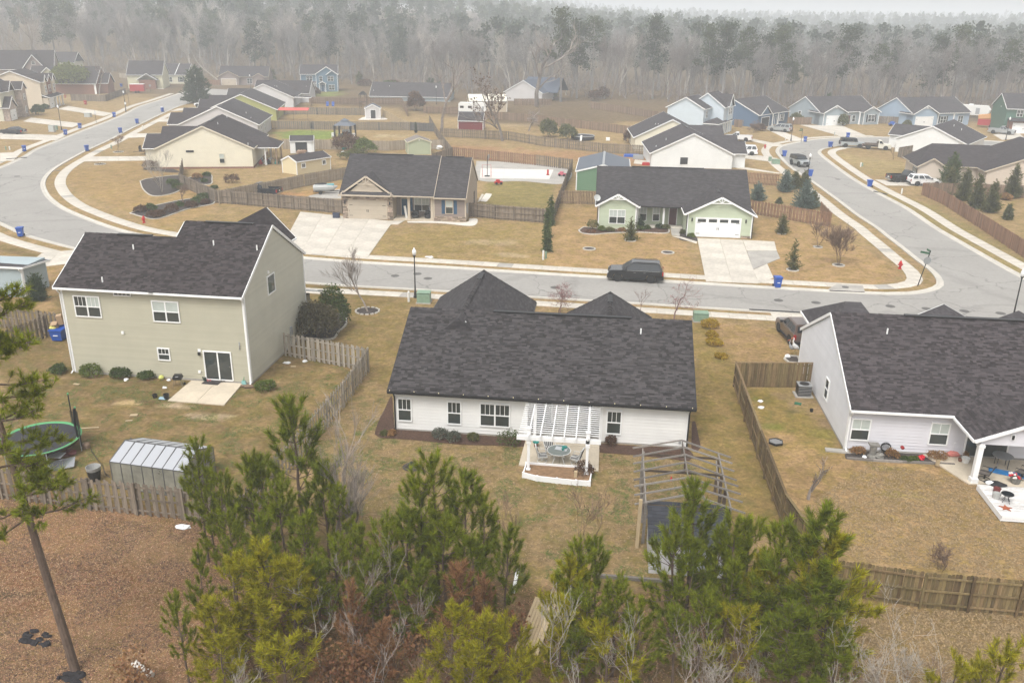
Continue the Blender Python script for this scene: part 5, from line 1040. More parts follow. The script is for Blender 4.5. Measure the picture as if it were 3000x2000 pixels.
# ---- vehicles
car_black=material('black car paint',(.009,.009,.010),.14,spec=.4,coat=.4);car_white=material('white car paint',(.72,.72,.72),.3,spec=.5,coat=.6);car_silver=material('silver car paint',(.36,.38,.39),.32,metal=.3,coat=.6)
car_brown=material('brown car paint',(.11,.075,.06),.3,metal=.2,coat=.6);car_greyblue=material('pale grey blue car paint',(.33,.36,.37),.35,coat=.5);car_cream=material('old cream car paint',(.62,.60,.52),.45);car_blueblack=material('blue black car paint',(.014,.018,.026),.3,coat=.2)
car_glass=material('car window glass',(.012,.016,.02),.03,spec=.9);lamp_red=material('red lamp lens',(.30,.012,.012),.25);lamp_clear=material('clear lamp lens',(.55,.56,.58),.15);plastic=material('black plastic trim',(.018,.018,.019),.6)
def car(name,label,cat,pos,rz,L,W,Ht,kind,paint_,hood=1.08,belt=1.12,wr=.40,group=None,rack=False,clad=False,open_hood=False):
 c=thing(name,label,cat,(pos[0],pos[1],.012),rz,group)
 axf,axr=L/2-.95*L/5.2,-L/2+1.12*L/5.2;bot=.30 if kind!='sedan' else .2
 if kind=='jeep':bot=.5
 ar=wr+.07
 def arch(x):return[(x-ar,bot)]+[(x-ar*math.cos(t),wr+ar*math.sin(t)) for t in np.linspace(.25,PI-.25,7)]+[(x+ar,bot)]
 bedx={'pickup':-.35,'flatbed':.25}.get(kind)
 rear=-L/2 if bedx is None else bedx
 cow=L/2-{'suv':1.35,'sedan':1.35,'pickup':1.45,'jeep':1.3,'flatbed':1.35}[kind]
 nose=.10 if kind in('jeep','flatbed') else .16
 prof=[(rear,bot+.05)]+(arch(axr) if bedx is None else[])+arch(axf)+[(L/2-.04,bot),(L/2,.55),(L/2-nose*.3,hood-.18),(L/2-nose*1.6,hood-.03),(cow,hood+.04),(cow-.25,belt),(rear+.06,belt),(rear,belt-.12)]
 b=MB();lay=[]
 zc=(bot+belt)/2
 for y,k in((-W/2,.0),(-W/2+.07,1),(W/2-.07,1),(W/2,.0)):
  lay.append([(x*(1 if k else .99),y,z if(k or z<zc) else z-.05) for x,z in prof])
 n_=len(prof);o=0
 for q in lay:b.v+=q
 for j in range(3):
  for i in range(n_):
   a=j*n_+i;d=j*n_+(i+1)%n_;b.f.append((d,a,a+n_,d+n_))
 b.f.append(tuple(range(n_)));b.f.append(tuple(range(4*n_-1,3*n_-1,-1)))
 body=b.build('body',paint_,c,uv=False)
 if kind=='suv':xb0,xb1,xr0,xr1=-L/2+.06,cow,-L/2+.42,cow-.95
 elif kind=='sedan':xb0,xb1,xr0,xr1=-L/2+.55,cow+.05,-L/2+1.45,cow-1.05
 elif kind=='jeep':xb0,xb1,xr0,xr1=-L/2+.05,cow-.05,-L/2+.12,cow-.35
 elif kind=='flatbed':xb0,xb1,xr0,xr1=bedx+.02,cow-.1,bedx+.08,cow-.5
 else:xb0,xb1,xr0,xr1=bedx+.02,cow,bedx+.25,cow-.85
 wb,wr_=W/2-.04,W/2-(.22 if kind not in('jeep','flatbed') else .1);zb,zr=belt-.01,Ht
 B=[Vector((xb0,-wb,zb)),Vector((xb1,-wb,zb)),Vector((xb1,wb,zb)),Vector((xb0,wb,zb))];Tp=[Vector((xr0,-wr_,zr-.05)),Vector((xr1,-wr_,zr-.05)),Vector((xr1,wr_,zr-.05)),Vector((xr0,wr_,zr-.05))]
 Tt=[Vector((xr0+.12,-wr_+.12,zr)),Vector((xr1-.1,-wr_+.12,zr)),Vector((xr1-.1,wr_-.12,zr)),Vector((xr0+.12,wr_-.12,zr))]
 roofm=plastic if kind=='jeep' else paint_
 b=MB().add(B+Tp+Tt,[(0,1,5,4),(1,2,6,5),(2,3,7,6),(3,0,4,7),(4,5,9,8),(5,6,10,9),(6,7,11,10),(7,4,8,11),(8,9,10,11)]);b.build('cabin',roofm,c,uv=False)
 def win(p,q,r,s_,a0,a1,v0,v1,name='window'):
  f=lambda u,v:(p*(1-u)+q*u)*(1-v)+(s_*(1-u)+r*u)*v
  P=[f(a0,v0),f(a1,v0),f(a1,v1),f(a0,v1)];nn=(P[1]-P[0]).cross(P[3]-P[0]).normalized()*.012
  MB().prism(P,nn).build(name,car_glass,c,uv=False)
 sp={'suv':((.05,.30),(.34,.60),(.64,.93)),'jeep':((.05,.38),(.42,.70),(.74,.96)),'sedan':((.08,.46),(.52,.90)),'pickup':((.06,.46),(.52,.92)),'flatbed':((.15,.85),)}[kind]
 for a0,a1 in sp:
  win(B[0],B[1],Tp[1],Tp[0],a0,a1,.1,.88);win(B[2],B[3],Tp[3],Tp[2],1-a1,1-a0,.1,.88)
 for sg in(-1,1):MB().box(xb0+.3,xb1-.5,sg*(W/2-.005)-.012,sg*(W/2-.005)+.012,belt-.035,belt+.0).build('window_trim',chrome,c)
 win(B[1],B[2],Tp[2],Tp[1],.06,.94,.08,.92,'windscreen');win(B[3],B[0],Tp[0],Tp[3],.1,.9,.2,.88,'rear_window')
 if bedx is not None and kind=='pickup':
  bd=MB();x0=-L/2
  for sg in(-1,1):
   pr_=[(x0,.45)]+arch(axr)+[(bedx-.02,bot),(bedx-.02,belt),(x0,belt)]
   y0=sg*(W/2-.02);bd.prism([(x,y0,z) for x,z in pr_],(0,-sg*.1,0))
  bd.box(x0,x0+.07,-W/2+.02,W/2-.02,.5,belt-.01);bd.box(x0+.07,bedx-.02,-W/2+.12,W/2-.12,.55,.66);bd.build('bed',paint_,c,uv=False)
  MB().box(x0+.08,bedx-.03,-W/2+.13,W/2-.13,.66,.68).build('bed_liner',plastic,c)
 if kind=='flatbed':
  MB().box(-L/2,bedx-.08,-W/2-.05,W/2+.05,.82,.95).build('bed',old_wood,c);MB().box(-L/2,bedx,-.35,.35,.5,.82).build('chassis',plastic,c)
  bd=MB()
  for sg in(-1,1):bd.box(-L/2,bedx-.1,sg*W/2-.04,sg*W/2+.04,.95,1.1)
  bd.box(bedx-.14,bedx-.08,-W/2,W/2,.95,1.5);bd.build('bed_rails',old_wood,c,kind='stuff')
 for x in(axf,axr):
  for sg in(-1,1):
   ty=MB().lathe([(wr*.66,-.11),(wr*.94,-.12),(wr,-.07),(wr,.07),(wr*.94,.12),(wr*.66,.11)],16);tt=ty.build('wheel',rubber,c);tt.location=(x,sg*(W/2-.08),wr);tt.rotation_euler=(R(90),0,0)
   rm=MB().lathe([(wr*.1,-.09),(wr*.66,-.1),(wr*.66,.1),(wr*.1,.09)],12).build('rim',chrome if paint_ not in(car_black,) or kind=='suv' else plastic,tt)
   for k in range(5):
    a=k*2*PI/5;MB().beam((wr*.1*math.cos(a),wr*.1*math.sin(a),-sg*.105),(wr*.6*math.cos(a),wr*.6*math.sin(a),-sg*.105),.1,.02).build('spoke',plastic,tt)
   if clad:MB().tube([(x-ar*1.02*math.cos(t),sg*(W/2+.01),wr+ar*1.02*math.sin(t)) for t in np.linspace(.1,PI-.1,8)],.06,4).build('wheel_flare',plastic,c)
 for sg in(-1,1):
  if kind in('jeep','flatbed'):MB().lathe([(.02,0),(.1,.01),(.1,.03),(.02,.04)],10).build('headlight',lamp_clear,c,loc=(L/2-.03,sg*(W/2-.38),hood-.25)).rotation_euler=(0,R(90),0)
  else:MB().box(L/2-.22,L/2+.008,sg*(W/2-.2)-.17,sg*(W/2-.2)+.17,hood-.34,hood-.18).build('headlight',lamp_clear,c)
  tz=belt-.02 if kind=='suv' else belt-.1
  MB().box(-L/2-.012,-L/2+.12,sg*(W/2-.1)-.09,sg*(W/2-.1)+.11,tz-.38,tz).build('tail_light',lamp_red,c)
  MB().box(cow-.5,cow-.3,sg*(W/2+.09)-.1,sg*(W/2+.09)+.1,belt+.02,belt+.2).build('mirror',plastic if kind!='sedan' else paint_,c)
 MB().box(L/2-.05,L/2+.02,-W/2+.42,W/2-.42,.62,hood-.16).build('grille',plastic,c)
 MB().box(L/2-.1,L/2+.06,-W/2+.06,W/2-.06,bot+.02,.56).build('bumper',plastic if kind in('suv','jeep') else chrome,c);MB().box(-L/2-.06,-L/2+.1,-W/2+.06,W/2-.06,bot+.06,.56).build('bumper',plastic if kind in('suv','jeep') else chrome,c)
 MB().box(-L/2-.015,-L/2+.02,-.16,.16,.72,.88).build('number_plate',white,c)
 if kind=='jeep':MB().lathe([(.15,-.1),(.38,-.1),(.38,.1),(.15,.1)],14).build('spare_wheel',rubber,c,loc=(-L/2-.12,0,.95)).rotation_euler=(0,R(90),0)
 if rack:
  for sg in(-1,1):MB().tube([(xr0+.2,sg*(wr_-.1),zr),(xr0+.3,sg*(wr_-.1),zr+.06),(xr1-.3,sg*(wr_-.1),zr+.06),(xr1-.2,sg*(wr_-.1),zr)],.025,5).build('roof_rail',plastic,c)
 if kind in('suv','pickup'):
  for sg in(-1,1):MB().box(axr+ar+.05,axf-ar-.05,sg*(W/2+.04)-.06,sg*(W/2+.04)+.06,.36,.42).build('side_step',plastic,c)
 for sg in(-1,1):
  for x in((cow-1.35),(cow-2.3)):
   if x>rear+.3:MB().box(x,x+.2,sg*(W/2)-.02,sg*(W/2)+.02,belt-.22,belt-.18).build('door_handle',chrome,c)
 return c
def mid(*p):return sum((Vector(q) for q in p),Vector((0,0,0)))/len(p)
def along(a,b):d=Vector(b)-Vector(a);return math.atan2(d.y,d.x)
p1,p2=cE(1912,372),cE(2137,385);q=(p1+p2)/2
car('parked_suv','black full size SUV parked along the far kerb of the main street','car',(q.x+.0,q.y+1.0),along(p2,p1),5.35,2.06,1.93,'suv',car_black,1.15,1.2,.41,rack=True)
car('parked_suv','brown SUV half hidden behind the pale grey house corner','car',(*xy(cF(775,760)),),R(97),4.8,1.95,1.8,'suv',car_brown)
car('parked_suv','white SUV cut off by the white house roof on the side street drive','car',(*xy(c6(1180,862)),),R(176),5.0,2.0,1.85,'suv',car_white)
car('parked_suv','white SUV backed onto the drive of the slate blue house','car',(*xy(c6(1630,575)),),R(150),5.3,2.0,1.85,'suv',car_silver,rack=True)
car('pickup_truck','white crew cab pickup before the light blue two storey house','truck',(*xy(c6(1110,690)),),R(170),5.7,2.0,1.85,'pickup',car_white,1.15,1.2,.42)
car('off_roader','silver boxy off roader with big black tyres standing in the side street','car',(*xy(c6(1870,1000)),),R(-72),4.3,1.85,1.85,'jeep',car_silver,1.15,1.2,.46,clad=True)
car('off_roader','pale grey blue boxy SUV with black top beside the flatbed truck','car',(*xy(c7(370,712)),),R(-4),4.7,1.95,1.88,'jeep',car_greyblue,1.12,1.2,.43)
car('flatbed_truck','old cream flatbed truck with wooden bed by the white gabled house','truck',(*xy(c7(650,735)),),R(-8),5.4,1.95,1.85,'flatbed',car_cream,1.12,1.2,.42)
car('pickup_truck','black pickup beside the white crossover under the evergreens','truck',(*xy(c7(985,1108)),),R(8),5.7,2.0,1.85,'pickup',car_black,1.15,1.2,.42)
car('parked_suv','white crossover on the drive beside the black pickup','car',(*xy(c7(1200,1148)),),R(4),4.9,1.95,1.75,'suv',car_white,1.02,1.08,.39)
car('pickup_truck','black pickup standing behind the grey fence of the corner yard','truck',(*xy(cA(1800,1345)),),R(176),5.6,1.95,1.8,'pickup',car_blueblack,1.1,1.15,.4)
car('sedan','dark sedan on the drive at the far bend','car',(*xy(cA(95,922)),),R(178),4.9,1.85,1.45,'sedan',car_blueblack,.88,.95,.34)
car('pickup_truck','white pickup before the garage of the far cream house','truck',(*xy(c4(355,445)),),R(-80),5.7,2.0,1.9,'pickup',car_white,1.15,1.2,.42)
car('off_roader','white pickup nose showing past the dark evergreen in the left row','car',(*xy(c4(905,668)),),R(180),5.2,1.95,1.85,'jeep',car_white,1.1,1.18,.43,clad=True)
car('parked_suv','white car bonnet showing beside the second house of the left row','car',(*xy(c4(735,790)),),R(180),4.8,1.9,1.6,'suv',car_white,.95,1.0,.38)
car('pickup_truck','dark pickup by the red trailer at the dark green house','truck',(*xy(c7(2090,560)),),R(-35),5.6,2.0,1.85,'pickup',car_silver,1.15,1.2,.42)
# ---- street furniture
bin_blue=material('blue bin plastic',(.012,.075,.36),.45,noise=(5,.1),spec=.4);bin_red=material('red bin plastic',(.42,.03,.04),.45)
def wheelie(label,pos,rz,mt=None,group=None,lid=0,s=1.0):
 t=thing('wheeled_bin',label,'bin',(pos[0],pos[1],.03),rz,group);mt=mt or bin_blue
 b=MB();w0,w1,d0,d1_,h=.25*s,.32*s,.27*s,.37*s,1.0*s
 v=[(-w0,-d0,.06),(w0,-d0,.06),(w0,d0,.06),(-w0,d0,.06),(-w1,-d1_,h),(w1,-d1_,h),(w1,d1_,h),(-w1,d1_,h)]
 b.add(v,[(0,3,2,1),(4,5,6,7),(0,1,5,4),(1,2,6,5),(2,3,7,6),(3,0,4,7)]);b.box(-w1-.03,w1+.03,-d1_-.03,d1_+.03,h-.08,h-.02);b.build('body',mt,t,uv=False)
 l_=MB().prism([(-w1-.03,-d1_-.05,0),(w1+.03,-d1_-.05,0),(w1+.03,-.1,.09),(w1+.03,d1_+.02,.06),(-w1-.03,d1_+.02,.06),(-w1-.03,-.1,.09)][:2]+[(w1+.03,d1_+.02,0),(-w1-.03,d1_+.02,0)],(0,0,.07)).build('lid',mt,t,loc=(0,0,h+.005));l_.rotation_euler=(R(lid),0,0)
 MB().tube([(-w1*.7,d1_+.08,h-.02),(w1*.7,d1_+.08,h-.02)],.025,6).build('handle',mt,t)
 for sg in(-1,1):
  wv=MB().lathe([(.03,-.03),(.14,-.035),(.14,.035),(.03,.03)],10).build('wheel',rubber,t,loc=(sg*.3*s,d0+.08,.13));wv.rotation_euler=(0,R(90),0)
 MB().box(-.12*s,.12*s,-(d0+d1_)/2-.045,-(d0+d1_)/2-.015,.5*s,.56*s).build('label_plate',white,t)
 return t
BINS=[(cA(170,1045),40,'blue wheeled bin at the kerb of the outermost bend driveway'),(cA(453,930),45,'blue wheeled bin right under the lamp post beside the sedan drive'),(cA(552,885),45,'blue wheeled bin on the grass strip before the stone tower house'),(cA(788,808),45,'blue bin with gaping lid before the cream two storey house'),(cA(600,1042),225,'blue bin on the right kerb nearest the small bare tree'),(cA(830,917),225,'blue bin on the right kerb opposite the stone tower house'),(cA(945,853),225,'blue bin on the right kerb opposite the cream two storey house'),(cA(1120,773),225,'overfull blue bin with a white bag on its lid'),(cD(145,62),20,'blue wheeled bin on the driveway mouth left of the tall house'),(cC(842,978),-20,'blue bin at the foot of the street sign by the slate blue house drive'),(cC(1136,950),0,'blue bin before the blue grey house'),(cC(1015,1015),200,'blue bin on the inner kerb of the far bend'),(cC(698,1078),90,'blue bin at the kerb behind the off roader'),(cC(876,1215),90,'blue bin half behind the black lamp post of the side street'),(cC(1285,1288),270,'blue bin at the driveway mouth of the white crossover'),(cC(2325,982),0,'blue bin before the dark green house'),(cF(650,412),8,'blue wheeled bin standing in the gutter of the sage house drive'),(cA(837,600),0,'blue bin by the white shed roof of the brick house')]
for p,a,lab in BINS:wheelie(lab,p,R(a),lid=12 if 'lid' in lab else random.uniform(-1,3),group='blue wheeled bins put out along the kerbs')
wheelie('red wheeled bin standing on the lawn before the brown fence',cA(590,722),R(20),bin_red)
t=wheelie('large blue trash bin crammed with boxes beside the tall house',cD(410,775),R(4),s=1.0);t.scale=(1.5,1.25,.95)
KIDS[t.name][1].rotation_euler=(R(-100),0,0);KIDS[t.name][1].location=(0,.42,.95)
card=material('brown cardboard',(.38,.26,.16),.9)
for i,(dx,dy,z,s_,lab) in enumerate(((-.2,.1,.95,.45,'open brown cardboard box heaped on the large blue bin'),(.15,.35,1.2,.4,'tall brown cardboard box leaning on the house wall above the bin'))):
 p=cD(410,770);b=MB();b.box(-s_/2,s_/2,-.2,.2,0,s_*(1+i*.9));b.add([(-s_/2,-.2,s_),(s_/2,-.2,s_),(s_/2,-.4,s_*.9),(-s_/2,-.4,s_*.9)],[(0,1,2,3)]) if not i else None
 o=b.build('cardboard_box',card,loc=(p.x+dx,p.y+dy,z));o.rotation_euler=(R(8),R(-6),R(20));tag(o,lab,'box')
bag_m=material('white plastic bag',(.70,.70,.70),.5)
p=cA(1120,773);o=MB().blob((0,0,.12),(.3,.25,.2),3,.25).build('trash_bag',bag_m,loc=(p.x,p.y,1.08));tag(o,'white trash bag squeezed out of the overfull blue bin','bag')
p=cD(395,690,1);o=MB().blob((0,0,.1),(.25,.2,.15),5,.25).build('trash_bag',material('yellow bag',(.60,.55,.16),.5),loc=(p.x-.35,p.y-.1,.93));tag(o,'yellow green bag at the corner of the large blue bin','bag')
globe=material('frosted lamp globe',(.80,.80,.80),.35,spec=.5)
def lamp_post(label,p,h=4.6,lean=(0,0)):
 t=thing('lamp_post',label,'lamp post',(p.x,p.y,.02),0,'black lamp posts with white globes along the streets')
 MB().lathe([(.17,0),(.18,.12),(.12,.2),(.11,.55),(.075,.7),(.06,1.2),(.05,h-.95),(.075,h-.9),(.06,h-.82),(.13,h-.72),(.14,h-.66)],10).build('pole',black,t)
 MB().lathe([(.11,h-.66),(.17,h-.5),(.19,h-.35),(.17,h-.2),(.10,h-.1),(.06,h-.05),(.07,h-.02),(.03,h+.05)],12).build('globe',globe,t,smooth=True)
for p,lab,h in((cE(510,482),'black lamp post with white globe on the near pavement beside the green utility box',4.6),(cF(2270,640),'black lamp post with white globe at the frame edge behind the pale grey house',4.6),(cA(425,897),'black lamp post by the sedan on the left street',5.2),(cA(868,772),'black lamp post by the red trailer on the left street',5.2),(cC(745,972),'black lamp post by the slate blue house drive',4.9),(cC(855,1262),'black lamp post rising behind the blue spruces',4.6),(cC(2225,965),'black lamp post before the dark green house',4.9),(c4(1392,470),'white globed lamp post far off before the mauve house',4.6),(cB(655,720),'white globed lamp post among the trees beyond the brown fence',5.2)):
 lamp_post(lab,p,h)
def sign_post(name,label,p,h,rz,stop=None,blade=None,plate=None,lean=0):
 t=thing(name,label,'sign',(p.x,p.y,.02),rz);t.rotation_euler=(0,R(lean),rz)
 MB().tube([(0,0,0),(0,0,h)],.045,6).build('pole',black,t)
 if stop:
  MB().prism([(.38*math.cos(PI/8+k*PI/4),-.06,stop+.38*math.sin(PI/8+k*PI/4)) for k in range(8)],(0,.015,0)).build('stop_plate',material('sign back grey',(.28,.29,.29),.5,metal=.3),t)
 if blade:
  MB().box(-.9,-.05,-.015,.015,h-.3,h-.1).build('street_blade',material('sign face green',(.03,.10,.05),.5),t);MB().box(-.015,.015,.05,.8,h-.08,h+.1).build('street_blade',MATS['sign face green'],t);MB().lathe([(.05,h-.08),(.06,h+.02),(.01,h+.12)],8).build('finial',black,t)
 if plate:MB().box(-.22,.22,-.07,-.05,plate,plate+.55).build('plate',white,t)
sign_post('stop_sign','back of a grey octagonal sign on a black post at the corner',cF(1618,402),3.5,R(4),2.6,True,lean=10)
sign_post('street_sign','thin black street sign post by the slate blue house drive',c6(1893,712),2.7,R(30),None,True)
sign_post('street_sign','black post with a white plate by the left street lamp',c3(2150,1155),3.2,R(40),None,None,1.9);sign_post('street_sign','second dark post behind the left street lamp',c3(2200,1045),3.4,R(40))
sign_post('street_sign','leaning post with a small grey plate in the left grass strip',c3(1640,1335),2.6,R(40),None,None,2.0);sign_post('stop_sign','pale octagonal sign at the far end of the left street',c4(333,510),2.4,R(20),2.1)
red_p=material('red hydrant paint',(.42,.015,.015),.5)
for p,lab in((cA(993,1535),'red fire hydrant by the clipped shrubs of the bend'),(cF(1495,283),'red fire hydrant on the corner lawn of the sage house'),(cC(566,1025),'red fire hydrant by the drive of the white SUV')):
 t=thing('fire_hydrant',lab,'hydrant',(p.x,p.y,0),0,'red fire hydrants')
 MB().lathe([(.2,0),(.2,.06),(.13,.08),(.13,.55),(.19,.57),(.19,.62),(.15,.66),(.11,.78),(.04,.85),(.04,.92)],12).build('barrel',red_p,t)
 for a,r_,z in((0,.07,.45),(PI,.07,.45),(-PI/2,.1,.4)):
  MB().tube([(.1*math.cos(a),.1*math.sin(a),z),(.26*math.cos(a),.26*math.sin(a),z)],r_,8).build('nozzle',red_p,t)
box_green=material('utility box green',(.20,.29,.21),.6,noise=(3,.12));box_grey=material('utility box grey',(.40,.42,.40),.6)
for p,s_,mt,lab in((cE(570,512),(1.15,1.0,.95),box_green,'green utility transformer box beside the near lamp post'),(cF(122,640),(1.2,.9,.75),box_green,'green utility box behind the white house by the yellow shrubs'),(cC(640,1130),(1.3,1.0,.8),box_green,'green utility box on the lawn of the side street'),(cA(608,806),(1.4,1.1,.9),box_grey,'pale utility box on the lawn of the stone tower house'),(cA(362,908),(1.1,.9,1.3),box_grey,'tall grey utility box by the sedan drive'),(cA(385,896),(.7,.6,.9),box_green,'smaller pale box beside the tall grey utility box'),(c6(1505,945),(.5,.4,.8),box_green,'slim green pedestal beside the side street utility box')):
 t=thing('utility_box',lab,'utility box',(p.x,p.y,0),R(3));a,d,h=s_
 MB().box(-a/2-.08,a/2+.08,-d/2-.08,d/2+.08,-.02,.08).build('plinth',concrete_grey,t);MB().prism([(-a/2,-d/2,.08),(-a/2,-d/2,h*.85),(-a/2,-d/2+.12,h),(-a/2,d/2,h),(-a/2,d/2,.08)],(a,0,0)).build('cabinet',mt,t);MB().box(-a/2-.03,a/2+.03,-d/2-.03,d/2+.03,h,h+.03).build('lid',mt,t)
for p,h,mt,lab in((cE(465,508),.95,white_d,'white pedestal stub left of the near lamp post'),(cE(1390,220),1.0,white_d,'white pedestal at the foot of the slim cypresses'),(cE(1408,212),.75,box_green,'pale green pedestal at the foot of the slim cypresses'),(cC(1225,1150),.8,white_d,'white pedestal on the lawn inside the far bend'),(cC(1237,1146),.6,box_green,'pale pedestal next to the white one inside the far bend'),(cC(1507,1335),.8,white_d,'white pedestal below the white crossover'),(cA(985,898),1.0,white_d,'white pedestal between the drives of the left row'),(cA(768,1025),.7,box_green,'pale green pedestal by the small bare tree'),(cA(42,1035),.7,box_green,'pale green pedestal by the outermost blue bin'),(cA(68,1032),.6,white_d,'white pedestal by the outermost blue bin'),(c7(175,575),.8,box_grey,'grey pedestal beside the wide drive of the blue grey house'),(c6(1698,680),.6,white_d,'white pedestal on the lawn by the slate blue house lamp')):
 o=MB().lathe([(.11,0),(.11,h*.9),(.09,h),(.02,h+.03)],8).build('utility_pedestal',mt,loc=(p.x,p.y,0));tag(o,lab,'pedestal')
 # ---- sheds, yard things, patios
def one(b,name,mat,label,cat,p,rz=0.0,group=None,tilt=None,z=0.0,smooth=False):
 o=b.build(name,mat,loc=(p[0],p[1],z),smooth=smooth);o.rotation_euler=(tilt[0] if tilt else 0,tilt[1] if tilt else 0,rz);return tag(o,label,cat,group)
def bed(label,pts,mt,edge=None,z=.035,ew=.14):
 P=[xy(p) for p in pts];P=np.array(P);c=catmull(list(P)+[P[0]],.5)[:-1]
 o=sheet('mulch_bed',c,z,mt)
 if edge:
  root=bpy.data.objects.new('bed_edging',None);COL.objects.link(root);root['kind']='structure';n_=len(c);b=MB()
  for i in range(n_):
   p,q=c[i],c[(i+1)%n_];d=(q-p);L=np.linalg.norm(d)
   if L>.05:b.beam((p[0],p[1],.05),(p[0]+d[0]*.93,p[1]+d[1]*.93,.05),ew,.1)
  e=b.build('edging_stones',edge,root,kind='stuff')
def ring(label,p,r=.75,mt=None):
 t=thing('tree_ring',label,'tree ring',(p.x,p.y,0));MB().lathe([(.01,.02),(r*.5,.07),(r,.03)],14).build('mulch',mt or mulch_d,t)
 for i in range(0 if 'on the lawn of the white' in label else 14):
  a=2*PI*i/14;b=MB().box(-.14,.14,-.07,.07,0,.1);o=b.build('edging_stone',kerb_m,t,loc=((r+.05)*math.cos(a),(r+.05)*math.sin(a),0));o.rotation_euler=(0,0,a+PI/2)
slabs([cD(1318,1056),cD(1672,1077),cD(1545,1226),cD(1155,1195)],2,1,z=.07,mat=concrete_pale,name='patio')
p=cD(1232,1088);t=thing('charcoal_grill','black kettle grill on chrome legs beside the tall house patio','grill',(p.x,p.y,0),R(10))
MB().prism([(-.32,-.2,.62),(-.26,-.2,.5),(.26,-.2,.5),(.32,-.2,.62)],(0,.4,0)).build('firebox',black,t);MB().prism([(-.32,-.2,.63),(.32,-.2,.63),(.24,-.2,.82),(-.24,-.2,.82)],(0,.4,0)).build('lid',black,t)
for x in(-.28,.28):
 for y in(-.15,.15):MB().tube([(x*.7,y,.52),(x*1.15,y*1.3,.0)],.018,5).build('leg',chrome,t)
MB().tube([(-.1,-.22,.74),(.1,-.22,.74)],.015,5).build('handle',chrome,t)
for x in(.33,):MB().lathe([(.02,-.02),(.09,-.02),(.09,.02),(.02,.02)],8).build('wheel',rubber,t,loc=(x,.2,.09)).rotation_euler=(R(90),0,0)
one(MB().box(-.6,.6,-.35,.35,0,.015),'doormat',material('dark mat',(.04,.035,.035),.95),'dark doormat before the sliding door of the tall house','doormat',cD(1460,1072),R(-3),z=.075)
for dx,colr,lab in((-.25,(.35,.12,.12),'pink and red shoe pair dropped on the doormat'),(.75,(.16,.15,.13),'dark shoes right of the doormat')):
 p=cD(1460,1066);b=MB()
 for k in(-.08,.08):b.prism([(k-.05,-.14,0),(k+.05,-.14,0),(k+.055,.05,0),(k+.03,.15,0),(k-.03,.15,0),(k-.05,.05,0)],(0,0,.09))
 o=b.build('shoes',material(lab,colr,.8),loc=(p.x+dx,p.y+.1,.09));o['label']=lab;o['category']='shoes';o['kind']='thing';o.rotation_euler=(0,0,R(30))
bucket=lambda r,h:MB().lathe([(r*.75,0),(r,h),(r*.93,h),(r*.7,.04)],14)
one(bucket(.2,.38),'bucket',black,'black bucket at the corner of the tall house patio','bucket',cD(1148,1180));one(bucket(.17,.25),'flower_pot',black,'black pot with a sprig left of the black bucket','pot',cD(1068,1170));one(bucket(.16,.28),'flower_pot',material('dark green pot',(.04,.06,.045),.5),'dark green pot left of the doormat','pot',cD(1412,1058),z=.07)
one(MB().blob((0,0,.06),(.3,.18,.1),4,.2),'tarp_bundle',material('blue grey plastic',(.25,.36,.42),.5),'pale blue plastic heap beside the black bucket','bag',cD(1122,1180))
p=cD(1680,1078);t=thing('broom','green handled broom leaning on the corner of the tall house','broom',(p.x,p.y,.0),0);MB().tube([(0,0,.25),(.08,.45,1.45)],.018,6).build('handle',material('green handle',(.05,.25,.10),.4),t);MB().prism([(-.2,-.06,0),(.2,-.06,0),(.12,0,.28),(-.12,0,.28)],(0,.06,0)).build('bristles',material('teal bristles',(.20,.38,.36),.9),t)
for i,(c,x,y,lab) in enumerate(((cD,1700,1098,'split brown log lying by the downspout of the tall house'),(cD,1725,1102,'second brown log by the downspout of the tall house'))):one(MB().tube([(-.4,0,.1),(.4,0,.1)],.1,8),'log',wood_brown,lab,'log',c(x,y),R(10+12*i))
scrap=[(d5,1318,225,.45,.28,'flat pale board scrap on the lawn above the greenhouse',wood_pale),(d5,1270,280,.4,.14,'orange broken plank on the lawn above the greenhouse',wood_pale),(d5,880,352,1.1,.12,'long yellow plank lying by the trampoline',wood_pale),(cD,527,1080,.45,.2,'pale brick shaped scrap before the clipped shrub',wood_pale),(cD,868,1050,.3,.3,'white rag in the bed before the middle round shrub',bag_m),(cD,1135,1105,.3,.2,'white scrap between grill and bucket',bag_m),(cD,1163,1053,.3,.18,'white crumpled paper behind the yellow ball',bag_m),(cD,2103,923,.4,.3,'white plastic bag by the shadowbox fence',bag_m),(cD,1978,935,.6,.3,'white litter patch at the side wall of the tall house',bag_m),(cD,2020,958,.35,.2,'orange scrap near the litter at the tall house side',wood_pale),(d3,400,553,.35,.25,'white scrap in the mossy grass by the fence',bag_m),(d3,405,612,.4,.2,'second white scrap in the mossy grass by the fence',bag_m),(d4,112,835,.25,.25,'white stone in the bed beside the bird bath',bag_m),(cE,610,205,.9,.6,'pale blue plastic litter on the far pavement',bag_m),(cG,1265,495,.7,.4,'white board scrap on the bare ground near the fence',bag_m)]
for c,x,y,a,b_,lab,mt in scrap:
 p=c(x,y);nm='scrap_plank' if mt is wood_pale else 'litter'
 if mt is wood_pale:one(MB().box(-a/2,a/2,-b_/2,b_/2,0,.04),'plank',mt,lab,'plank',p,R(random.uniform(-20,30)),z=.02)
 else:o=one(MB().blob((0,0,.04),(a/2,b_/2,.08),len(lab),.35),'rubbish',mt,lab,'rubbish',p,z=.01)
one(MB().lathe([(.02,0),(.16,.06),(.2,.18),(.12,.3),(.02,.34)],12),'ball',material('yellow green ball',(.50,.52,.14),.5),'yellow green ball at the wall behind the grill','ball',cD(1113,1045))
t=thing('trampoline','round black trampoline with green rim and half hung net','trampoline',(-31.9,41.5,0));Rt=2.15;hgt=.86
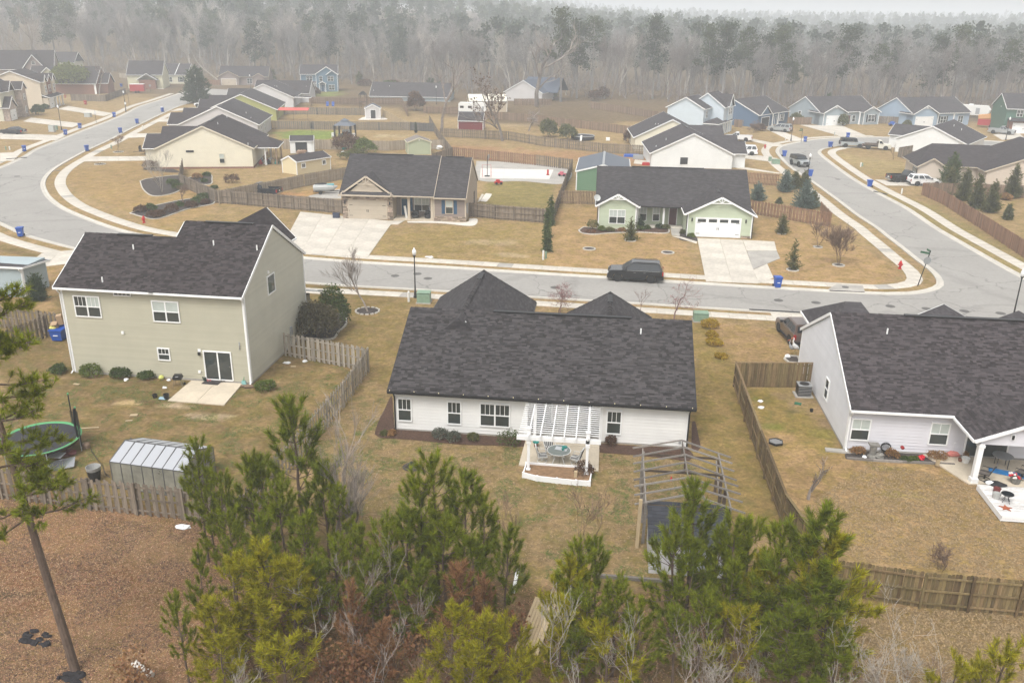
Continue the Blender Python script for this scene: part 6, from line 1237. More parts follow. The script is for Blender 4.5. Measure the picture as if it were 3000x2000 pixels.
MB().lathe([(.01,hgt-.03),(Rt-.12,hgt-.02),(Rt-.12,hgt)],40).build('jumping_mat',material('trampoline mat',(.03,.03,.035),.7),t)
b=MB();n_=40;g1=material('green rim pad',(.09,.30,.13),.6)
for k in range(n_):
 a0,a1=2*PI*k/n_,2*PI*(k+1)/n_;q=lambda r,a,z:(r*math.cos(a),r*math.sin(a),z)
 b.add([q(Rt-.13,a0,hgt),q(Rt+.08,a0,hgt+.03),q(Rt+.08,a1,hgt+.03),q(Rt-.13,a1,hgt),q(Rt+.1,a0,hgt-.1),q(Rt+.1,a1,hgt-.1)],[(0,1,2,3)])
b.build('rim_pad',g1,t);MB().lathe([(Rt+.09,hgt-.12),(Rt+.1,hgt+.02)],40).build('pad_skirt',black,t) if 0 else None;MB().tube([(Rt*math.cos(a),Rt*math.sin(a),hgt-.12) for a in np.linspace(0,2*PI,33)],.035,6,cap=False).build('frame',black,t)
for k in range(6):
 a=2*PI*k/6+.2;x,y=(Rt+.06)*math.cos(a),(Rt+.06)*math.sin(a);MB().tube([(x,y,0),(x,y,hgt)],.03,6).build('leg',grey_metal,t)
 if k in(0,1,3):po=MB().tube([(x*1.02,y*1.02,.3),(x*1.02,y*1.02,2.75)],.035,6).build('net_pole',black,t);MB().lathe([(.05,0),(.06,.06),(.01,.12)],8,(x*1.02,y*1.02,2.74)).build('pole_cap',g1,po)
net_m=material('black netting',(.012,.012,.012),.9,alpha=.62);b=MB()
for k in range(10):
 a0,a1=.2+k*.105,.2+(k+1)*.105;z0,z1=2.65-.9*math.sin(k/10*PI/2),2.65-.9*math.sin((k+1)/10*PI/2);b.quad((Rt*math.cos(a0),Rt*math.sin(a0),hgt),(Rt*math.cos(a1),Rt*math.sin(a1),hgt),(Rt*math.cos(a1),Rt*math.sin(a1),z1),(Rt*math.cos(a0),Rt*math.sin(a0),z0))
b.build('net',net_m,t);b=MB()
for k in range(6):a=.18+k*.012;b.tube([(Rt*math.cos(a)*.99,Rt*math.sin(a)*.99,hgt),(Rt*math.cos(a+.03)*.97,Rt*math.sin(a)*.97,1.7),(Rt*math.cos(a)*1.01,Rt*math.sin(a)*1.01,2.7)],.04,5)
b.build('gathered_net',material('bunched netting',(.012,.012,.012),.9),t,kind='stuff')
t=thing('greenhouse','small translucent panel greenhouse with sloped white roof','greenhouse',(-25.6,38.2,0),R(-6.5));gl,gw,ge,gr_=4.4,2.8,1.6,2.15
poly=material('polycarbonate sheet',(.34,.33,.27),.35,noise=(.9,.35),spec=.4,alpha=.55);polyr=material('polycarbonate roof sheet',(.36,.37,.395),.4,spec=.5);alu=material('dark aluminium bar',(.10,.10,.10),.5)
nb=7
for i in range(nb):
 x0,x1=gl*i/nb+.03,gl*(i+1)/nb-.03
 MB().box(x0,x1,-.01,.01,.05,ge).build('wall_panel',poly,t);MB().box(x0,x1,gw-.01,gw+.01,.05,ge).build('wall_panel',poly,t)
 MB().prism([(x0,-.02,ge+.02),(x1,-.02,ge+.02),(x1,gw/2,gr_),(x0,gw/2,gr_)],(0,0,.015)).build('roof_panel',polyr,t);MB().prism([(x0,gw+.02,ge+.02),(x1,gw+.02,ge+.02),(x1,gw/2,gr_),(x0,gw/2,gr_)],(0,0,.015)).build('roof_panel',polyr,t)
for x in(0,gl):MB().prism([(x,.03,.05),(x,.03,ge),(x,gw/2,gr_-.03),(x,gw-.03,ge),(x,gw-.03,.05)],(.012,0,0)).build('end_panel',poly,t)
b=MB()
for i in range(nb+1):
 x=gl*i/nb
 for y in(0,gw):b.beam((x,y,0),(x,y,ge),.045);b.beam((x,y,ge+.03),(x,gw/2,gr_+.03),.04)
for y,z in((0,ge),(gw,ge),(gw/2,gr_+.02),(0,.05),(gw,.05)):b.beam((0,y,z),(gl,y,z),.05)
for x in(0,gl):b.beam((x,.8,0),(x,.8,2.0),.04);b.beam((x,1.9,0),(x,1.9,2.1),.04);b.beam((x,0,1.0),(x,gw,1.0),.04)
b.build('bars',alu,t,kind='stuff')
for k in range(5):MB().box(.3+k*.8,.9+k*.8,.5+.3*(k%2),1.2+.3*(k%2),0,.5+.25*(k%3)).build('shelf',(wood_tan,MATS['dark mulch'],wood_pale,old_wood,concrete_grey)[k],t)
o=one(MB().prism([(-.75,0,0),(.75,0,0),(.75,0,1.1),(.45,0,.9),(-.75,0,.5)],(0,.5,0)),'folded_tarp',material('grey brown tarp',(.17,.15,.145),.7,noise=(2,.2)),'grey brown tarp heap leaning on the greenhouse front','tarp',d5(1300,900),R(-4))
q=d5(965,838);t=thing('stacked_tubs','stack of black and grey plant tubs left of the greenhouse','tub',(-27.1,38.9,0))
for i in range(5):MB().lathe([(.27+.012*i,.1*i),(.35+.01*i,.1*i+.42),(.32+.01*i,.1*i+.42),(.25,.1*i+.05)],16).build('tub',black if i<3 else material('grey tub',(.30,.30,.29),.5),t)
for i,(x,y,s_,rz,lab) in enumerate(((600,730,1.5,25,'silver sheet lying folded on the grass by the trampoline'),(570,665,.9,-10,'grey board on top of the silver sheet'))):one(MB().box(-s_/2,s_/2,-.45+.2*i,.45-.2*i,0,.05),'metal_sheet',chrome if not i else grey_metal,lab,'sheet',d5(x,y),R(rz),tilt=(R(12),R(-6)),z=.12+.2*i)
one(MB().blob((0,0,.12),(.45,.3,.2),9,.3),'toy_heap',material('dark red toy',(.16,.05,.045),.6),'dark heap with a red toy under the trampoline rim','toys',d5(690,610));one(MB().lathe([(.2,0),(.22,.2),(.17,.3),(.05,.32)],10),'tree_stump',wood_brown,'small brown stump right of the trampoline','stump',d5(850,540))
hose=MB().tube([d5(870,490),d5(905,580),d5(960,660),d5(1010,720),d5(1030,790),d5(1080,835)],.02,5);hose.v=[(x,y,z+.02) for x,y,z in hose.v];tag(hose.build('garden_hose',black),'thin black hose trailing from trampoline to greenhouse','hose')
bed('',[d1(250,930),d1(232,700),d1(210,495),d1(120,670),d1(40,830),d1(-10,1000),d1(60,1045),d1(500,1070),d1(800,1105),d1(1200,1135),d1(1650,1145),d1(1940,1160),d1(1970,1050),d1(1500,1020),d1(800,970),d1(250,935)],mulch)
bed('',[d2(898,695),d2(1260,720),d2(1800,752),d2(1815,870),d2(1600,850),d2(1300,820),d2(1050,800),d2(900,790)],mulch);bed('',[d2(1830,740),d2(1840,470),d2(1870,470),d2(1900,600),d2(1925,740),d2(1880,790)],mulch)
slabs([Vector((-4.15,49.2,0)),Vector((.24,49.2,0)),Vector((.27,43.55,0)),Vector((-4.3,43.6,0))],2,2,z=.08,mat=concrete_pale,name='patio')
t=thing('pergola','white lattice pergola over the patio of the white house','pergola',(0,0,0));pl=material('white vinyl',(.80,.80,.80),.4)
for x,y in((-3.68,42.95),(-.42,42.88)):
 po=MB().box(x-.075,x+.075,y-.075,y+.075,.05,2.1).build('post',pl,t);MB().box(x-.12,x+.12,y-.12,y+.12,.05,.25).build('foot',pl,po);MB().box(x-.12,x+.12,y-.12,y+.12,1.85,2.05).box(x-.1,x+.1,y-.1,y+.1,2.05,2.75).box(x-.13,x+.13,y-.13,y+.13,2.75,2.8).build('capital',pl,po)
for dy in(-.1,.1):MB().box(-4.35,.3,42.9+dy-.02,42.9+dy+.02,2.1,2.32).build('beam',pl,t)
for x in(-3.68,-.42):MB().box(x-.09,x+.09,47.0,47.15,.1,2.35).build('post',pl,t)
for i in range(6):x=-3.68+i*.652;MB().box(x-.025,x+.025,42.6,47.1,2.34,2.5).build('rafter',pl,t)
for i in range(16):y=42.95+i*.27;MB().box(-4.25,.2,y-.022,y+.022,2.5,2.53).build('slat',pl,t)
t=thing('raised_planter','white edged raised bed of brown soil before the pergola','planter',(0,0,0));pts=[(-3.84,43.55),(-3.9,42.35),(-3.1,42.05),(-2.0,41.95),(-.95,41.88),(-.2,41.9),(-.1,43.5)]
o=sheet('soil',pts,.2,material('bare soil',(.22,.135,.075),.98,noise=(4,.3),bump=(12,1)),parent=t);del o['kind']
for a,b_ in zip(pts,pts[1:]+pts[:1]):
 MB().beam((a[0],a[1],.16),(b_[0],b_[1],.16),.06,.32).build('board',pl,t)
for a in pts:MB().box(a[0]-.06,a[0]+.06,a[1]-.06,a[1]+.06,0,.34).build('corner_post',pl,t)
p=Vector((-2.05,44.35,.08));t=thing('patio_table','round glass patio table with bottle tray under the pergola','table',p);wm_=material('white tube metal',(.66,.66,.64),.4)
MB().lathe([(.01,.70),(.66,.70),(.66,.715),(.01,.715)],28).build('glass_top',material('table glass',(.22,.25,.24),.08,spec=.7),t);MB().tube([(.67*math.cos(a),.67*math.sin(a),.705) for a in np.linspace(0,2*PI,29)],.025,6,cap=False).build('rim',wm_,t)
for k in range(4):a=PI/4+k*PI/2;MB().tube([(.55*math.cos(a),.55*math.sin(a),.69),(.3*math.cos(a),.3*math.sin(a),.35),(.5*math.cos(a),.5*math.sin(a),0)],.022,6).build('leg',wm_,t)
one(MB().box(-.35,.35,-.2,.2,0,.015),'place_mat',material('pale grey mat',(.50,.52,.54),.7),'pale mat on the round patio table','mat',(p.x+.12,p.y+.18),R(-12),z=.80);teal=material('teal glaze',(.03,.22,.19),.25)
one(MB().lathe([(.05,0),(.16,.05),(.17,.07),(.03,.02)],14),'bowl',teal,'teal bowl on the patio table','bowl',(p.x+.3,p.y+.28),z=.815);one(MB().lathe([(.07,0),(.09,.1),(.02,.14)],12),'candle_jar',teal,'small dark teal jar before the teal bowl','jar',(p.x+.22,p.y+.02),z=.80)
one(MB().lathe([(.02,0),(.17,.05),(.2,.09),(.04,.03)],14),'bird_bath',teal,'teal dish on a brown stand at the back of the patio','dish',d1(2105,1150,.1),z=.3);one(MB().lathe([(.1,0),(.13,.2),(.05,.22)],10),'flower_pot',material('terracotta',(.20,.09,.055),.8),'brown pot foot under the teal dish','pot',d1(2105,1150,.1),z=.08)
def stripe_chair(label,pos,rz):
 t=thing('patio_chair',label,'chair',pos,rz,'striped swivel chairs round the patio table');st_w=material('white cushion stripe',(.62,.62,.60),.9);st_b=material('black cushion stripe',(.03,.03,.032),.9)
 s_=MB().box(-.27,.27,-.27,.27,.36,.44).build('seat',st_w,t);bk=MB().prism([(-.27,-.25,.44),(.27,-.25,.44),(.27,-.42,1.0),(-.27,-.42,1.0)],(0,.07,.02)).build('backrest',st_w,t)
 for i in range(5):x=-.22+i*.11;MB().box(x-.027,x+.027,-.272,.274,.44,.446).build('stripe',st_b,s_);MB().prism([(x-.027,-.175,.45),(x+.027,-.175,.45),(x+.027,-.345,1.005),(x-.027,-.345,1.005)],(0,.008,.003)).build('stripe',st_b,bk);MB().prism([(x-.027,-.262,.44),(x+.027,-.262,.44),(x+.027,-.432,1.0),(x-.027,-.432,1.0)],(0,.008,.003)).build('stripe',st_b,bk)
 for sg in(-1,1):MB().tube([(sg*.3,-.36,.85),(sg*.33,-.1,.64),(sg*.33,.2,.62),(sg*.28,.28,.4)],.02,6).build('armrest',wm_,t)
 MB().tube([(0,0,.06),(0,0,.36)],.05,8).build('swivel',wm_,t);MB().tube([(.27*math.cos(a),.27*math.sin(a),.02) for a in np.linspace(0,2*PI,17)],.02,5,cap=False).build('base_ring',wm_,t)
stripe_chair('striped swivel chair left of the round patio table',(-3.0,44.2,.085),R(-80));stripe_chair('striped swivel chair right of the round patio table',(-1.05,44.15,.085),R(75));stripe_chair('striped swivel chair behind the round patio table',(-2.65,45.2,.085),R(-160))
one(MB().box(-.09,.09,-.08,.08,0,.35),'wood_block',wood_pale,'pale wooden block standing in the raised planter','block',(-1.0,42.45),z=.2)
t=thing('timber_pavilion','bare silvered timber frame with open rafters beside the white house lawn','pavilion',(0,0,0));xl,xr_,xm=2.55,6.55,4.62;ys=[36.75,38.6,40.2,42.0]
def leaning(a,b_,w,h,name,mt):MB().beam(a,b_,w,h).build(name,mt,t)
for x in(xl,xr_):
 for y in ys:leaning((x,y,0),(x+random.uniform(-.05,.05),y,2.25),.14,.14,'post',old_wood if x>4 else silver_wood)
 leaning((x,ys[0]-.2,2.3),(x,ys[-1]+.2,2.3),.06,.14,'wall_plate',silver_wood);leaning((x,ys[0],1.2),(x,ys[-1],1.15),.05,.1,'side_rail',old_wood)
for y in(ys[0],ys[2],ys[3]):leaning((xl,y,2.12),(xr_,y,2.12),.05,.12,'tie_beam',old_wood);leaning((xm,y,2.1),(xm,y,2.85),.09,.09,'king_post',old_wood)
leaning((xm,ys[0]-.25,2.9),(xm,ys[-1]+.3,2.9),.05,.12,'ridge_beam',silver_wood)
for i in range(8):
 y=ys[0]-.15+i*(ys[-1]-ys[0]+.4)/7
 for sx in(-1,1):leaning((xm,y,2.96+random.uniform(-.02,.02)),(xm+sx*2.6,y+random.uniform(-.12,.12),2.2+random.uniform(-.06,.06)),.045,.09,'rafter',silver_wood)
for a,b_ in(((xr_,ys[2],.6),(xr_-.1,ys[3],2.0)),((xr_,ys[1],2.0),(xr_,ys[2],.9)),((xl+.5,ys[0],2.1),(xl,ys[0],1.3)),((6.2,37.4,.1),(5.4,38.6,2.0))):leaning(a,b_,.05,.1,'brace',silver_wood)
leaning((2.25,36.3,0),(2.3,36.6,2.5),.16,.16,'post',wood_pale)
one(MB().lathe([(.03,0),(.06,.1),(.06,.16),(.02,.3)],10),'bird_feeder',material('red feeder',(.50,.04,.04),.3),'small red hummingbird feeder hanging in the timber frame','feeder',d2(1618,1140,1.2),z=1.55)
sh=thing('garden_shed','pale shed with dark shingled lean-to roof under the timber frame','shed',(2.75,34.3,0),0)
MB().prism([(0,0,0),(0,0,1.62),(0,2.7,2.05),(0,2.7,0)],(3.5,0,0)).build('wall',material('pale shed panel',(.52,.52,.53),.6),sh)
rf=MB().prism([(-.12,-.15,1.66),(3.62,-.15,1.66),(3.62,2.8,2.14),(-.12,2.8,2.14)],(0,0,.06)).build('roof',material('slate blue shingle',(.035,.037,.045),.95,rand=.2),sh)
for r_ in range(12):
 u=-.12-.2*(r_%2)
 while u<3.6:
  a,c=max(u,-.12),min(u+.42,3.62);z=1.74+.48*(r_*.24)/2.95;y=-.15+r_*.245
  if c-a>.05:MB().add([(a+.005,y,z),(c-.005,y,z),(c-.005,y+.24,z+.028),(a+.005,y+.24,z+.028),(a,y,z-.02),(c,y,z-.02)],[(0,1,2,3),(4,5,1,0)]).build('shingle',MATS['slate blue shingle'],rf,uv=False)
  u+=.42
for x in(.7,1.7,2.7):MB().box(x-.02,x+.02,-.17,-.15,1.62,1.76).build('hook',white,sh)
deckp=thing('plank_walkway','pale plank walkway lying between the pines','walkway',(*xy(cH(1345,1180)),0),along(cH(1275,1300),cH(1375,1040)))
for i in range(7):MB().box(-1.8,1.8,-.5+i*.145,-.5+i*.145+.13,.1,.14).build('plank',wood_pale,deckp)
for x in(-1.4,0,1.4):MB().box(x-.05,x+.05,-.5,.5,0,.1).build('joist',old_wood,deckp)
for a,b_,lab in((cH(1215,800),cH(1185,950),'white rail leaning in the pines left of the walkway'),(cH(1730,835),cH(2330,885),'long grey timber edging behind the pines'),(cI(510,955),cI(700,975),'grey edging timber under the pines by the fence')):tag(MB().beam(a+Vector((0,0,.1)),b_+Vector((0,0,.1)),.14,.16).build('edging_timber',silver_wood if 'grey' in lab else white),lab,'timber')
p=d3(800,515);t=thing('air_conditioner','black square air conditioner unit beside the pale grey house','air conditioner',(13.95,56.2,0),R(2));MB().box(-.6,.6,-.5,.5,0,.08).build('pad',concrete_grey,t)
MB().box(-.43,.43,-.4,.4,.08,.80).build('cabinet',black,t);MB().box(-.45,.45,-.42,.42,.80,.86).build('top',grey_metal,t);MB().lathe([(.02,.86),(.33,.865),(.33,.875),(.02,.89)],20).build('fan_grille',black,t)
for i in range(6):MB().box(-.44,.44,-.41,-.40,.14+i*.11,.17+i*.11).build('louvre',grey_metal,t)
one(MB().box(-.22,.22,-.16,.16,0,.06),'valve_box',material('valve box green',(.03,.13,.07),.5),'flat green valve box lid in the grass by the air conditioner','box',d3(745,573),R(-20));one(bucket(.12,.2),'flower_pot',black,'small black pot in the side yard of the pale grey house','pot',d3(868,645))
p=d3(540,935);t=thing('fire_pit_lid','hexagonal mesh fire pit lid lying in the grass by the fence','fire pit',(p.x,p.y,0),R(20));MB().prism([(.42*math.cos(k*PI/3),.42*math.sin(k*PI/3),.1) for k in range(6)],(0,0,.02)).build('mesh',material('wire mesh grey',(.20,.20,.20),.5),t)
for k in range(6):MB().beam((.44*math.cos(k*PI/3),.44*math.sin(k*PI/3),.1),(.44*math.cos((k+1)*PI/3),.44*math.sin((k+1)*PI/3),.1),.05,.12).build('rim',black,t)
p=d4(190,830);t=thing('bird_bath','weathered stone bird bath at the wall of the pale grey house','bird bath',(p.x,p.y,0),0);st=material('mossy stone',(.20,.19,.17),.95,noise=(5,.3),bump=(10,.6));MB().lathe([(.3,0),(.26,.12),(.18,.2),(.22,.7),(.16,.78)],10).build('pedestal',st,t);MB().box(-.28,.28,-.22,.22,.78,.88).build('top',st,t);MB().blob((.35,-.1,.15),(.3,.22,.2),3,.2).build('rock',st,t)
p=d4(320,800);t=thing('hose_reel','black garden hose coiled on a stand at the wall of the pale grey house','hose',(p.x,p.y,0),R(-10))
for k in range(5):MB().tube([((.26+.02*(k%2))*math.cos(a),-.06+.035*k,.45+(.26+.02*(k%2))*math.sin(a)) for a in np.linspace(0,2*PI,17)],.022,5,cap=False).build('coil',black,t)
for sg in(-1,1):MB().tube([(sg*.3,0,0),(sg*.05,0,.8)],.02,5).build('stand',grey_metal,t)
p=d4(-25,1000)
bed('',[d4(-60,770),d4(400,775),d4(960,815),d4(1020,905),d4(600,885),d4(200,865),d4(-80,850)],mulch_d)
edge_r=thing('timber_edging','low grey timber edging along the bed of the pale grey house','edging',(*xy(d4(500,890)),0));pa=[d4(-70,850),d4(200,872),d4(500,888),d4(780,900),d4(1030,915)]
for a,b_ in zip(pa,pa[1:]):MB().beam(a-edge_r.location+Vector((0,0,.06)),b_-edge_r.location+Vector((0,0,.06)),.12,.14).build('timber',silver_wood,edge_r)
one(MB().blob((0,0,.16),(.2,.2,.2),7,.3,8,5),'flower_clump',material('red flower',(.55,.015,.03),.6),'bright red flower clump in the bed of the pale grey house','flowers',d4(692,860));one(MB().lathe([(.1,0),(.11,.16),(.02,.2)],8),'alarm_bell',material('dark red plastic',(.25,.02,.02),.5),'dark red round bell low on the wall of the pale grey house','bell',(*xy(d4(498,718,.95)),0),z=.9,tilt=(R(90),0))
one(MB().box(-.1,.1,-.04,.04,.1,.5),'garden_marker',wood_pale,'yellow wooden marker before the bed edging','marker',d4(852,935));one(MB().box(-.9,.9,-.2,.2,0,.1),'splash_block',concrete_grey,'concrete splash block under the downspout of the pale grey house','block',d3(1140,1012),R(-4))
deck=thing('wooden_deck','white worn plank deck beside the covered patio','deck',(20.95,41.15,0));dk=material('flaking white deck paint',(.60,.58,.56),.8,noise=(1.2,.25),noise2=(7,.3),stretch=(1,6,1),rand=.12)
for i in range(21):MB().box(.0,6,.02+i*.152,.15+i*.152,.32,.36).build('plank',dk,deck)
MB().box(-.03,6,-.03,.0,.2,.36).build('fascia',pl,deck);MB().box(-.03,6,-.02,.0,.06,.18).build('fascia',pl,deck);MB().box(-.04,-.01,-.03,3.2,.05,.36).build('fascia',pl,deck);MB().box(.05,5.9,.05,3.1,.0,.3).build('underframe',dark,deck)
p=d4(1555,1352,.36);one(MB().prism([((.34 if k%2==0 else .14)*math.cos(PI/2+k*PI/5),(.34 if k%2==0 else .14)*math.sin(PI/2+k*PI/5),0) for k in range(10)],(0,0,.03)),'metal_star',material('rust orange metal',(.32,.085,.035),.7),'rust orange metal star lying on the white deck','star',p,R(-12),z=.37)
p=d4(1555,1290,.36);t=thing('side_table','small round black glass side table on the white deck','table',(p.x,p.y,.37));MB().lathe([(.01,.48),(.3,.48),(.3,.5),(.01,.5)],18).build('glass_top',car_glass,t);MB().tube([(.3*math.cos(a),.3*math.sin(a),.49) for a in np.linspace(0,2*PI,17)],.02,5,cap=False).build('rim',black,t)
for k in range(4):a=k*PI/2+.4;MB().tube([(.2*math.cos(a),.2*math.sin(a),.48),(.1*math.cos(a),.1*math.sin(a),.25),(.25*math.cos(a),.25*math.sin(a),0)],.016,5).build('leg',black,t)
one(bucket(.22,.3),'flower_pot',material('pale grey pot',(.42,.42,.40),.7),'pale grey empty pot on the white deck','pot',d4(1455,1250,.36),z=.37);one(bucket(.2,.26),'flower_pot',material('maroon pot',(.16,.035,.03),.6),'maroon pot behind the grey pot on the white deck','pot',d4(1460,1190,.36),z=.37)
one(MB().blob((0,0,.06),(.55,.3,.1),5,.2),'black_tarp',material('black folded cloth',(.02,.02,.022),.8),'black folded cover on the corner of the white deck','cover',d4(1440,1110,.36),R(-15),z=.37);one(MB().blob((0,0,.1),(.22,.12,.12),6,.2),'garden_figure',white,'small white bird figure at the corner of the white deck','figure',d4(1385,1110,.36),z=.37)
p=d4(1650,1090,.1);t=thing('flower_planter','round stone planter with red and white flowers before the patio','planter',(p.x,p.y,.09));bucket(.3,.35).build('bowl',st,t)
for i in range(14):MB().blob((random.uniform(-.35,.2),random.uniform(-.2,.2),random.uniform(.35,.55)),(.08,.08,.06),i,.2,6,4).build('blossom',MATS['red flower'] if i%2 else material('white petal',(.70,.66,.62),.8),t)
def black_chair(label,pos,rz):
 t=thing('patio_chair',label,'chair',pos,rz,'dark sling chairs on the covered patio');sl=material('taupe sling fabric',(.15,.13,.115),.85)
 MB().box(-.28,.28,-.26,.28,.38,.42).build('seat',sl,t);MB().prism([(-.28,-.25,.42),(.28,-.25,.42),(.28,-.5,1.1),(-.28,-.5,1.1)],(0,.04,.01)).build('backrest',sl,t)
 for sg in(-1,1):MB().tube([(sg*.31,-.48,1.08),(sg*.31,-.26,.44),(sg*.31,.3,.4),(sg*.31,.25,.64),(sg*.31,-.34,.66)],.02,6).build('side_frame',black,t)
 MB().tube([(0,0,.05),(0,0,.38)],.05,8).build('swivel',black,t);MB().tube([(.3*math.cos(a),.3*math.sin(a),.03) for a in np.linspace(0,2*PI,17)],.02,5,cap=False).build('base_ring',black,t)
black_chair('dark sling swivel chair just behind the white patio column',(21.75,45.5,.09),R(55));black_chair('dark sling swivel chair at the frame edge of the covered patio',(23.9,45.9,.09),R(40))
p=(23.3,47.2,.09);t=thing('patio_table','black lattice patio table at the back of the covered patio','table',p);MB().lathe([(.01,.7),(.55,.7),(.55,.72),(.01,.72)],20).build('top',grey_metal,t)
for k in range(4):a=k*PI/2+.6;MB().tube([(.4*math.cos(a),.4*math.sin(a),.7),(.4*math.cos(a),.4*math.sin(a),0)],.025,5).build('leg',black,t)
one(MB().box(-.9,.9,-.3,.3,0,.02),'blue_tarp',material('blue tarp',(.02,.20,.50),.5,noise=(3,.3)),'crumpled bright blue tarp on the covered patio floor','tarp',(23.3,46.4),R(-20),z=.10)
p=d4(1085,800,.1);t=thing('folding_gate','white wire gate standing on the edge of the covered patio','gate',(p.x,p.y,.09),R(20))
for i in range(9):MB().tube([(-.55+i*.14,0,.05),(-.55+i*.14,0,.85)],.012,4).build('bar',white,t)
for z in(.08,.82):MB().tube([(-.57,0,z),(.6,0,z)],.02,5).build('rail',white,t)
one(MB().blob((0,0,.12),(.4,.2,.18),8,.2),'cushion',material('coral cushion',(.55,.19,.16),.9),'coral patterned cushion behind the white wire gate','cushion',d4(1010,815,.1),z=.09);one(bucket(.24,.3),'flower_pot',white_d,'white pot with dry grass on the patio edge','pot',d4(1140,880,.1),z=.09);one(bucket(.14,.2),'flower_pot',MATS['terracotta'],'small terracotta pot left of the white pot','pot',d4(1090,870,.1),z=.09)
for x,y,s_,mt,mt2,lab in((768,885,1.0,white,teal,'tall white and teal heron statue by the pale grey house corner'),(742,880,.85,material('grey plumage',(.35,.36,.37),.7),white_d,'smaller grey heron statue beside the teal one')):
 p=cF(x,y);t=thing('heron_statue',lab,'statue',(p.x,p.y,0),R(200));t.scale=(s_,)*3
 for sg in(-.07,.07):MB().tube([(0,sg,0),(.02,sg,.3),(0,sg,.6)],.018,5).build('leg',material('statue leg',(.30,.22,.08),.6),t)
 MB().tube([(-.35,0,.6),(-.2,0,.68),(.0,0,.78),(.15,0,.95),(.2,0,1.1)],[.02,.13,.18,.13,.06],8).build('body',mt,t);MB().tube([(-.38,0,.52),(-.2,0,.7),(.02,0,.86)],[.02,.12,.1],6).build('wings',mt2,t);MB().tube([(.18,0,1.05),(.26,0,1.25),(.2,0,1.42),(.26,0,1.52)],[.06,.045,.045,.06],7).build('neck',mt,t);MB().tube([(.26,0,1.52),(.5,0,1.48)],[.045,.008],6).build('beak',material('orange red beak',(.50,.10,.03),.5),t)
bed('',[cF(700,905),cF(720,885),cF(790,888),cF(800,935),cF(730,930)],mulch_d,kerb_m);one(MB().blob((0,0,.12),(.22,.16,.16),2,.15),'garden_figure',white,'small white cat figure at the edge of the heron bed','figure',cF(722,895))
for nm,lab,s_ in(('patio_chair','dark wicker armchair left on the porch of the tan house',9.0),('patio_chair','dark wicker armchair right on the porch of the tan house',10.6)):
 q=HT.face('S',0,0,0,0).M@Vector((s_,1.0,.12));t=thing(nm,lab,'chair',q,R(2));wk=material('dark wicker',(.03,.03,.032),.8);MB().box(-.38,.38,-.3,.3,.1,.42).build('seat',wk,t);MB().box(-.38,.38,.22,.34,.42,.9).build('backrest',wk,t)
 for sg in(-1,1):MB().box(sg*.38-.06,sg*.38+.06,-.3,.3,.42,.62).build('armrest',wk,t)
p=c1(168,1030);o=one(MB().box(-.4,.4,-.25,.25,0,.6).box(-.42,.42,-.27,.27,.6,.66),'storage_box',material('navy box',(.03,.04,.07),.5),'navy storage box on the wide drive by the grey fence','box',p)
c_=concrete;slabs([cB(960,1162),cB(1462,1172),cB(1432,1236),cB(955,1228)],3,1,z=.06,mat=material('bleached concrete',(.60,.57,.53),.9,noise=(.3,.08),noise2=(3,.05)),name='court_slab')
bed('',[cB(930,1110),cB(1200,1120),cB(1560,1165),cB(1530,1265),cB(1250,1250),cB(940,1240)],material('pale grey gravel',(.36,.34,.31),.95,noise=(10,.25),noise2=(.4,.15)),z=.03)
p=cB(1005,1218);t=thing('basketball_hoop','basketball hoop on a pole at the end of the white court slab','hoop',(p.x,p.y,.05));MB().tube([(0,0,0),(0,0,3.3)],.06,6).build('pole',black,t);MB().box(.2,.26,-.6,.6,2.7,3.5).build('backboard',material('board grey',(.25,.25,.25),.4),t);MB().tube([(0,0,3.2),(.2,0,3.1)],.05,5).build('arm',black,t);MB().tube([(.5+.23*math.cos(a),.23*math.sin(a),2.8) for a in np.linspace(0,2*PI,13)],.015,4,cap=False).build('rim',red_p,t);MB().box(-.4,.4,-.3,.3,0,.15).build('base',black,t)
p=cB(1000,1225);t=thing('football_goal','thin red framed goal by the basketball hoop','goal',(p.x,p.y,.06),R(3));MB().tube([(-.7,0,0),(-.7,0,2),(.7,0,2),(.7,0,0)],.03,5).build('frame',red_p,t);MB().tube([(-.7,0,2),(-.7,.9,0),(.7,.9,0),(.7,0,2)],.02,5).build('stay',red_p,t)
def toy(label,p,s_,mt,rz=0):
 t=thing('toy_car',label,'toy',(p.x,p.y,.05),rz);MB().box(-s_,s_,-s_*.5,s_*.5,s_*.3,s_*.75).box(-s_*.6,s_*.3,-s_*.45,s_*.45,s_*.75,s_*1.2).build('body',mt,t)
 for x in(-.6,.6):
  for y in(-.5,.5):MB().lathe([(.02,-.06),(s_*.32,-.06),(s_*.32,.06),(.02,.06)],10).build('wheel',rubber,t,loc=(x*s_,y*s_,s_*.32)).rotation_euler=(R(90),0,0)
toy('red ride on toy car on the lawn right of the tan house',cB(1082,1272),.6,red_p,R(20));toy('pink toy car beside the white court slab',cB(1520,1215),.6,material('pink plastic',(.50,.12,.16),.5),R(-10));toy('green lawn tractor behind the grey fence of the white gabled house',c7(1265,800),.9,material('tractor green',(.03,.22,.05),.4),R(10))
one(MB().box(-.15,.15,-.05,.05,0,.9).box(-.25,.25,-.05,.05,.0,.15),'cone_marker',red_p,'red post standing on the white court slab','marker',cB(1422,1210),z=.06)
def shed(label,pos,rz,W,D,he,hr,axis,wm,rm,trim=white,name='garden_shed'):
 H=House(name,label,'shed',pos,rz);H.wall(0,W,0,D,he-.03,wm,(axis,hr-.1));H.roof(0,W,0,D,he,hr,axis,rm,.15,.1,.07,trim=trim)
 b=MB()
 for x in(0,W):
  for y in(0,D):b.box(x-.06,x+.06,y-.06,y+.06,0,he-.05)
 b.build('corner_trim',trim,H.root,kind='stuff');return H
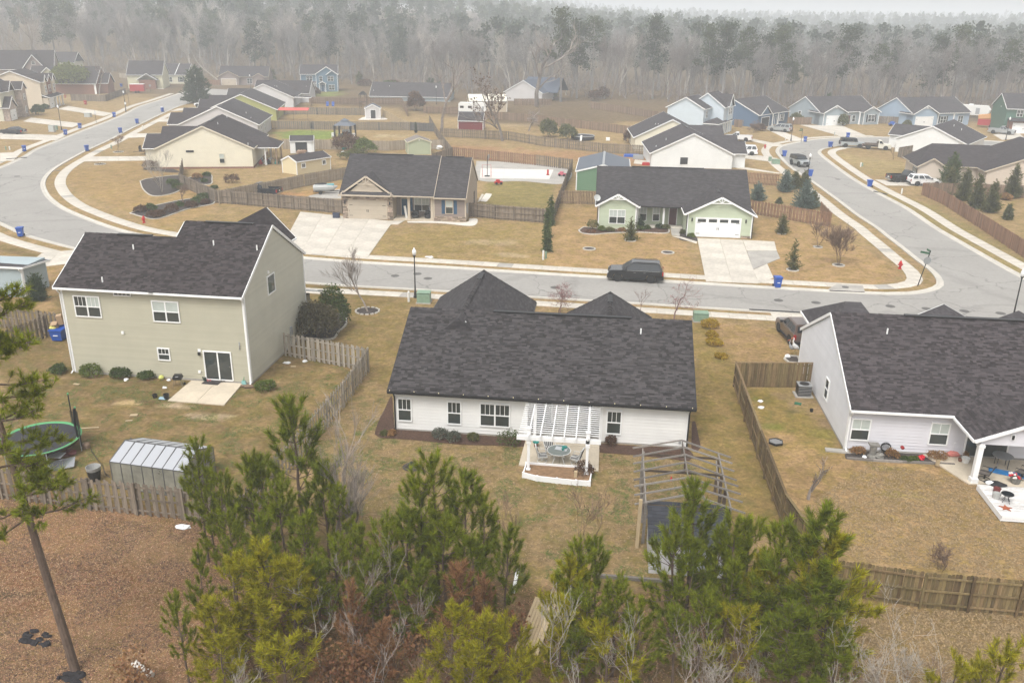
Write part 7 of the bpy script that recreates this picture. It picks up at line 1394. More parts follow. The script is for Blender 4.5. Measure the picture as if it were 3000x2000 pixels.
a,b_=c5(278,1030),c5(662,965);y_w=material('pale yellow shed',(.62,.53,.34),.6)
H=shed('long pale yellow garden shed with dark roof',xy(a),along(a,b_),(b_-a).length,3.4,2.1,2.9,'x',y_w,roof_b);F=H.face('S',0,9,0,3);L_=(b_-a).length
for u in(L_*.13,L_*.74):H.window(F,u,u+.9,.9,1.75,style='one',cols=2,fw=.14)
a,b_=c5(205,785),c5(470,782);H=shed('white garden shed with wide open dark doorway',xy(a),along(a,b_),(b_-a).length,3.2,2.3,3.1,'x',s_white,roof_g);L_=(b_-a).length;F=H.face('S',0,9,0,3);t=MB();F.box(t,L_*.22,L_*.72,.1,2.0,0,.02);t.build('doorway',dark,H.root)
for u0,u1 in((.02,.2),(.74,.92)):t=MB();F.box(t,L_*u0,L_*u1,.1,2.0,.03,.07);t.build('door',white,H.root)
for k in range(4):one(MB().blob((0,0,.3),(.5,.4,.35),k,.3,8,5),'junk_pile',material('tan bundle',(.30,.20,.14),.9) if k<3 else dark,('tan bundle heaped in the white shed doorway','second tan bundle in front of the white shed','third tan bundle at the white shed','dark cart frame under the bundles at the white shed')[k],'bundle',c5(300+k*30,800),z=.25 if k<3 else 0)
a,b_=c5(1062,385),c5(1232,385);H=shed('small grey garden shed with white trimmed door',xy(a),along(a,b_),(b_-a).length,3.6,2.5,3.5,'y',s_grey,MATS['slate blue roof']);F=H.face('S',0,(b_-a).length,0,3);H.door(F,1.3,2.5,.1,2.1,dark);bed('',[c5(1000,385),c5(1060,365),c5(1250,365),c5(1305,395),c5(1000,400)],white_gravel)
a,b_=c5(1552,800),c5(1812,795);H=shed('olive green garden shed with vent in its gable',xy(a),along(a,b_),(b_-a).length,4.2,2.3,3.1,'y',sid('pale sage shed',(.34,.37,.25)),material('taupe shed roof',(.19,.165,.15),.9),material('cream shed trim',(.55,.52,.38),.7));F=H.face('S',0,5,0,3);vent(H,F,(b_-a).length/2,2.65)
a,b_=cB(805,893),cB(975,897);H=shed('dark red barn shaped shed with grey roof',xy(a),along(a,b_),(b_-a).length,4.2,2.0,3.7,'x',material('barn red',(.16,.02,.022),.7),roof_g);F=H.face('E',0,(b_-a).length,0,4.2);H.door(F,.8,2.2,.1,2.0,MATS['barn red'])
a,b_=cB(885,772),cB(1140,772);H=shed('tan metal workshop with cream roof and side door',xy(a),along(a,b_),(b_-a).length,8,2.9,4.3,'x',sid('tan metal',(.46,.38,.27),.3),material('cream metal roof',(.70,.66,.55),.5),name='workshop');F=H.face('E',0,(b_-a).length,0,8);H.door(F,2.2,4.4,.1,2.3,s_grey,wood_tan)
p=cB(905,790);t=thing('camper_trailer','white camper trailer parked behind the red barn shed','camper',(p.x,p.y,0),R(2));cam_w=material('camper white',(.70,.69,.66),.5)
MB().prism([(-3.6,-1.2,.6),(-3.6,-1.2,2.9),(-3.3,-1.2,3.05),(2.9,-1.2,3.0),(3.5,-1.2,2.2),(3.6,-1.2,1.2),(3.2,-1.2,.6)],(0,2.4,0)).build('body',cam_w,t);MB().box(-3.6,3.4,-1.215,-1.2,.65,.95).build('skirt',grey_metal,t)
for x,w in((-.6,.5),(-2.7,.5)):MB().box(x-w,x+w,-1.23,-1.2,1.7,2.3).build('window',car_glass,t)
MB().box(.9,1.6,-1.23,-1.2,.75,2.6).build('door',cam_w,t);MB().box(1.05,1.45,-1.25,-1.23,1.6,2.2).build('window',car_glass,t);MB().box(2.5,3.0,-1.22,-1.2,.8,2.2).build('stripe',grey_metal,t)
for x in(-.4,.5):MB().lathe([(.05,-.1),(.35,-.1),(.35,.1),(.05,.1)],12).build('wheel',rubber,t,loc=(x,-1.1,.36)).rotation_euler=(R(90),0,0)
MB().box(-.4,.4,-.3,.3,3.02,3.25).build('roof_unit',white,t)
p=c5(830,590);t=thing('gazebo','grey metal roofed gazebo with dark curtains','gazebo',(p.x,p.y,0),R(0));gm_=material('gazebo grey metal',(.12,.135,.16),.6)
b=MB().add([(-2.0,-1.8,2.4),(2.0,-1.8,2.4),(2.0,1.8,2.4),(-2.0,1.8,2.4),(-.7,-.6,3.2),(.7,-.6,3.2),(.7,.6,3.2),(-.7,.6,3.2)],[(0,1,5,4),(1,2,6,5),(2,3,7,6),(3,0,4,7),(3,2,1,0)]);b.build('roof',gm_,t);MB().add([(-.85,-.75,3.3),(.85,-.75,3.3),(.85,.75,3.3),(-.85,.75,3.3),(0,0,3.8)],[(0,1,4),(1,2,4),(2,3,4),(3,0,4),(3,2,1,0)]).build('roof_cap',gm_,t)
for x in(-1.85,1.85):
 for y in(-1.65,1.65):MB().box(x-.07,x+.07,y-.07,y+.07,0,2.4).build('post',black,t);MB().tube([(x*.93,y,.1),(x*.9,y,1.2),(x*.86,y,2.35)],[.12,.09,.22],7).build('curtain',dark,t)
t2=thing('grill_station','covered black grill under the gazebo','grill',(p.x+.3,p.y+.2,.0));MB().box(-.9,.9,-.4,.4,.1,1.0).build('cabinet',dark,t2);MB().prism([(-.95,-.45,1.0),(.95,-.45,1.0),(.95,-.2,1.35),(-.95,-.2,1.35)],(0,.6,0)).build('hood',grey_metal,t2);one(MB().box(-.4,.4,-.3,.3,0,.7),'cooler_box',teal,'teal box beside the grill in the gazebo','box',(p.x-.75,p.y-.9));
for dx in(-2.2,2.15):one(MB().box(-.3,.3,-.25,.25,0,.9),'storage_box',white_d,'white box at the %s post of the gazebo'%('left' if dx<0 else 'right'),'box',(p.x+dx,p.y-1.2))
p=c5(1035,258);t=thing('play_tower','brown wooden play tower with slide and black roof','play tower',(p.x,p.y,0),0)
for x in(-.8,.8):
 for y in(-.8,.8):MB().box(x-.07,x+.07,y-.07,y+.07,0,3.6).build('post',old_wood,t)
MB().box(-.85,.85,-.85,.85,1.5,1.6).build('platform',old_wood,t);MB().prism([(-1,-1,3.5),(1,-1,3.5),(0,-1,4.4)],(0,2,0)).build('roof',dark,t);MB().beam((-.8,0,1.55),(-3.4,0,.1),.6,.05).build('slide',wood_brown,t)
for z in(1.9,2.2):MB().box(-.8,.8,-.85,-.8,z,z+.2).build('rail',wood_brown,t)
t=thing('awning','faded red awning on thin poles behind the yellow green house','awning',(*xy(c5(245,400)),0),R(10));MB().prism([(-3.6,-1.2,2.35),(3.6,-1.2,2.35),(3.6,1.2,2.75),(-3.6,1.2,2.75)],(0,0,.06)).build('canopy',material('faded red canvas',(.52,.10,.085),.8),t)
for x in(-3.4,0,3.4):MB().tube([(x,-1.1,0),(x,-1.1,2.35)],.03,5).build('pole',black,t)
p=cB(514,915);t=thing('planter_urn','dark slim topiary urn by the railed gate','planter',(p.x,p.y,0));bucket(.4,.6).build('pot',black,t);MB().blob((0,0,1.3),(.3,.3,.9),4,.25).build('topiary',material('dark topiary',(.025,.035,.02),.95),t)
p=c4(2040,950);t=thing('folded_umbrella','folded black umbrella behind the white shed','umbrella',(p.x,p.y,0));MB().tube([(0,0,0),(0,0,1.2)],.03,5).build('pole',black,t);MB().lathe([(.14,1.1),(.2,1.3),(.12,2.3),(.02,2.6)],8).build('canopy',dark,t)
for dx,lab in((0,'blue garden chair left in the play yard'),(1.6,'blue garden chair right in the play yard')):
 p=c5(625,240);t=thing('garden_chair',lab,'chair',(p.x+dx,p.y,0),R(10));bl_=material('bright blue plastic',(.02,.09,.38),.4);MB().box(-.35,.35,-.3,.3,.3,.4).build('seat',bl_,t);MB().prism([(-.35,.25,.4),(.35,.25,.4),(.35,.45,1.2),(-.35,.45,1.2)],(0,.05,0)).build('backrest',bl_,t);MB().box(-.33,.33,-.28,.28,0,.3).build('base',bl_,t)
t=thing('trampoline','black trampoline behind the long grey fence','trampoline',(*xy(cB(1662,962)),0));MB().lathe([(.01,.8),(2.4,.8),(2.45,.86),(2.45,.3)],28).build('mat',dark,t);MB().tube([(2.45*math.cos(a),2.45*math.sin(a),.85) for a in np.linspace(0,2*PI,25)],.08,5,cap=False).build('rim',MATS['grey plumage'],t)
for k in range(6):a=k*PI/3;MB().tube([(2.4*math.cos(a),2.4*math.sin(a),0),(2.4*math.cos(a),2.4*math.sin(a),.85)],.04,5).build('leg',black,t)
MB().beam((-.3,-2.6,0),(-.2,-2.4,1.2),.4,.05).build('ladder',white,t)
one(MB().box(-.4,.4,-.3,.3,0,.6),'cooler_box',white,'white box on the sandy lot right of the trampoline','box',cB(1836,968));
for i,(x,y,s_,mt,lab) in enumerate(((1865,725,.6,bag_m,'white bundle in the toy pile by the olive shed'),(1910,740,.8,bag_m,'large white sheet heap by the olive shed'),(1840,700,.4,MATS['coral cushion'],'coral heap beside the olive shed'),(810,790,.5,bag_m,'white crate in the yard behind the tan house'),(820,740,.6,MATS['teal glaze'],'teal frame heap in the yard behind the tan house'))):one(MB().blob((0,0,s_*.4),(s_,s_*.7,s_*.6),i,.35,8,5),'junk_pile',mt,lab,'heap',c5(x,y))
for x,y,s_,mt,lab in((725,140,(1.5,.9,.35),bl_,'bright blue paddling pool behind the white house corner'),(795,165,(1.0,.6,.7),MATS['grey metal'],'dark grey grill cover beside the paddling pool'),(905,165,(.5,.4,1.1),dark,'dark folded pushchair by the white house corner'),(895,230,(1.0,.6,.4),red_p,'red toys on the pale slab behind the sage house')):q=c2(x,y);one(MB().prism([(-s_[0],-s_[1],0),(s_[0],-s_[1],0),(s_[0]*.9,-s_[1],s_[2]),(-s_[0]*.9,-s_[1],s_[2])],(0,2*s_[1],0)).lathe([(.05,0),(.2,s_[2]*.5),(.02,s_[2]*1.1)],8),'yard_toy',mt,lab,'toy',q)
one(MB().blob((0,0,.3),(.9,.6,.35),5,.05),'sandbox',material('lime plastic',(.20,.60,.05),.4),'lime green plastic sandbox behind the sage house roof','sandbox',c6(820,1015),z=.6);slabs([c2(745,215),c2(760,175),c2(880,185),c2(930,235)],1,1,name='patio')
p=cA(2240,1335);t=thing('jet_boat','white and blue jet ski on a trailer behind the grey fence','boat',(p.x,p.y,0),R(15));MB().tube([(-1.6,0,.8),(-1.2,0,.85),(.4,0,.85),(1.2,0,.9),(1.8,0,1.05)],[.45,.55,.58,.42,.06],10).build('hull',material('jet ski grey',(.36,.37,.36),.4),t);MB().tube([(-1.3,0,1.25),(-.2,0,1.35),(.3,0,1.4)],[.2,.24,.15],8).build('seat',dark,t);MB().prism([(.3,-.3,1.2),(1.3,-.2,1.25),(1.3,.2,1.25),(.3,.3,1.2)],(0,0,.2)).build('bonnet',material('turquoise plastic',(.10,.38,.42),.4),t)
MB().beam((-1.7,-.5,.35),(1.9,0,.4),.08).beam((-1.7,.5,.35),(1.9,0,.4),.08).beam((1.9,0,.4),(2.8,0,.4),.08).build('trailer_frame',black,t,kind='stuff')
for sg in(-1,1):MB().lathe([(.05,-.08),(.27,-.08),(.27,.08),(.05,.08)],10).build('wheel',rubber,t,loc=(-.6,sg*.75,.28)).rotation_euler=(R(90),0,0)
slabs([cA(2130,1350),cA(2351,1300),cA(2351,1370),cA(2100,1370)],1,1,mat=concrete_grey,name='pad')
p=cA(952,640);t=thing('cargo_trailer','red box trailer parked at the top of the left street','trailer',(p.x,p.y,0),R(14));MB().box(-2.1,2.1,-1.05,1.05,.5,2.6).build('box',material('trailer red',(.36,.03,.035),.5),t);MB().box(-2.13,2.13,-1.08,1.08,2.6,2.68).build('roof',white,t);MB().beam((-2.1,0,.5),(-3.3,0,.5),.1).build('drawbar',black,t)
for x in(-.4,.4):MB().lathe([(.05,-.1),(.35,-.1),(.35,.1),(.05,.1)],12).build('wheel',rubber,t,loc=(x,-1.0,.36)).rotation_euler=(R(90),0,0)
p=cA(1020,1062);t=thing('utility_trailer','small black mesh sided utility trailer by the cream house','trailer',(p.x,p.y,0),R(14));MB().box(-1.3,1.3,-.75,.75,.5,.56).build('floor',old_wood,t)
for y in(-.75,.75):
 MB().box(-1.3,1.3,y-.02,y+.02,1.0,1.05).build('rail',black,t)
 for x in np.linspace(-1.28,1.28,6):MB().box(x-.02,x+.02,y-.02,y+.02,.5,1.0).build('upright',black,t)
MB().beam((-1.3,0,.5),(-2.5,0,.45),.08).build('drawbar',black,t);MB().box(-1.32,-1.28,-.75,.75,.5,1.5).build('ramp',material('ramp mesh',(.05,.05,.05),.8),t)
for y in(-.9,.9):MB().lathe([(.05,-.08),(.3,-.08),(.3,.08),(.05,.08)],12).build('wheel',rubber,t,loc=(0,y,.3)).rotation_euler=(R(90),0,0)
p=c7(1810,385);t=thing('camper_trailer','white camper behind the powder blue house, red trailer beside it','camper',(p.x,p.y+4,0),R(-30));MB().prism([(-4,-1.3,.7),(-4,-1.3,3.2),(3.6,-1.3,3.2),(4.4,-1.3,2.2),(4,-1.3,.7)],(0,2.6,0)).build('body',cam_w,t);MB().box(-1,0,-.5,.5,3.2,3.5).build('roof_unit',white,t);MB().box(-2.5,-1.2,-1.33,-1.3,1.8,2.5).build('window',car_glass,t);MB().box(1,2,-1.33,-1.3,1.0,2.6).build('door',grey_metal,t)
p=c7(1985,495);t=thing('cargo_trailer','long red trailer under an orange tarp by the dark pickup','trailer',(p.x,p.y+2,0),R(-25));MB().box(-2.6,2.6,-1,1,.5,1.9).build('box',MATS['trailer red'],t);MB().tube([(-2.7,0,2.0),(0,.2,2.3),(2.6,0,2.0)],[.9,1.0,.9],8).build('tarp',material('orange tarp',(.45,.23,.09),.8),t);MB().lathe([(.05,-.1),(.35,-.1),(.35,.1),(.05,.1)],12).build('wheel',rubber,t,loc=(.3,-1.0,.36)).rotation_euler=(R(90),0,0)
p=c7(840,470);toy('small blue car toy and chairs beside the powder blue house',p,.9,bl_,R(5))
Mc=Matrix.Translation((-73.1,134.8,0))@Matrix.Rotation(R(13.8),4,'Z');clut=[('red plastic chair',red_p),('white bucket',white_d),('dark grill',dark),('tan crate',wood_pale),('teal tub',teal),('grey bin',grey_metal),('red cooler',red_p),('white bag',bag_m),('brown box',card)]
for i,(nm,mt) in enumerate(clut):q=Mc@Vector((15.6+(i%5)*.65,4.2+(i//5)*1.6+.3*(i%2),0));one(MB().prism([(-.25,-.2,0),(.25,-.2,0),(.3,-.2,.4+.12*(i%4)),(-.3,-.2,.4+.12*(i%4))],(0,.4,0)).lathe([(.15,.3),(.2,.6+.1*(i%3)),(.02,.8)],7),'porch_clutter',mt,nm+' in the cluttered porch of the cream house',nm.split()[-1],q,i*.7)
flagp=c3(1105,850,2);one(MB().prism([(-.6,0,0),(.6,0,-.1),(.6,0,.75),(-.6,0,.85)],(0,.02,0)),'porch_flag',material('red and white flag',(.55,.12,.13),.8,noise=(3,.5),stretch=(.2,1,3)),'red and white flag hanging on the porch of the cream two storey house','flag',(-147.5,227.5),R(107),z=1.9)
bed('',[cA(965,1250),cA(1030,1232),cA(1240,1212),cA(1255,1290),cA(1190,1335),cA(1060,1352),cA(990,1310)],mulch_d,kerb_m);bed('',[cA(895,1470),cA(1000,1435),cA(1250,1380),cA(1440,1365),cA(1468,1405),cA(1300,1440),cA(1090,1508),cA(980,1495)],mulch_d,kerb_m)
bed('',[cA(1270,1230),cA(1440,1205),cA(1460,1240),cA(1450,1270),cA(1370,1270)],mulch_d,kerb_m);bed('',[cA(980,1170),cA(1060,1130),cA(1230,1180),cA(1190,1190)],mulch_d)
bed('',[c2(165,925),c2(230,890),c2(360,905),c2(765,910),c2(790,870),c2(1070,880),c2(1120,920),c2(1095,955),c2(900,950),c2(760,945),c2(480,955),c2(330,968),c2(200,955)],mulch,kerb_m);bed('',[c2(1225,910),c2(1290,900),c2(1325,985),c2(1415,1000),c2(1418,1040),c2(1240,1025),c2(1235,960)],mulch_d)
slabs([c2(1130,880),c2(1245,890),c2(1235,985),c2(1150,975)],1,2,z=.05,name='front_path',mat=concrete_grey);slabs([c2(1155,985),c2(1240,990),c2(1420,1045),c2(1415,1065)],1,2,z=.05,name='front_path')
bed('',[c1(1140,1075),c1(1520,1075),c1(1950,1090),c1(2000,1040),c1(2110,1045),c1(2040,1140),c1(1600,1105),c1(1150,1095)],white_gravel);slabs([c1(900,1070),c1(1110,1068),c1(1020,1120),c1(850,1120)],1,1,z=.05,name='front_path');bed('',[c1(2150,800),c1(2230,690),c1(2310,700),c1(2230,810)],white_gravel);slabs([c1(2110,815),c1(2170,700),c1(2200,705),c1(2145,800)],1,1,name='side_path')
bed('',[cE(-90,1) if 0 else cD(2080,760),cD(2130,640),cD(2340,600),cE(20,560),cE(35,660),cD(2330,720),cD(2280,770)],mulch_d,kerb_m)
for p,r_,lab in((cE(180,575),.95,'stone ringed mulch circle around the bare tree by the lamp post'),(c2(712,1030),.55,'small ring around the sapling before the sage house'),(c2(275,1120),.6,'empty stone ring on the tan lawn of the sage house, left'),(c2(1108,1160),.6,'stone ring on the tan lawn with a thin stick'),(cF(757,292),.5,'stone ring of the small evergreen beside the sage drive'),(cF(1073,260),.5,'stone ring of the vase shaped bare tree'),(cF(930,135),.4,'ring of the second bare tree behind'),(d1(480,1425),.55,'dark mulch circle on the lawn of the white house'),(cA(815,1048),.8,'dark mulch circle of the small round bare tree'),(cA(690,1132),.8,'dark oval cover on the bend lawn'),(cF(682,42),.4,'ring of the conifer by the sage drive')):ring(lab,p,r_)
for(x,y,s_,lab) in((255,1255,.7,'charred black patch on the bare ground beside the leaning pine'),(470,1530,.5,'charred stump at the foot of the leaning pine')):
 p=cG(x,y);t=thing('burnt_debris',lab,'debris',(p.x,p.y,0));
 for k in range(12):MB().blob((random.uniform(-s_,s_),random.uniform(-s_*.6,s_*.6),.03),(random.uniform(.1,.3),random.uniform(.08,.2),random.uniform(.04,.12)),k,.3,7,4).build('char',material('charcoal ash',(.022,.02,.022),.95,noise=(8,.4)),t)
a,b_=cG(925,1445),cG(1050,1535);one(MB().tube([(0,0,.16),(b_.x-a.x,b_.y-a.y,.16)],.13,9),'log',material('peeled pale log',(.55,.51,.46),.8,noise=(4,.2),bump=(8,.5)),'peeled white log at the edge of the pines','log',a)
# ---- vegetation
def leaf_mat(name,col,rand=.35,hue=.015,rough=.75,noise=(1.2,.3),thin=.45):return material(name,col,rough,noise=noise,rand=rand,hue=hue,spec=.25,thin=thin)
bark=material('pine bark',(.12,.085,.065),.95,noise=(5,.35),bump=(9,.8),stretch=(1,1,.4));bark_grey=material('grey bark',(.235,.20,.175),.95,noise=(2,.25),rand=.35);bark_pale=material('pale dead branch',(.34,.31,.27),.9,noise=(3,.15));bark_brown=material('brown twig',(.17,.115,.085),.95,noise=(2,.2),rand=.2)
bark_red=material('budding red twig',(.20,.125,.115),.95,noise=(2,.2))
nd_green=leaf_mat('pine needles',(.215,.25,.014),noise=(3.2,.55));nd_yel=leaf_mat('yellow green pine needles',(.34,.315,.014),noise=(3.2,.5));nd_dark=leaf_mat('dark pine needles',(.175,.21,.014),noise=(3.2,.5));nd_dead=leaf_mat('dead rust needles',(.30,.165,.08),hue=.01)
lf_dead=leaf_mat('dead oak leaves',(.25,.13,.068),hue=.012);lf_green=leaf_mat('shrub leaves',(.085,.12,.032));lf_lime=leaf_mat('bright shrub leaves',(.13,.17,.03));lf_olive=leaf_mat('olive evergreen leaves',(.135,.140,.05));lf_dk=leaf_mat('dark evergreen leaves',(.055,.085,.035));lf_blue=leaf_mat('blue spruce needles',(.15,.20,.17));lf_yellow=leaf_mat('yellow shrub leaves',(.42,.29,.03));lf_brown=leaf_mat('brown dormant leaves',(.13,.075,.045));lf_grey=leaf_mat('grey herb leaves',(.13,.145,.11));straw_g=leaf_mat('dry ornamental grass',(.33,.19,.08))
def obj_np(name,v,f,mat,parent=None,kind=None):
 me=bpy.data.meshes.new(name);fast_mesh(me,v,f);me.materials.append(mat)
 o=bpy.data.objects.new(name,me);COL.objects.link(o)
 if parent is not None:o.parent=parent;KIDS.setdefault(parent.name,[]).append(o)
 if kind:o['kind']=kind
 return o
def unit(a):return a/(np.linalg.norm(a,axis=-1,keepdims=True)+1e-9)
def needles(P,D,S,per,length,width,r,spread=.85,along=.22):
 """tufts: points P, directions D, sizes S -> thin triangles"""
 k=len(P);P=np.repeat(P,per,0);D=np.repeat(D,per,0);S=np.repeat(S,per)[:,None];n_=len(P)
 rnd=unit(r.normal(size=(n_,3)));d=unit(D+rnd*spread*r.uniform(.35,1.25,(n_,1)))
 base=P-D*(r.random((n_,1))*along*S);L=length*S*r.uniform(.65,1.15,(n_,1));w=unit(np.cross(d,r.normal(size=(n_,3))))*width*S*.5
 v=np.stack([base-w,base+w,base+d*L],1).reshape(-1,3);return v,np.arange(n_*3).reshape(-1,3)
def leaves(P,size,r,up=.4):
 k=len(P);a=unit(r.normal(size=(k,3)));b=unit(np.cross(a,r.normal(size=(k,3))));s_=size*r.uniform(.5,1.3,(k,1))
 v=np.stack([P-a*s_*.5,P+b*s_*.5-a*s_*.1,P+a*s_*.6,P-b*s_*.5],1).reshape(-1,3);return v,np.arange(k*4).reshape(-1,4)
def pine(name,label,seed,h,rad,start=.25,per=20,mat=None,density=1.0,pos=(0,0,0),rz=0,nl=.20,bare=0,trunk_r=None,bend=.0,group=None,openness=0.0,up=.55):
 r=np.random.default_rng(seed);t=thing(name,label,'pine tree',pos,rz,group);b=MB();tr=trunk_r or .011*h+.012
 zs=np.linspace(0,h,9);off=np.cumsum(r.normal(0,.012*h,(9,2)),0)*np.linspace(0,1,9)[:,None]+np.linspace(0,1,9)[:,None]**1.2*np.array([bend,0]);ax=lambda z:np.array([np.interp(z,zs,off[:,0]),np.interp(z,zs,off[:,1]),z])
 b.tube([ax(z) for z in zs],[tr*(1-.93*(z/h))+.006 for z in zs],7)
 P,Dd,S=[],[],[];z=start*h;a0=0
 while z<h*.985:
  f=(z-start*h)/(h*(1-start));L0=rad*((1-f)**.5)*(.55+.45*min(1,f*4+.35))+.12
  for k in range(r.integers(3,6)):
   if r.random()<openness:continue
   a=a0+k*2*PI/5+r.uniform(-.5,.5);L=L0*r.uniform(.55,1.2);el=up*(.45+.8*f)+r.uniform(-.15,.25)
   d=np.array([math.cos(a)*math.cos(el),math.sin(a)*math.cos(el),math.sin(el)]);p0=ax(z);tip=p0+d*L+np.array([0,0,.12*L]);mid_=p0+d*L*.5
   b.tube([p0,mid_,tip],[tr*.28*(1-f*.6)+.004,tr*.18*(1-f*.6)+.003,.003],4,cap=False)
   m_=max(2,int(L*2.6*density))
   for q in range(m_):
    u=1-(q/m_)**1.3*.72;bp_=(1-u)*(1-u)*p0+2*u*(1-u)*mid_+u*u*tip
    side=unit(np.cross(d,[0,0,1.])*r.normal()+np.array([0,0,.5])+d*.9);sl_=r.uniform(.08,.34)*min(1.2,L)
    if q==0:P.append(tip);Dd.append(unit(d+np.array([0,0,.55])));S.append(r.uniform(.9,1.25))
    else:
     e=bp_+side*sl_;b.beam(bp_,e,.008,.008) if q<4 else None;P.append(e);Dd.append(unit(side*.6+np.array([0,0,.8])));S.append(r.uniform(.9,1.45))
  z+=r.uniform(.36,.62)*(1 if h<9 else 1.5);a0+=1.1
 for q in np.linspace(.82,1.0,6):P.append(ax(h*q));Dd.append(np.array([0,0,1.]));S.append(1.1)
 for _ in range(bare):
  zz=r.uniform(.08,start+.1)*h;a=r.uniform(0,2*PI);p0=ax(zz);L=r.uniform(.3,.8)*rad;e=p0+np.array([math.cos(a)*L,math.sin(a)*L,L*r.uniform(-.1,.5)]);b.tube([p0,e],[.012,.003],3,cap=False)
 b.build('trunk',bark,t,uv=False);P,Dd,S=np.array(P),np.array(Dd),np.array(S)
 v,f=needles(P,Dd,S,int(per*2.9),nl*1.4,.026,r,.85,.45);obj_np('crown',v,f,mat or nd_green,t);return t
protos=[pine('pine_tree','x',101,6.0,1.5,.22,24,nd_green,1.25,bare=6),pine('pine_tree','x',102,6.0,1.3,.35,22,nd_green,1.2,bare=14),pine('pine_tree','x',103,6.0,1.75,.18,24,nd_yel,1.15,bare=4),pine('pine_tree','x',104,6.0,1.2,.45,22,nd_dark,1.25,bare=16),pine('pine_tree','x',105,4.0,1.15,.2,22,nd_yel,1.3,bare=4),pine('pine_tree','x',106,6.0,1.55,.25,24,nd_dark,1.25,bare=8),pine('pine_tree','x',107,5.0,1.1,.25,18,nd_dead,.8,bare=10)]
PH=[6,6,6,6,4,6,5];used=set()
def put_pine(X,Y,h,k,label,wid=1.0,group=None):
 """X, Y: the tree's top in the 2352-wide view, h its height"""
 p=dO(X,Y,h);s_=h/PH[k];q=(p.x,p.y,0)
 if k not in used:
  used.add(k);o=protos[k];o.location=q;o['label']=label;o.rotation_euler=(0,0,random.uniform(0,6));o.scale=(s_*wid,s_*wid,s_)
  if group:o['group']=group
 else:dup(protos[k],q,random.uniform(0,6),label,(s_*wid,s_*wid,s_),group)
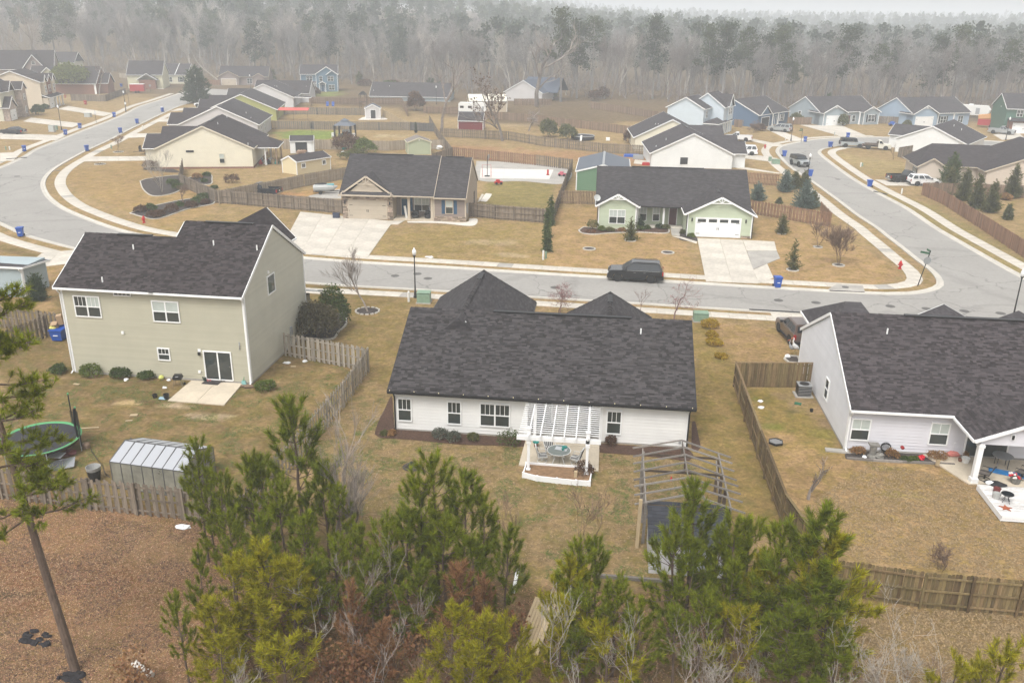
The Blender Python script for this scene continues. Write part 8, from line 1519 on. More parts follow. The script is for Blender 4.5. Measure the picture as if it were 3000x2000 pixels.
PINES=[(676,932,7.6,5,'tallest dark pine right before the end of the shadowbox fence',1.1),(443,1012,6.3,1,'slim pine standing in front of the small greenhouse',.8),(468,1075,5.2,0,'bushy pine just right of the slim pine at the greenhouse',.8),(500,1085,5.4,0,'pine between the greenhouse and the tallest dark pine',.8),(560,1050,5.8,1,'pine left of the tallest dark pine',.95),(600,1060,5.6,5,'dark pine at the left shoulder of the tallest dark pine',.9),(640,1100,5.6,0,'pine in the thicket below the tallest dark pine',1.0),(740,1060,5.6,5,'pine at the right shoulder of the tallest dark pine',.9),(780,1120,5.2,1,'thin pine between the tallest dark pine and the twin leaders',.8),(520,1170,4.8,0,'low pine before the shadowbox fence end',.9),(600,1190,4.8,3,'dark low pine in the middle of the left thicket',1.0),(690,1190,5.0,0,'pine under the tallest dark pine towards the camera',1.1),(1000,1052,7.0,1,'pine with the highest leader in the middle thicket, below the planter',1.0),(962,1090,6.4,0,'pine left of the highest middle leader',.9),(1062,1105,6.2,5,'broad dark pine right of the highest middle leader',1.1),(1112,1142,5.4,1,'narrow pine at the right edge of the middle thicket',.75),(1160,1222,4.8,5,'small dark pine at the right foot of the middle thicket',.95),(880,1190,5.4,0,'pine with upright candles left of the middle thicket',1.05),(928,1165,5.6,5,'dark pine in the heart of the middle thicket',1.0),(830,1205,4.6,1,'small pine left of the upright candles',.8),(1020,1190,5.2,0,'pine filling the front of the middle thicket',1.1),(1090,1225,4.9,3,'dark pine in front of the narrow right pine',1.05),(770,1235,4.6,0,'short pine in the dip between left and middle thickets',1.1),(850,1275,4.4,3,'dark short pine under the upright candles',1.1),(950,1300,4.2,5,'short dark pine low in the middle thicket',1.1),(725,1275,4.4,3,'dark short pine right of the yellow bushy pine',1.1),(447,1268,4.6,1,'lanky pine at the edge of the bare ground',.75),(404,1360,4.2,1,'thin leaning pine at the edge of the bare ground near the white log',.8),(596,1245,5.2,2,'yellow green bushy pine, the biggest of the low ones',1.35),(540,1290,4.6,2,'yellow green pine on the left flank of the bushy one',1.15),(660,1290,4.6,2,'yellow green pine on the right flank of the bushy one',1.15),(480,1375,3.8,2,'low yellow green pine near the thin leaning pine',1.2),(580,1380,3.8,4,'low pine under the bushy yellow green one',1.4),(510,1470,3.2,2,'lowest yellow green pine at the bottom left',1.4),(640,1450,3.4,4,'lowest pine below the right flank of the bushy one',1.5),(1325,1240,5.6,1,'tallest pine right of the plank walkway',.9),(1298,1290,5.0,2,'yellow green pine left behind the tallest one right of the walkway',.95),(1380,1250,5.2,5,'dark pine right of the tallest one by the walkway',.9),(1285,1370,4.4,2,'yellow green pine leaning over the walkway',1.0),(1350,1350,4.5,0,'pine in the front of the walkway thicket',1.15),(1420,1330,4.5,0,'pine below the timber edging',1.1),(1400,1420,3.9,4,'low yellow green pine in front of the walkway thicket',1.3),(1470,1390,3.9,0,'low pine in front between walkway thicket and right thicket',1.2),(1330,1440,3.4,3,'dark low pine behind the white branched dead sapling',1.3),(1606,1125,6.6,5,'tall dark pine before the timber frame',.95),(1560,1185,5.8,0,'pine at the left of the dark pine before the timber frame',1.0),(1690,1185,5.8,0,'pine between timber frame and fence',1.0),(1732,1190,5.6,0,'pine next to the fence end',.95),(1650,1215,5.2,1,'slim pine behind the pines at the fence end',.9),(1590,1260,4.8,5,'dark pine hiding the pale shed corner',1.05),(1680,1290,4.6,1,'pine with bare trunk before the fence end',.95),(1750,1270,4.8,2,'yellow green pine against the mossy fence',1.0),(1620,1360,4.2,0,'low pine in the lower right thicket',1.15),(1700,1400,3.9,4,'low yellow green pine in the lower right thicket',1.3),(1560,1400,3.8,3,'low dark pine in the lower right thicket',1.2),(1862,1180,7.4,5,'big open pine at the left end of the mossy brown fence',1.15),(1930,1225,6.6,2,'yellowish big pine overlapping the left end of the mossy brown fence',1.15),(1800,1205,6.4,0,'pine left of the big open pine at the mossy fence',.95),(1870,1330,5.4,5,'dark pine under the big open pine',1.3),(1820,1400,4.6,3,'dark low pine under the big open pine',1.3),(1935,1440,3.9,0,'low pine right below the big open pine',1.1),(1840,1480,3.4,5,'lowest dark pine right of the bare branches',1.4),(1125,1420,4.0,4,'bright pine with long needles left of the plank walkway',1.25),(1040,1400,4.1,2,'bright pine at the bottom middle, left of the walkway',1.2),(1170,1400,4.0,4,'bright pine just left of the plank walkway end',1.0),(1075,1480,3.4,2,'bright low pine at the bottom middle',1.3),(1190,1485,3.2,4,'small bright pine at the foot of the walkway',1.1),(960,1535,2.6,4,'bright pine tip poking in at the bottom edge',1.3),(2198,1510,3.4,4,'slender young pine at the bottom right',1.0),(2310,1462,3.8,4,'bright young pine in the bottom right corner',1.2),(2270,1525,2.8,2,'low bright pine beside the one in the bottom right corner',1.2),(800,1345,4.4,6,'rust brown dead pine in the middle of the left thicket',.9),(1065,1290,5.0,6,'rust brown dead pine right in the middle thicket',1.1),(1110,1330,4.2,6,'second rust brown dead pine in the middle thicket',.9),(870,1430,3.2,6,'low rust brown dead pine at the bottom middle',1.3)]
for q in PINES:put_pine(q[0],q[1],q[2],q[3],q[4],q[5],'young pines in the thicket')
def big_pine():
 r=np.random.default_rng(55);t=thing('pine_tree','tall leaning pine with bare reddish trunk on the bare ground','pine tree',(-19.63,24.97,0));b=MB();H_=17.5
 ax=lambda z:np.array([-.10*z+.012*math.sin(z),.012*z,z]);b.tube([ax(z) for z in np.linspace(0,H_,14)],[.175*(1-.7*z/H_) for z in np.linspace(0,H_,14)],9);P,D,S=[],[],[]
 for z in list(np.arange(6.8,10.8,.42))+list(np.arange(11.4,H_,.3)):
  for k in range(2):
   a=r.uniform(0,2*PI) if z>11 else r.uniform(-2.2,1.4);L=r.uniform(1.0,2.3)*(1 if z<14 else(H_-z+1)/4);p0=ax(z);d=np.array([math.cos(a),math.sin(a),r.uniform(-.12,.35)]);pts=[p0,p0+d*L*.5+[0,0,-.08],p0+d*L+[0,0,.12]];b.tube(pts,[.05,.03,.012],5,cap=False)
   for q in range(int(7+L*5)):
    u=r.uniform(.35,1);bp_=p0+d*L*u;e=bp_+unit(r.normal(size=3)+d*.6+[0,0,.5])*r.uniform(.15,.5);b.beam(bp_,e,.012,.012);P.append(e);D.append(unit(e-bp_+[0,0,.1]));S.append(r.uniform(.9,1.3))
 b.build('trunk',bark,t,uv=False);v,f=needles(np.array(P),np.array(D),np.array(S),44,.27,.026,r,1.1);obj_np('crown',v,f,nd_green,t)
 return t
big_pine()
# ---- bare trees
def branchy(seed,h,spread,trunk_h=.3,trunk_r=.12,forks=4,depth=3,up=.9,lean=(0,0),sides=5,twig=.006,stems=1,curl=.15,k0=1.0):
 trunk_r/=k0;twig/=k0;r=np.random.default_rng(seed);b=MB()
 def grow(p,d,L,rad,k):
  n_=3;pts=[p];dd=d.copy()
  for i in range(n_):dd=unit(dd+r.normal(0,curl,3)+np.array([0,0,.06]));pts.append(pts[-1]+dd*L/n_)
  b.tube(pts,[rad,rad*.85,rad*.7,max(rad*.5,twig)],max(3,sides-(depth-k)),cap=False)
  if k==0:return
  m_=forks+(1 if k==1 else 0)
  for j in range(m_):
   u=r.uniform(.35,1) if j else 1;q=pts[0]+(pts[-1]-pts[0])*u if j else pts[-1]
   nd=unit(dd*up+unit(r.normal(size=3)*np.array([1,1,.55]))*spread+np.array([0,0,.18]));grow(q,nd,L*r.uniform(.45,.78),max(rad*.5*r.uniform(.7,1.1),twig),k-1)
 for s_ in range(stems):
  a=2*PI*s_/max(stems,1)+r.uniform(-.3,.3);d0=np.array([lean[0],lean[1],1.]) if stems==1 else unit(np.array([math.cos(a)*.28,math.sin(a)*.28,1.]))
  grow(np.array([.05*math.cos(a)*(stems>1),.05*math.sin(a)*(stems>1),0.]),unit(d0),h*trunk_h,trunk_r*(1 if stems==1 else .6),depth)
 z=max(v[2] for v in b.v);k=h/z
 if k0==1.0 and k>1.05:return branchy(seed,h,spread,trunk_h,trunk_r,forks,depth,up,lean,sides,twig,stems,curl,k)
 b.v=[(v[0]*k,v[1]*k,v[2]*k) for v in b.v];return b
def bare(label,p,seed,h,mat,name='bare_tree',group=None,bud=None,cat='tree',**k):
 t=thing(name,label,cat,(p.x,p.y,0),0,group);b=branchy(seed,h,**k);b.build('trunk',mat,t,uv=False)
 if bud:
  v=np.array(b.v);v=v[v[:,2]>h*.35];r=np.random.default_rng(seed);P=v[r.integers(0,len(v),bud[1])]+r.normal(0,.05,(bud[1],3));vv,f=leaves(P,bud[2],r);obj_np('crown',vv,f,bud[0],t)
 return t
pink=leaf_mat('pink blossom buds',(.40,.13,.15),hue=.01)
bare('bare vase shaped tree in the stone ring by the near lamp post',cE(180,575),3,6.2,bark_grey,spread=.42,trunk_h=.22,trunk_r=.09,forks=5,depth=4,up=1.1,twig=.007,stems=1)
bare('small pink budding tree between the two hipped roofs',cE(1500,590),5,3.2,bark_red,spread=1.05,trunk_h=.22,trunk_r=.05,forks=4,depth=4,up=.55,stems=3,bud=(pink,500,.05));bare('larger pink budding tree right of the hipped roofs',cE(2290,640),16,4.4,bark_red,spread=1.0,trunk_h=.26,trunk_r=.07,forks=4,depth=4,up=.6,bud=(pink,300,.05))
bare('small red twigged shrub tree peeking over the right hipped roof',cE(2060,580),7,2.4,bark_red,spread=.6,trunk_h=.3,trunk_r=.03,forks=4,depth=3,up=.9)
bare('tan vase shaped bare tree on the sage house corner lawn',cF(1075,258),8,4.6,bark_brown,spread=.5,trunk_h=.4,trunk_r=.05,forks=5,depth=4,up=1.0,stems=5,twig=.008);bare('second bare tan tree on the sage house lawn, behind the vase shaped one',cF(932,132),9,3.4,bark_brown,spread=.5,trunk_h=.4,trunk_r=.04,forks=4,depth=4,up=1.0,stems=3,twig=.008)
bare('white stemmed bare tree in the mulch bed of the cream house',cA(1115,1325),10,6.5,bark_pale,spread=.45,trunk_h=.3,trunk_r=.07,forks=4,depth=4,up=1.0,stems=3,twig=.008);bare('small round bare tree in a mulch ring by the left street',cA(812,1042),12,3.4,bark_brown,spread=.8,trunk_h=.35,trunk_r=.06,forks=5,depth=4,up=.8,twig=.008);bare('low spreading brown tree behind the clipped shrubs of the bend',cA(1265,1395),13,2.6,bark_brown,spread=1.2,trunk_h=.4,trunk_r=.08,forks=5,depth=4,up=.5,twig=.008)
bare('small bare tree before the grey fence inside the far bend',cC(1450,1100),14,3.4,bark_brown,spread=.6,trunk_h=.3,trunk_r=.06,forks=4,depth=3,up=.8);bare('leafless brown shrub tree on the slate blue house lawn',c6(1310,590),15,3.0,bark_brown,spread=.9,trunk_h=.2,trunk_r=.05,forks=5,depth=4,up=.6,stems=4,twig=.01)
bare('pruned grey tree stump with thin red shoots by the side fence',d3(840,1450),16,2.9,bark_grey,spread=.6,trunk_h=.42,trunk_r=.10,forks=4,depth=3,up=.9,bud=(lf_brown,120,.06));bare('small twiggy shrub standing before the mossy brown fence',cI(1780,790),17,1.5,bark_brown,spread=.7,trunk_h=.2,trunk_r=.02,forks=5,depth=3,up=.7,stems=4,bud=(lf_brown,150,.05))
bare('tall bare sapling with grey trunk left of the middle thicket',dO(775,1330,0),18,8.4,bark_grey,spread=.35,trunk_h=.45,trunk_r=.08,forks=5,depth=4,up=1.2,twig=.006);bare('second bare sapling beside the tall grey one',dO(800,1320,0),19,7.2,bark_grey,spread=.4,trunk_h=.4,trunk_r=.07,forks=5,depth=4,up=1.1);bare('bare brown sapling on the lawn above the walkway thicket',cH(1660,700),20,4.6,bark_brown,spread=.55,trunk_h=.35,trunk_r=.035,forks=3,depth=4,up=1.0,stems=3);bare('thin leafless sapling right of the middle thicket',cH(1130,640),21,3.0,bark_brown,spread=.4,trunk_h=.4,trunk_r=.03,forks=4,depth=3,up=1.1,stems=3)
for i,(X,Y,h,mt,sp,lab) in enumerate(((1290,1620,6.4,bark_pale,.5,'white branched dead sapling by the plank walkway'),(1330,1640,3.4,bark_pale,.8,'low white dead branches below the walkway thicket'),(1480,1650,4.5,bark_pale,.65,'pale dead sapling in the bottom middle right'),(1570,1680,4.8,bark_grey,.6,'grey brush stems at the bottom, right of middle'),(1640,1680,4.6,bark_grey,.6,'grey brush stems before the right thicket'),(1420,1690,4.0,bark_brown,.7,'brown brush at the bottom, right of the walkway'),(1985,1640,5.6,bark_pale,.75,'tall white bare sapling leaning over the grass at the bottom right'),(2060,1650,4.2,bark_pale,.9,'white tangled branches at the bottom right'),(2140,1640,3.0,bark_pale,1.2,'low tangle of white branches on the grass'),(1880,1660,4.6,bark_pale,.8,'white forked sapling under the big open pine'),(860,1640,4.6,bark_grey,.6,'grey bare stems at the bottom, left of middle'),(930,1500,5.6,bark_grey,.5,'grey dead sapling inside the middle thicket'),(800,1520,5.2,bark_grey,.55,'grey dead sapling left inside the middle thicket'),(740,1560,4.4,bark_pale,.7,'pale twigs right of the yellow green pines'))):
 bare(lab,dO(X,Y,0),40+i,h,mt,spread=sp,trunk_h=.32,trunk_r=.032,forks=3,depth=4,up=.85,twig=.005)
bare('tall grey dead tree with broken top before the camper',cB(692,905),61,17,bark_grey,spread=.7,trunk_h=.55,trunk_r=.42,forks=4,depth=3,up=.7,twig=.03);bare('dead tree draped with vines beside the red barn',cB(1110,972),62,15,bark_grey,spread=.45,trunk_h=.6,trunk_r=.4,forks=6,depth=3,up=.5,twig=.03,bud=(lf_brown,500,.35));bare('broken low pale tree behind the long grey fence',cB(1290,905),63,6,bark_grey,spread=1.0,trunk_h=.35,trunk_r=.2,forks=5,depth=3,up=.4,twig=.03)
bare('great spreading bare oak at the wood edge behind the workshop',cB(1345,735),64,24,bark_grey,spread=.75,trunk_h=.3,trunk_r=.7,forks=4,depth=4,up=.8,twig=.03);bare('great bare tree above the left cluster of houses',c3(620,620),65,27,bark_grey,spread=.65,trunk_h=.3,trunk_r=.6,forks=4,depth=4,up=.9,twig=.035);bare('pale leaning dead tree behind the mauve house',c4(1040,380),66,14,bark_pale,spread=.3,trunk_h=.6,trunk_r=.3,forks=2,depth=3,up=1.2,lean=(-.9,0),twig=.04);bare('thin grey tree left of the brown brick house end',c3(1690,860),68,11,bark_grey,spread=.6,trunk_h=.4,trunk_r=.2,forks=4,depth=3,up=.8,twig=.03)
# ---- shrubs and evergreens
def shrub(label,p,rx,ry,rz,mat,n_=1600,size=.09,seed=1,name='shrub',group=None,cat='shrub',lump=.38,z0=0.0):
 r=np.random.default_rng(seed+int(abs(p.x*7+p.y*13)));t=thing(name,label,cat,(p.x,p.y,z0),0,group)
 d=unit(r.normal(size=(n_,3)));d[:,2]=np.abs(d[:,2])*1.0-.25*(r.random(n_)<.3);lumps=unit(r.normal(size=(9,3)));f=1+lump*(np.max(d@lumps.T,1)**4-.5)+r.normal(0,.09,n_)
 P=d*np.array([rx,ry,rz])*(f*r.uniform(.72,1.0,n_)**.6)[:,None]+np.array([0,0,rz*.55]);P[:,2]=np.maximum(P[:,2]*.92,.03);v,q=leaves(P,size,r);obj_np('crown',v,q,mat,t)
 b=MB()
 for k in range(9):a=r.uniform(0,2*PI);b.tube([(0,0,0),(rx*.35*math.cos(a),ry*.35*math.sin(a),rz*.7),(rx*.75*math.cos(a),ry*.75*math.sin(a),rz*r.uniform(.8,1.35))],[.025,.015,.006],4,cap=False)
 b.build('branches',bark_brown,t,uv=False,kind='stuff');return t
def conifer(label,p,h,rad,mat,seed=1,n_=5200,name='evergreen_tree',cat='evergreen',group=None,shape=.8,size=.16,droop=.0,trunk=.06):
 r=np.random.default_rng(seed);t=thing(name,label,cat,(p.x,p.y,0),0,group);m_=int(n_/14);z=h*(1-np.sqrt(r.random(m_))*.97);a=r.uniform(0,2*PI,m_);f=((h-z)/h)**shape
 L=rad*f*(.72+.22*np.sin(a*3+z*5/h*3)+r.normal(0,.13,m_))+.06;el=.35+.5*(z/h);tip=np.stack([np.cos(a)*L,np.sin(a)*L,z+L*.35*el-droop*L],1)
 D=unit(np.stack([np.cos(a),np.sin(a),.35+.7*(z/h)],1));S=r.uniform(.7,1.3,m_);v1,f1=needles(tip,D,S,11,size*1.35,size*.5,r,.8,.9);inner=tip*np.array([.6,.6,1]);v2,f2=needles(inner,D,S,5,size*1.4,size*.6,r,.9,.8)
 obj_np('crown',np.concatenate([v1,v2]),np.concatenate([f1,f2+len(v1)]),mat,t);MB().tube([(0,0,0),(0,0,h*.9)],[trunk,.01],6).build('trunk',bark_brown,t,uv=False);return t
for c,x,y,r_,mt,lab in((cD,625,1020,.82,lf_lime,'bright yellow green shrub first at the tall house wall'),(cD,830,1030,.68,lf_green,'green shrub second at the tall house wall'),(cD,1018,1035,.6,lf_green,'round dark green shrub third at the tall house wall'),(cD,1828,1115,.66,lf_lime,'low bright shrub at the corner of the tall house'),(cD,400,1000,.62,lf_green,'green shrub at the left corner of the tall house')):shrub(lab,c(x,y),r_,r_*.9,r_*.72,mt,1700,.09)
shrub('huge brown green shrub at the side of the tall house',cD(2185,760),1.6,1.5,2.2,leaf_mat('olive brown shrub leaves',(.13,.115,.065)),6500,.13);shrub('tall dark green shrub behind the huge brown green one',cD(2310,700),1.3,1.2,2.4,lf_green,4500,.13)
conifer('dark clipped evergreen beside the grey blue house corner',cD(268,500),2.6,.95,lf_dk,2,5200,shape=.45);shrub('yellowish shrub beside the dark clipped evergreen',cD(190,465),.8,.7,.8,leaf_mat('golden leaves',(.26,.21,.05)),1500,.1);shrub('tiny yellow tuft at the foot of the grey blue house',cD(135,520),.3,.3,.3,MATS['golden leaves'],300,.08)
for c,x,y,r_,h_,mt,lab in((d1,860,1045,.5,.45,lf_grey,'grey green herb clump in the mulch left of the second window'),(d1,1020,1085,.45,.45,lf_grey,'blue grey herb clump under the second window'),(d1,1275,1075,.36,.38,lf_olive,'small olive shrub below the twin window'),(d1,1765,1130,.75,.6,lf_green,'round leafy green shrub beside the patio'),(d1,210,1000,.3,.22,straw_g,'dry tuft at the corner of the white house'),(d1,120,1000,.25,.2,lf_olive,'dark tuft by the mulch corner of the white house'),(d2,1010,705,.35,.4,lf_brown,'thin brown shrub under the right window of the white house'),(d1,480,1420,.22,.2,lf_grey,'thin sprig in the mulch circle on the lawn'),(d2,745,1010,.6,.55,lf_brown,'brown dried vine at the right pergola post')):shrub(lab,c(x,y),r_,r_,h_,mt,900,.07)
for x,y,r_,h_ in((185,690,.75,.62),(198,748,.5,.42),(218,805,.66,.48),(262,895,.48,.32)):shrub({185:'yellow shrub nearest the green utility box',198:'yellow shrub second from the green utility box',218:'yellow shrub third from the green utility box',262:'yellow shrub farthest from the green utility box'}[x],cF(x,y),r_,r_*.9,h_*.8,lf_yellow,1300,.09,group='yellow shrubs in a row')
for x,y,r_,h_,mt,lab in((40,800,.6,.45,straw_g,'dry orange grass clump at the downspout of the pale grey house'),(400,830,.55,.5,straw_g,'dry orange grass clump right of the hose stand'),(850,860,.75,.55,straw_g,'dry orange grass clump by the covered patio'),(550,870,.5,.25,lf_green,'dark green ground plant in the bed of the pale grey house'),(620,860,.35,.22,lf_lime,'bright green ground plant beside the red flowers'),(1140,830,.3,.45,straw_g,'dry grass in the white pot')):shrub(lab,d4(x,y),r_*.7,r_*.55,h_*.75,mt,800,.07,lump=.5)
for x,y,r_,mt,lab in((968,1460,.8,lf_brown,'clipped brown ball shrub left in the bend bed'),(1035,1450,.8,lf_green,'green ball shrub in the bend bed'),(1060,1500,.9,lf_brown,'brown ball shrub nearest the red hydrant'),(1095,1485,.7,lf_brown,'brown ball shrub behind the hydrant one'),(1190,1460,.95,lf_brown,'reddish ball shrub in the middle of the bend bed'),(1235,1425,.6,lf_green,'small green shrub in the middle of the bend bed'),(1315,1430,.8,lf_brown,'reddish shrub right in the bend bed'),(1365,1400,.8,lf_green,'green ball shrub right in the bend bed'),(1400,1375,.85,lf_green,'green shrub at the fence end of the bend bed'),(1415,1405,.6,lf_brown,'brown shrub at the fence end of the bend bed'),(1195,1275,.9,lf_green,'dark ball shrub behind the white stemmed tree'),(1228,1305,.9,lf_green,'dark ball shrub at the fence corner of the cream house bed'),(1035,1165,1.3,lf_brown,'big brown shrub at the left end of the cream house'),(1425,1215,.6,lf_green,'green shrub in the bed inside the cream house fence'),(1365,1230,.8,straw_g,'tan ornamental grass inside the cream house fence'),(1408,1255,.5,lf_green,'small shrub at the curved bed inside the cream house fence'),(1475,1300,.5,lf_green,'small shrub by the black pickup fence'),(1600,1260,1.2,lf_brown,'pale brown thicket behind the black pickup fence')):shrub(lab,cA(x,y),r_,r_,r_*.75,mt,900,.14)
for x,y,r_,mt,lab in((310,905,.85,lf_olive,'round dark shrub at the left corner of the sage house'),(410,930,.5,lf_lime,'bright shrub under the left window of the sage house'),(495,940,.55,lf_olive,'brown green shrub under the twin window of the sage house'),(620,940,.45,straw_g,'dry shrub at the right of the twin window'),(820,920,.45,lf_green,'small shrub at the porch left post of the sage house'),(890,910,.4,lf_green,'small shrub at the porch front of the sage house'),(1020,905,.5,lf_dk,'dark shrub at the middle of the porch'),(1090,910,.5,lf_olive,'olive shrub at the porch right post'),(1355,1000,.45,lf_lime,'bright spiky plant left of the white garage door'),(265,945,.25,lf_dead,'rusty tuft in the left bed of the sage house'),(320,945,.25,lf_dead,'second rusty tuft in the left bed of the sage house'),(1270,960,.4,lf_olive,'low ground cover beside the garden path')):shrub(lab,c2(x,y),r_,r_*.9,r_*.85,mt,700,.1)
p=c2(815,900);conifer('slim dark evergreen at the porch corner of the sage house',p,1.6,.4,lf_dk,3,1600);p=c2(712,1030);conifer('light green sapling in the small ring before the sage house',p,3.1,1.1,lf_olive,4,2200,shape=.5,trunk=.05);conifer('airy olive sapling in the ring by the sage drive',cF(757,288),3.3,1.0,lf_olive,5,1500,shape=.6,trunk=.05);conifer('green conifer on the lawn beside the sage garage',cF(682,42),2.6,1.0,lf_olive,6,3000,shape=.55)
for i,(x,y,h,lab) in enumerate(((1262,572,3.6,'slim leaning cypress nearest the pavement pedestals'),(1262,540,3.9,'slim cypress in the middle of the three leaning ones'),(1271,512,3.9,'slim cypress farthest of the three leaning ones'))):conifer(lab,dO(x-6,y+6,0),h,.42,lf_green,10+i,3200,name='cypress_tree',shape=.45,group='slim cypresses on the lot line')
for i,(x,y,top,w,mt,lab,nm) in enumerate(((1490,1190,790,3.6,lf_green,'broadest and tallest bright green evergreen at the beige house',''),(1480,1270,955,2.2,lf_olive,'olive evergreen before the tallest one at the beige house',''),(1650,1340,970,2.6,lf_olive,'olive evergreen third in the row along the brown fence',''),(1790,1430,1030,2.6,lf_olive,'olive evergreen fourth in the row along the brown fence',''),(1960,1480,1110,2.8,lf_olive,'olive evergreen fifth in the row along the brown fence',''),(2205,1310,930,2.6,lf_olive,'dark evergreen standing apart right of the row',''),(2160,1560,1380,2.4,lf_olive,'short olive evergreen last in the row along the brown fence',''),(1290,965,830,2.4,lf_green,'clipped round green bush beside the beige house front',''))):
 p=c7(x,y-18);d_=(p-Vector((0,0,24))).dot(FWD);h=(y-top)/3.92/FPX*d_/.95;conifer(lab,p,h,h*(.30 if w<3 else .40),mt,20+i,6000,shape=.62 if i<7 else .3,size=.22,group='evergreens by the beige house')
for i,(x,y,top,w,mt,lab) in enumerate(((1350,1445,1215,.5,lf_blue,'blue green spruce beside the sage house gable'),(1690,1335,1058,.42,lf_blue,'blue green spruce behind the olive one by the side street'),(1810,1300,1075,.42,lf_olive,'brown olive conifer between the blue spruces'),(1930,1545,1190,.52,lf_blue,'largest blue green spruce at the side street lamp'),(1925,1300,1072,.3,lf_olive,'slim olive conifer at the side street lamp'),(1620,1480,1412,.5,lf_olive,'tiny conifer between the reddish fence and the spruces'),(2030,1530,1330,.5,lf_olive,'low grey green conifer at the end of the reddish fence'))):
 p=c6(x,y-14);d_=(p-Vector((0,0,24))).dot(FWD);h=(y-top)/4.238/FPX*d_/.95;conifer(lab,p,h,h*w,mt,40+i,5200,shape=.6,size=.2)
conifer('dark broad evergreen on the left street before the far houses',cA(1362,712),10.5,4.6,lf_dk,60,9000,shape=.42,size=.42);p=c3(1265,840);shrub('round yellow green tree beside the cream two storey house',p,5.2,5.0,4.6,leaf_mat('spring yellow green leaves',(.17,.19,.05)),5200,.5,name='round_tree',cat='tree',z0=2.2)
for c,x,y,r_,h_,mt,sz,lab in((cA,263,790,1.4,1.5,lf_green,.3,'small round topiary by the stone tower house'),(cA,312,752,1.0,.8,lf_green,.25,'green shrub at the cream two storey house garage'),(cA,290,745,.8,.8,lf_brown,.25,'dark red shrub at the cream two storey house garage'),(cA,235,748,.8,.7,lf_green,.25,'green shrub at the gable wall of the cream two storey house'),(cB,1425,945,2.0,2.6,lf_olive,.35,'olive tree left of the black trampoline'),(cB,1558,965,1.8,2.4,lf_olive,.35,'olive tree at the rim of the black trampoline'),(c5,1070,785,2.0,2.0,lf_lime,.25,'lime green young tree behind the tan house roof'),(c5,870,760,3.0,2.2,lf_brown,.3,'brown leafless thicket behind the tan house'),(c5,920,850,2.2,1.2,lf_olive,.25,'weedy green patch behind the tan house'),(c5,1640,290,2.6,3.2,lf_brown,.4,'brown thicket beside the fresh tan fence'),(cB,2000,985,1.5,1.8,lf_brown,.3,'bare bush at the white house corner behind the trampoline'),(c6,1385,565,1.5,1.0,lf_brown,.25,'tan rounded shrub by the slate blue garage'),(c6,1830,480,1.6,1.8,lf_olive,.3,'olive shrub before the short brown fence'),(c7,268,465,1.2,1.8,lf_olive,.25,'clipped cone shrub beside the blue grey garage'),(c7,390,435,1.0,1.0,lf_brown,.25,'reddish shrub at the blue grey house porch'),(c7,1010,470,1.2,1.0,lf_olive,.25,'shrub at the powder blue garage'),(c7,2140,1315,.8,.6,straw_g,.2,'dry grass tuft behind the evergreens'),(cB,330,655,3,3,lf_green,.5,'green bush before the low dark roofed house'),(c4,2050,545,1.6,1.8,lf_brown,.3,'brown shrub at the teal blue house, left'),(c4,2085,545,1.6,1.8,lf_brown,.3,'brown shrub at the teal blue house, right')):shrub(lab,c(x,y),r_,r_,h_,mt,1500,sz)
for i in range(20):
 X=[320,860,780,1060,950,1180,700,830,760,1000,900,1120][i%12]+random.uniform(-60,60);Y=random.uniform(1420,1620)
 if i%12==0:X=random.uniform(170,330);Y=random.uniform(1560,1640)
 shrub('rust brown dead leaved brush under the young pines',dO(X,Y,0),random.uniform(.5,.9),random.uniform(.5,.9),random.uniform(.8,1.5),lf_dead if i%4 else nd_dead,300,.12,seed=i,name='dead_brush',group='dead leaved brush under the pines',lump=.5)
for i in range(14):
 X=random.choice((random.uniform(1380,1900),random.uniform(520,1200),random.uniform(1900,2200)));Y=random.uniform(1560,1700)
 bare('thin leafless brush stems at the bottom of the thicket',dO(X,Y,0),200+i,random.uniform(1.6,3.0),random.choice((bark_grey,bark_brown,bark_brown,bark_pale)),name='bare_brush',group='leafless brush stems',cat='brush',spread=.7,trunk_h=.3,trunk_r=.03,forks=4,depth=3,up=.8,stems=3,twig=.006)
 # ---- the wood behind
wood_g=material('hazy grey wood bark',(.215,.20,.19),.95,noise=(.2,.25),rand=.35);wood_w=material('whitish trunk bark',(.40,.37,.33),.95,noise=(.4,.2));wood_r=material('reddish twig wood',(.205,.178,.165),.95,noise=(.2,.2),rand=.3)
fp_m=leaf_mat('tall pine foliage',(.085,.105,.052),noise=(.12,.35));fp_d=leaf_mat('tall dark pine foliage',(.062,.082,.045),noise=(.12,.35))  # trunks and needles lightened, distance haze partly put into their colour
def forest_bare(seed,h,mat,spread=.5,sub=1700):
 b=branchy(seed,h,spread=spread,trunk_h=.5,trunk_r=.24,forks=4,depth=3,up=1.0,sides=5,twig=.035,curl=.12);v=np.array(b.v);r=np.random.default_rng(seed)
 tip=v[v[:,2]>h*.42];P=tip[r.integers(0,len(tip),sub)]+r.normal(0,.35,(sub,3));D=unit(r.normal(size=(sub,3))+[0,0,.7]);w=unit(np.cross(D,r.normal(size=(sub,3))))*.028;L=r.uniform(.5,1.5,(sub,1))
 tv=np.stack([P-w,P+w,P+D*L],1).reshape(-1,3);b.add(tv.tolist(),[(i,i+1,i+2) for i in range(0,sub*3,3)]);return b.mesh('bare_tree',False),mat
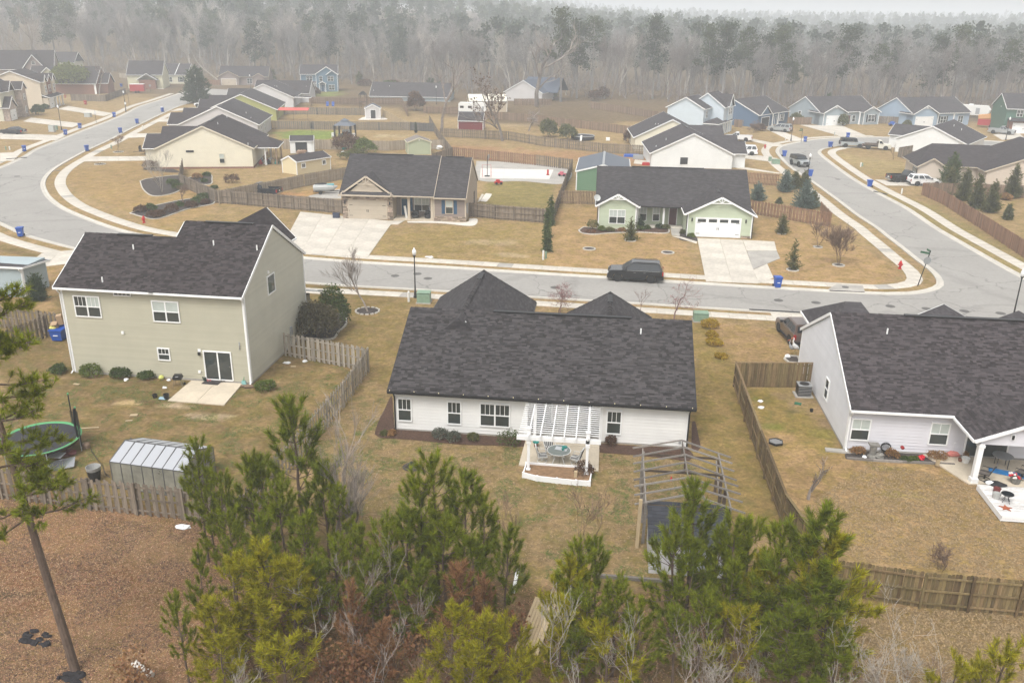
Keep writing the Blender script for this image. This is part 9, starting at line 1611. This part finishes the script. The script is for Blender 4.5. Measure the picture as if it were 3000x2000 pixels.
def forest_pine(seed,h,mat,clump=26,start=.5,rad=3.2):
 r=np.random.default_rng(seed);b=MB();b.tube([(0,0,0),(r.normal(0,.2),0,h*.5),(r.normal(0,.3),0,h*.97)],[.28,.2,.05],6,cap=False);C_=[]
 for k in range(clump):
  z=h*(start+(1-start)*(k+r.random())/clump);f=1-((z/h-start)/(1-start));a=r.uniform(0,2*PI);L=rad*(.25+.8*f**.6)*r.uniform(.25,1.05);c=np.array([L*math.cos(a),L*math.sin(a),z]);b.tube([(0,0,z-L*.25),tuple(c)],[.06,.02],3,cap=False);C_.append((c,r.uniform(.7,1.35)))
 P=np.concatenate([c+r.normal(size=(95,3))*np.array([.8,.8,.42])*s_ for c,s_ in C_]);v,f=leaves(P,.40,r)
 tm=b.mesh('trunk',False);tm.materials.append(wood_g);cm=bpy.data.meshes.new('crown');fast_mesh(cm,v,f);cm.materials.append(mat);return tm,cm
BARE=[forest_bare(300+i,18,(wood_g,wood_r,wood_g,wood_w,wood_g,wood_r,wood_g)[i],(.42,.5,.38,.4,.55,.45,.36)[i]) for i in range(7)]
for me,mt in BARE:me.materials.append(mt)
FPN=[forest_pine(400+i,20,(fp_m,fp_d,fp_m,fp_d)[i],(26,30,20,34)[i],(.5,.42,.58,.35)[i],(3.2,3.0,3.4,3.6)[i]) for i in range(4)]
UND=[(lambda t_:t_)(i) for i in range(2)]
def edge_y(x):
 """where the wood begins"""
 return np.interp(x,[-420,-240,-170,-120,-75,-50,-20,20,60,100,160,300],[352,350,336,334,312,290,292,276,258,262,262,268])
rf=np.random.default_rng(77)
GB,GP='bare trees at the edge of the wood','tall pines in the wood'
cnt=0
def view_x(y):return-.235*y-.52*y,-.12*y+.62*y
for i in range(215):
 y0=rf.uniform(0,1)**1.5*62;yb=300;lo,hi_=-.76*320,.50*290
 x=rf.uniform(lo,hi_);y=edge_y(x)+y0;k=int(rf.integers(0,7));s_=rf.uniform(.8,1.22)*(1.18 if x<-110 else(1.0 if x<20 else .95));me=BARE[k][0]
 o=bpy.data.objects.new('bare_tree',me);COL.objects.link(o);o.location=(x,y,hz(x,y)-.1);o.rotation_euler=(rf.normal(0,.03),rf.normal(0,.03),rf.uniform(0,6.3));o.scale=(s_*rf.uniform(.8,1.1),s_*rf.uniform(.8,1.1),s_)
 tag(o,('leafless grey tree in the wood behind the houses','leafless tree with reddish twigs in the wood behind the houses','leafless grey tree in the wood behind the houses','leafless tree with whitish trunk in the wood behind the houses','leafless grey tree in the wood behind the houses','leafless tree with reddish twigs in the wood behind the houses','leafless grey tree in the wood behind the houses')[k],'tree',GB)
def wood_pine(x,y,h,k,label,group=None):
 t=thing('tall_pine',label,'pine tree',(x,y,hz(x,y)-.1),rf.uniform(0,6),group);s_=h/20;t.scale=(s_,s_,s_)
 for me,nm in zip(FPN[k],('trunk','crown')):
  o=bpy.data.objects.new(nm,me);COL.objects.link(o);o.parent=t
SOLO=[(cB,1530,80,272,26,'tall double crowned pine above the great bare oak'),(cB,1640,150,285,22,'yellowish pine right of the double crowned one'),(cB,1745,130,290,23,'round topped pine third right of the great bare oak'),(cB,2180,125,290,23,'broad pine rising over the wood right of centre'),(cC,205,185,275,20,'slim pine left in the group over the light blue house'),(cC,315,170,272,21,'tallest pine in the group over the light blue house'),(cC,460,205,274,20,'yellow topped pine in the group over the light blue house'),(cC,600,250,276,18,'short pine right in the group over the light blue house'),(cC,715,200,270,20,'dark pine with low boughs over the slate blue house'),(cC,1150,190,275,21,'big spreading pine standing alone over the powder blue house'),(cC,1380,320,268,16,'small dark pine right of the big spreading pine'),(cC,1790,260,270,18,'pine over the far white gabled house, left of the pair'),(cC,1945,200,272,20,'taller dark pine at the upper right'),(cC,2060,250,280,19,'pine right of the taller dark pine at the upper right'),(cC,2290,290,268,17,'spreading pine at the right edge of the wood'),(cA,1730,150,330,24,'layered dark pine over the mauve house'),(cA,440,30,350,32,'dark pine at the upper left beside the great bare tree'),(cA,320,10,352,33,'second dark pine at the upper left'),(cA,2120,170,345,22,'dark pine over the teal blue house'),(cA,2250,100,345,26,'tall dark pine right over the teal blue house')]
for i,(c,x,y,dist,h,lab) in enumerate(SOLO):
 X,Y=c.px(x,y);d=FWD*FPX+RIGHT*(X-1500)-UP*(Y-1000);d*=dist/d.y;wood_pine(d.x,dist,24+d.z+.5-hz(d.x,dist),i%4,lab)
for i in range(44):
 x=rf.uniform(-250,150);y=edge_y(x)+rf.uniform(12,90);wood_pine(x,y,rf.uniform(12,23)*(1.1 if x<-60 else .88),int(rf.integers(0,4)),'dark pine deep among the leafless trees of the wood',GP)
for i in range(26):
 x=rf.uniform(-240,150);p=Vector((x,edge_y(x)-rf.uniform(-2,8),0))
 if i%2:conifer('dark green bush at the foot of the wood',p,rf.uniform(3,6),rf.uniform(1.2,2.0),lf_dk if i%4==1 else lf_olive,500+i,1300,name='wood_bush',cat='bush',group='bushes at the foot of the wood',shape=.5,size=.6)
 else:shrub('brown bush at the foot of the wood',p,rf.uniform(1.5,3),rf.uniform(1.5,3),rf.uniform(1.5,2.8),lf_brown,700,.45,seed=i,name='brown_bush',cat='bush',group='bushes at the foot of the wood')
def mesh_arrays(me):
 n_=len(me.vertices);v=np.empty(n_*3);me.vertices.foreach_get('co',v);me.calc_loop_triangles();f=np.empty(len(me.loop_triangles)*3,np.int32);me.loop_triangles.foreach_get('vertices',f);return v.reshape(-1,3),f.reshape(-1,3)
def scatter(name,srcs,pts,mat,hs,base_h,keepf):
 V,F,o=[],[],0
 for i,(x,y) in enumerate(pts):
  v,f=srcs[i%len(srcs)];s_=hs[i]/base_h;a=rf.uniform(0,6.3);ca,sa=math.cos(a),math.sin(a);w=v*np.array([s_,s_,s_]);w=np.stack([w[:,0]*ca-w[:,1]*sa+x,w[:,0]*sa+w[:,1]*ca+y,w[:,2]+hz(x,y)],1);V.append(w);F.append(f+o);o+=len(w)
 ob=obj_np(name,np.concatenate(V),np.concatenate(F),mat,kind='stuff');return ob
def light_bare(seed):
 b=branchy(seed,18,spread=.45,trunk_h=.5,trunk_r=.26,forks=3,depth=2,up=1.0,sides=4,twig=.06);v=np.array(b.v);r=np.random.default_rng(seed);tip=v[v[:,2]>7];n_=420;P=tip[r.integers(0,len(tip),n_)]+r.normal(0,.7,(n_,3));D=unit(r.normal(size=(n_,3))+[0,0,.8]);w=unit(np.cross(D,r.normal(size=(n_,3))))*.05;L=r.uniform(.8,2.2,(n_,1));tv=np.stack([P-w,P+w,P+D*L],1).reshape(-1,3);b.add(tv.tolist(),[(i,i+1,i+2) for i in range(0,n_*3,3)]);me=b.mesh('tmp',False);return mesh_arrays(me)
def light_pine(seed,n_=260,cs=1.1):
 r=np.random.default_rng(seed);cl=[]
 for k in range(14):z=20*(.42+.58*(k+r.random())/14);f=1-(z/20-.42)/.58;a=r.uniform(0,6.3);L=3.4*(.2+.8*f**.6)*r.uniform(.2,1);cl.append((L*math.cos(a),L*math.sin(a),z))
 cl=np.array(cl);P=cl[r.integers(0,14,n_)]+r.normal(size=(n_,3))*np.array([.95,.95,.55]);v,q=leaves(P,cs,r);return v,np.concatenate([q[:,[0,1,2]],q[:,[0,2,3]]])
def pts_in(n_,d0,d1_,pw=1.0):
 y=d0+(d1_-d0)*rf.random(n_)**pw;lo,hi_=-.80*y-20,.54*y+20;x=lo+(hi_-lo)*rf.random(n_);ok=y>edge_y(x)+38;return np.stack([x,y],1)[ok]
q=pts_in(620,300,520);scatter('forest',[light_bare(600+i) for i in range(4)],q,wood_g,rf.uniform(15,22,len(q)),18,None)
q=pts_in(640,330,620);scatter('forest',[light_pine(620+i) for i in range(4)],q,fp_d,rf.uniform(16,24,len(q)),20,None)
q=pts_in(1500,560,1100);scatter('forest',[light_pine(640+i,90,1.9) for i in range(4)],q,fp_m,rf.uniform(15,23,len(q)),20,None)
q=pts_in(2600,1000,2600,1.4);scatter('forest',[light_pine(660+i,34,3.4) for i in range(4)],q,fp_m,rf.uniform(15,24,len(q)),20,None)
x=rf.uniform(-300,200,9000);y=edge_y(x)+rf.uniform(0,1,9000)**1.3*90;P=np.stack([x,y,np.array(hill(x,y))+rf.uniform(.2,3.2,9000)],1);D=unit(rf.normal(size=(9000,3))*[.5,.5,.3]+[0,0,1]);v,f=needles(P,D,rf.uniform(.6,1.4,9000),3,3.0,.12,rf,.5,.5);obj_np('undergrowth',v,f,wood_r,kind='stuff')
# ---- haze
hb=MB().box(-3300,3300,-120,4200,-1.2,72).build('haze',bpy.data.materials.new('pale haze'),uv=False);hb['kind']='stuff';hm=bpy.data.materials['pale haze'];hm.use_nodes=True;t=hm.node_tree;t.nodes.remove(t.nodes['Principled BSDF'])
pv=t.nodes.new('ShaderNodeVolumePrincipled');pv.inputs['Density'].default_value=HAZE;pv.inputs['Color'].default_value=(.91,.955,1,1);t.links.new(pv.outputs[0],t.nodes['Material Output'].inputs['Volume'])
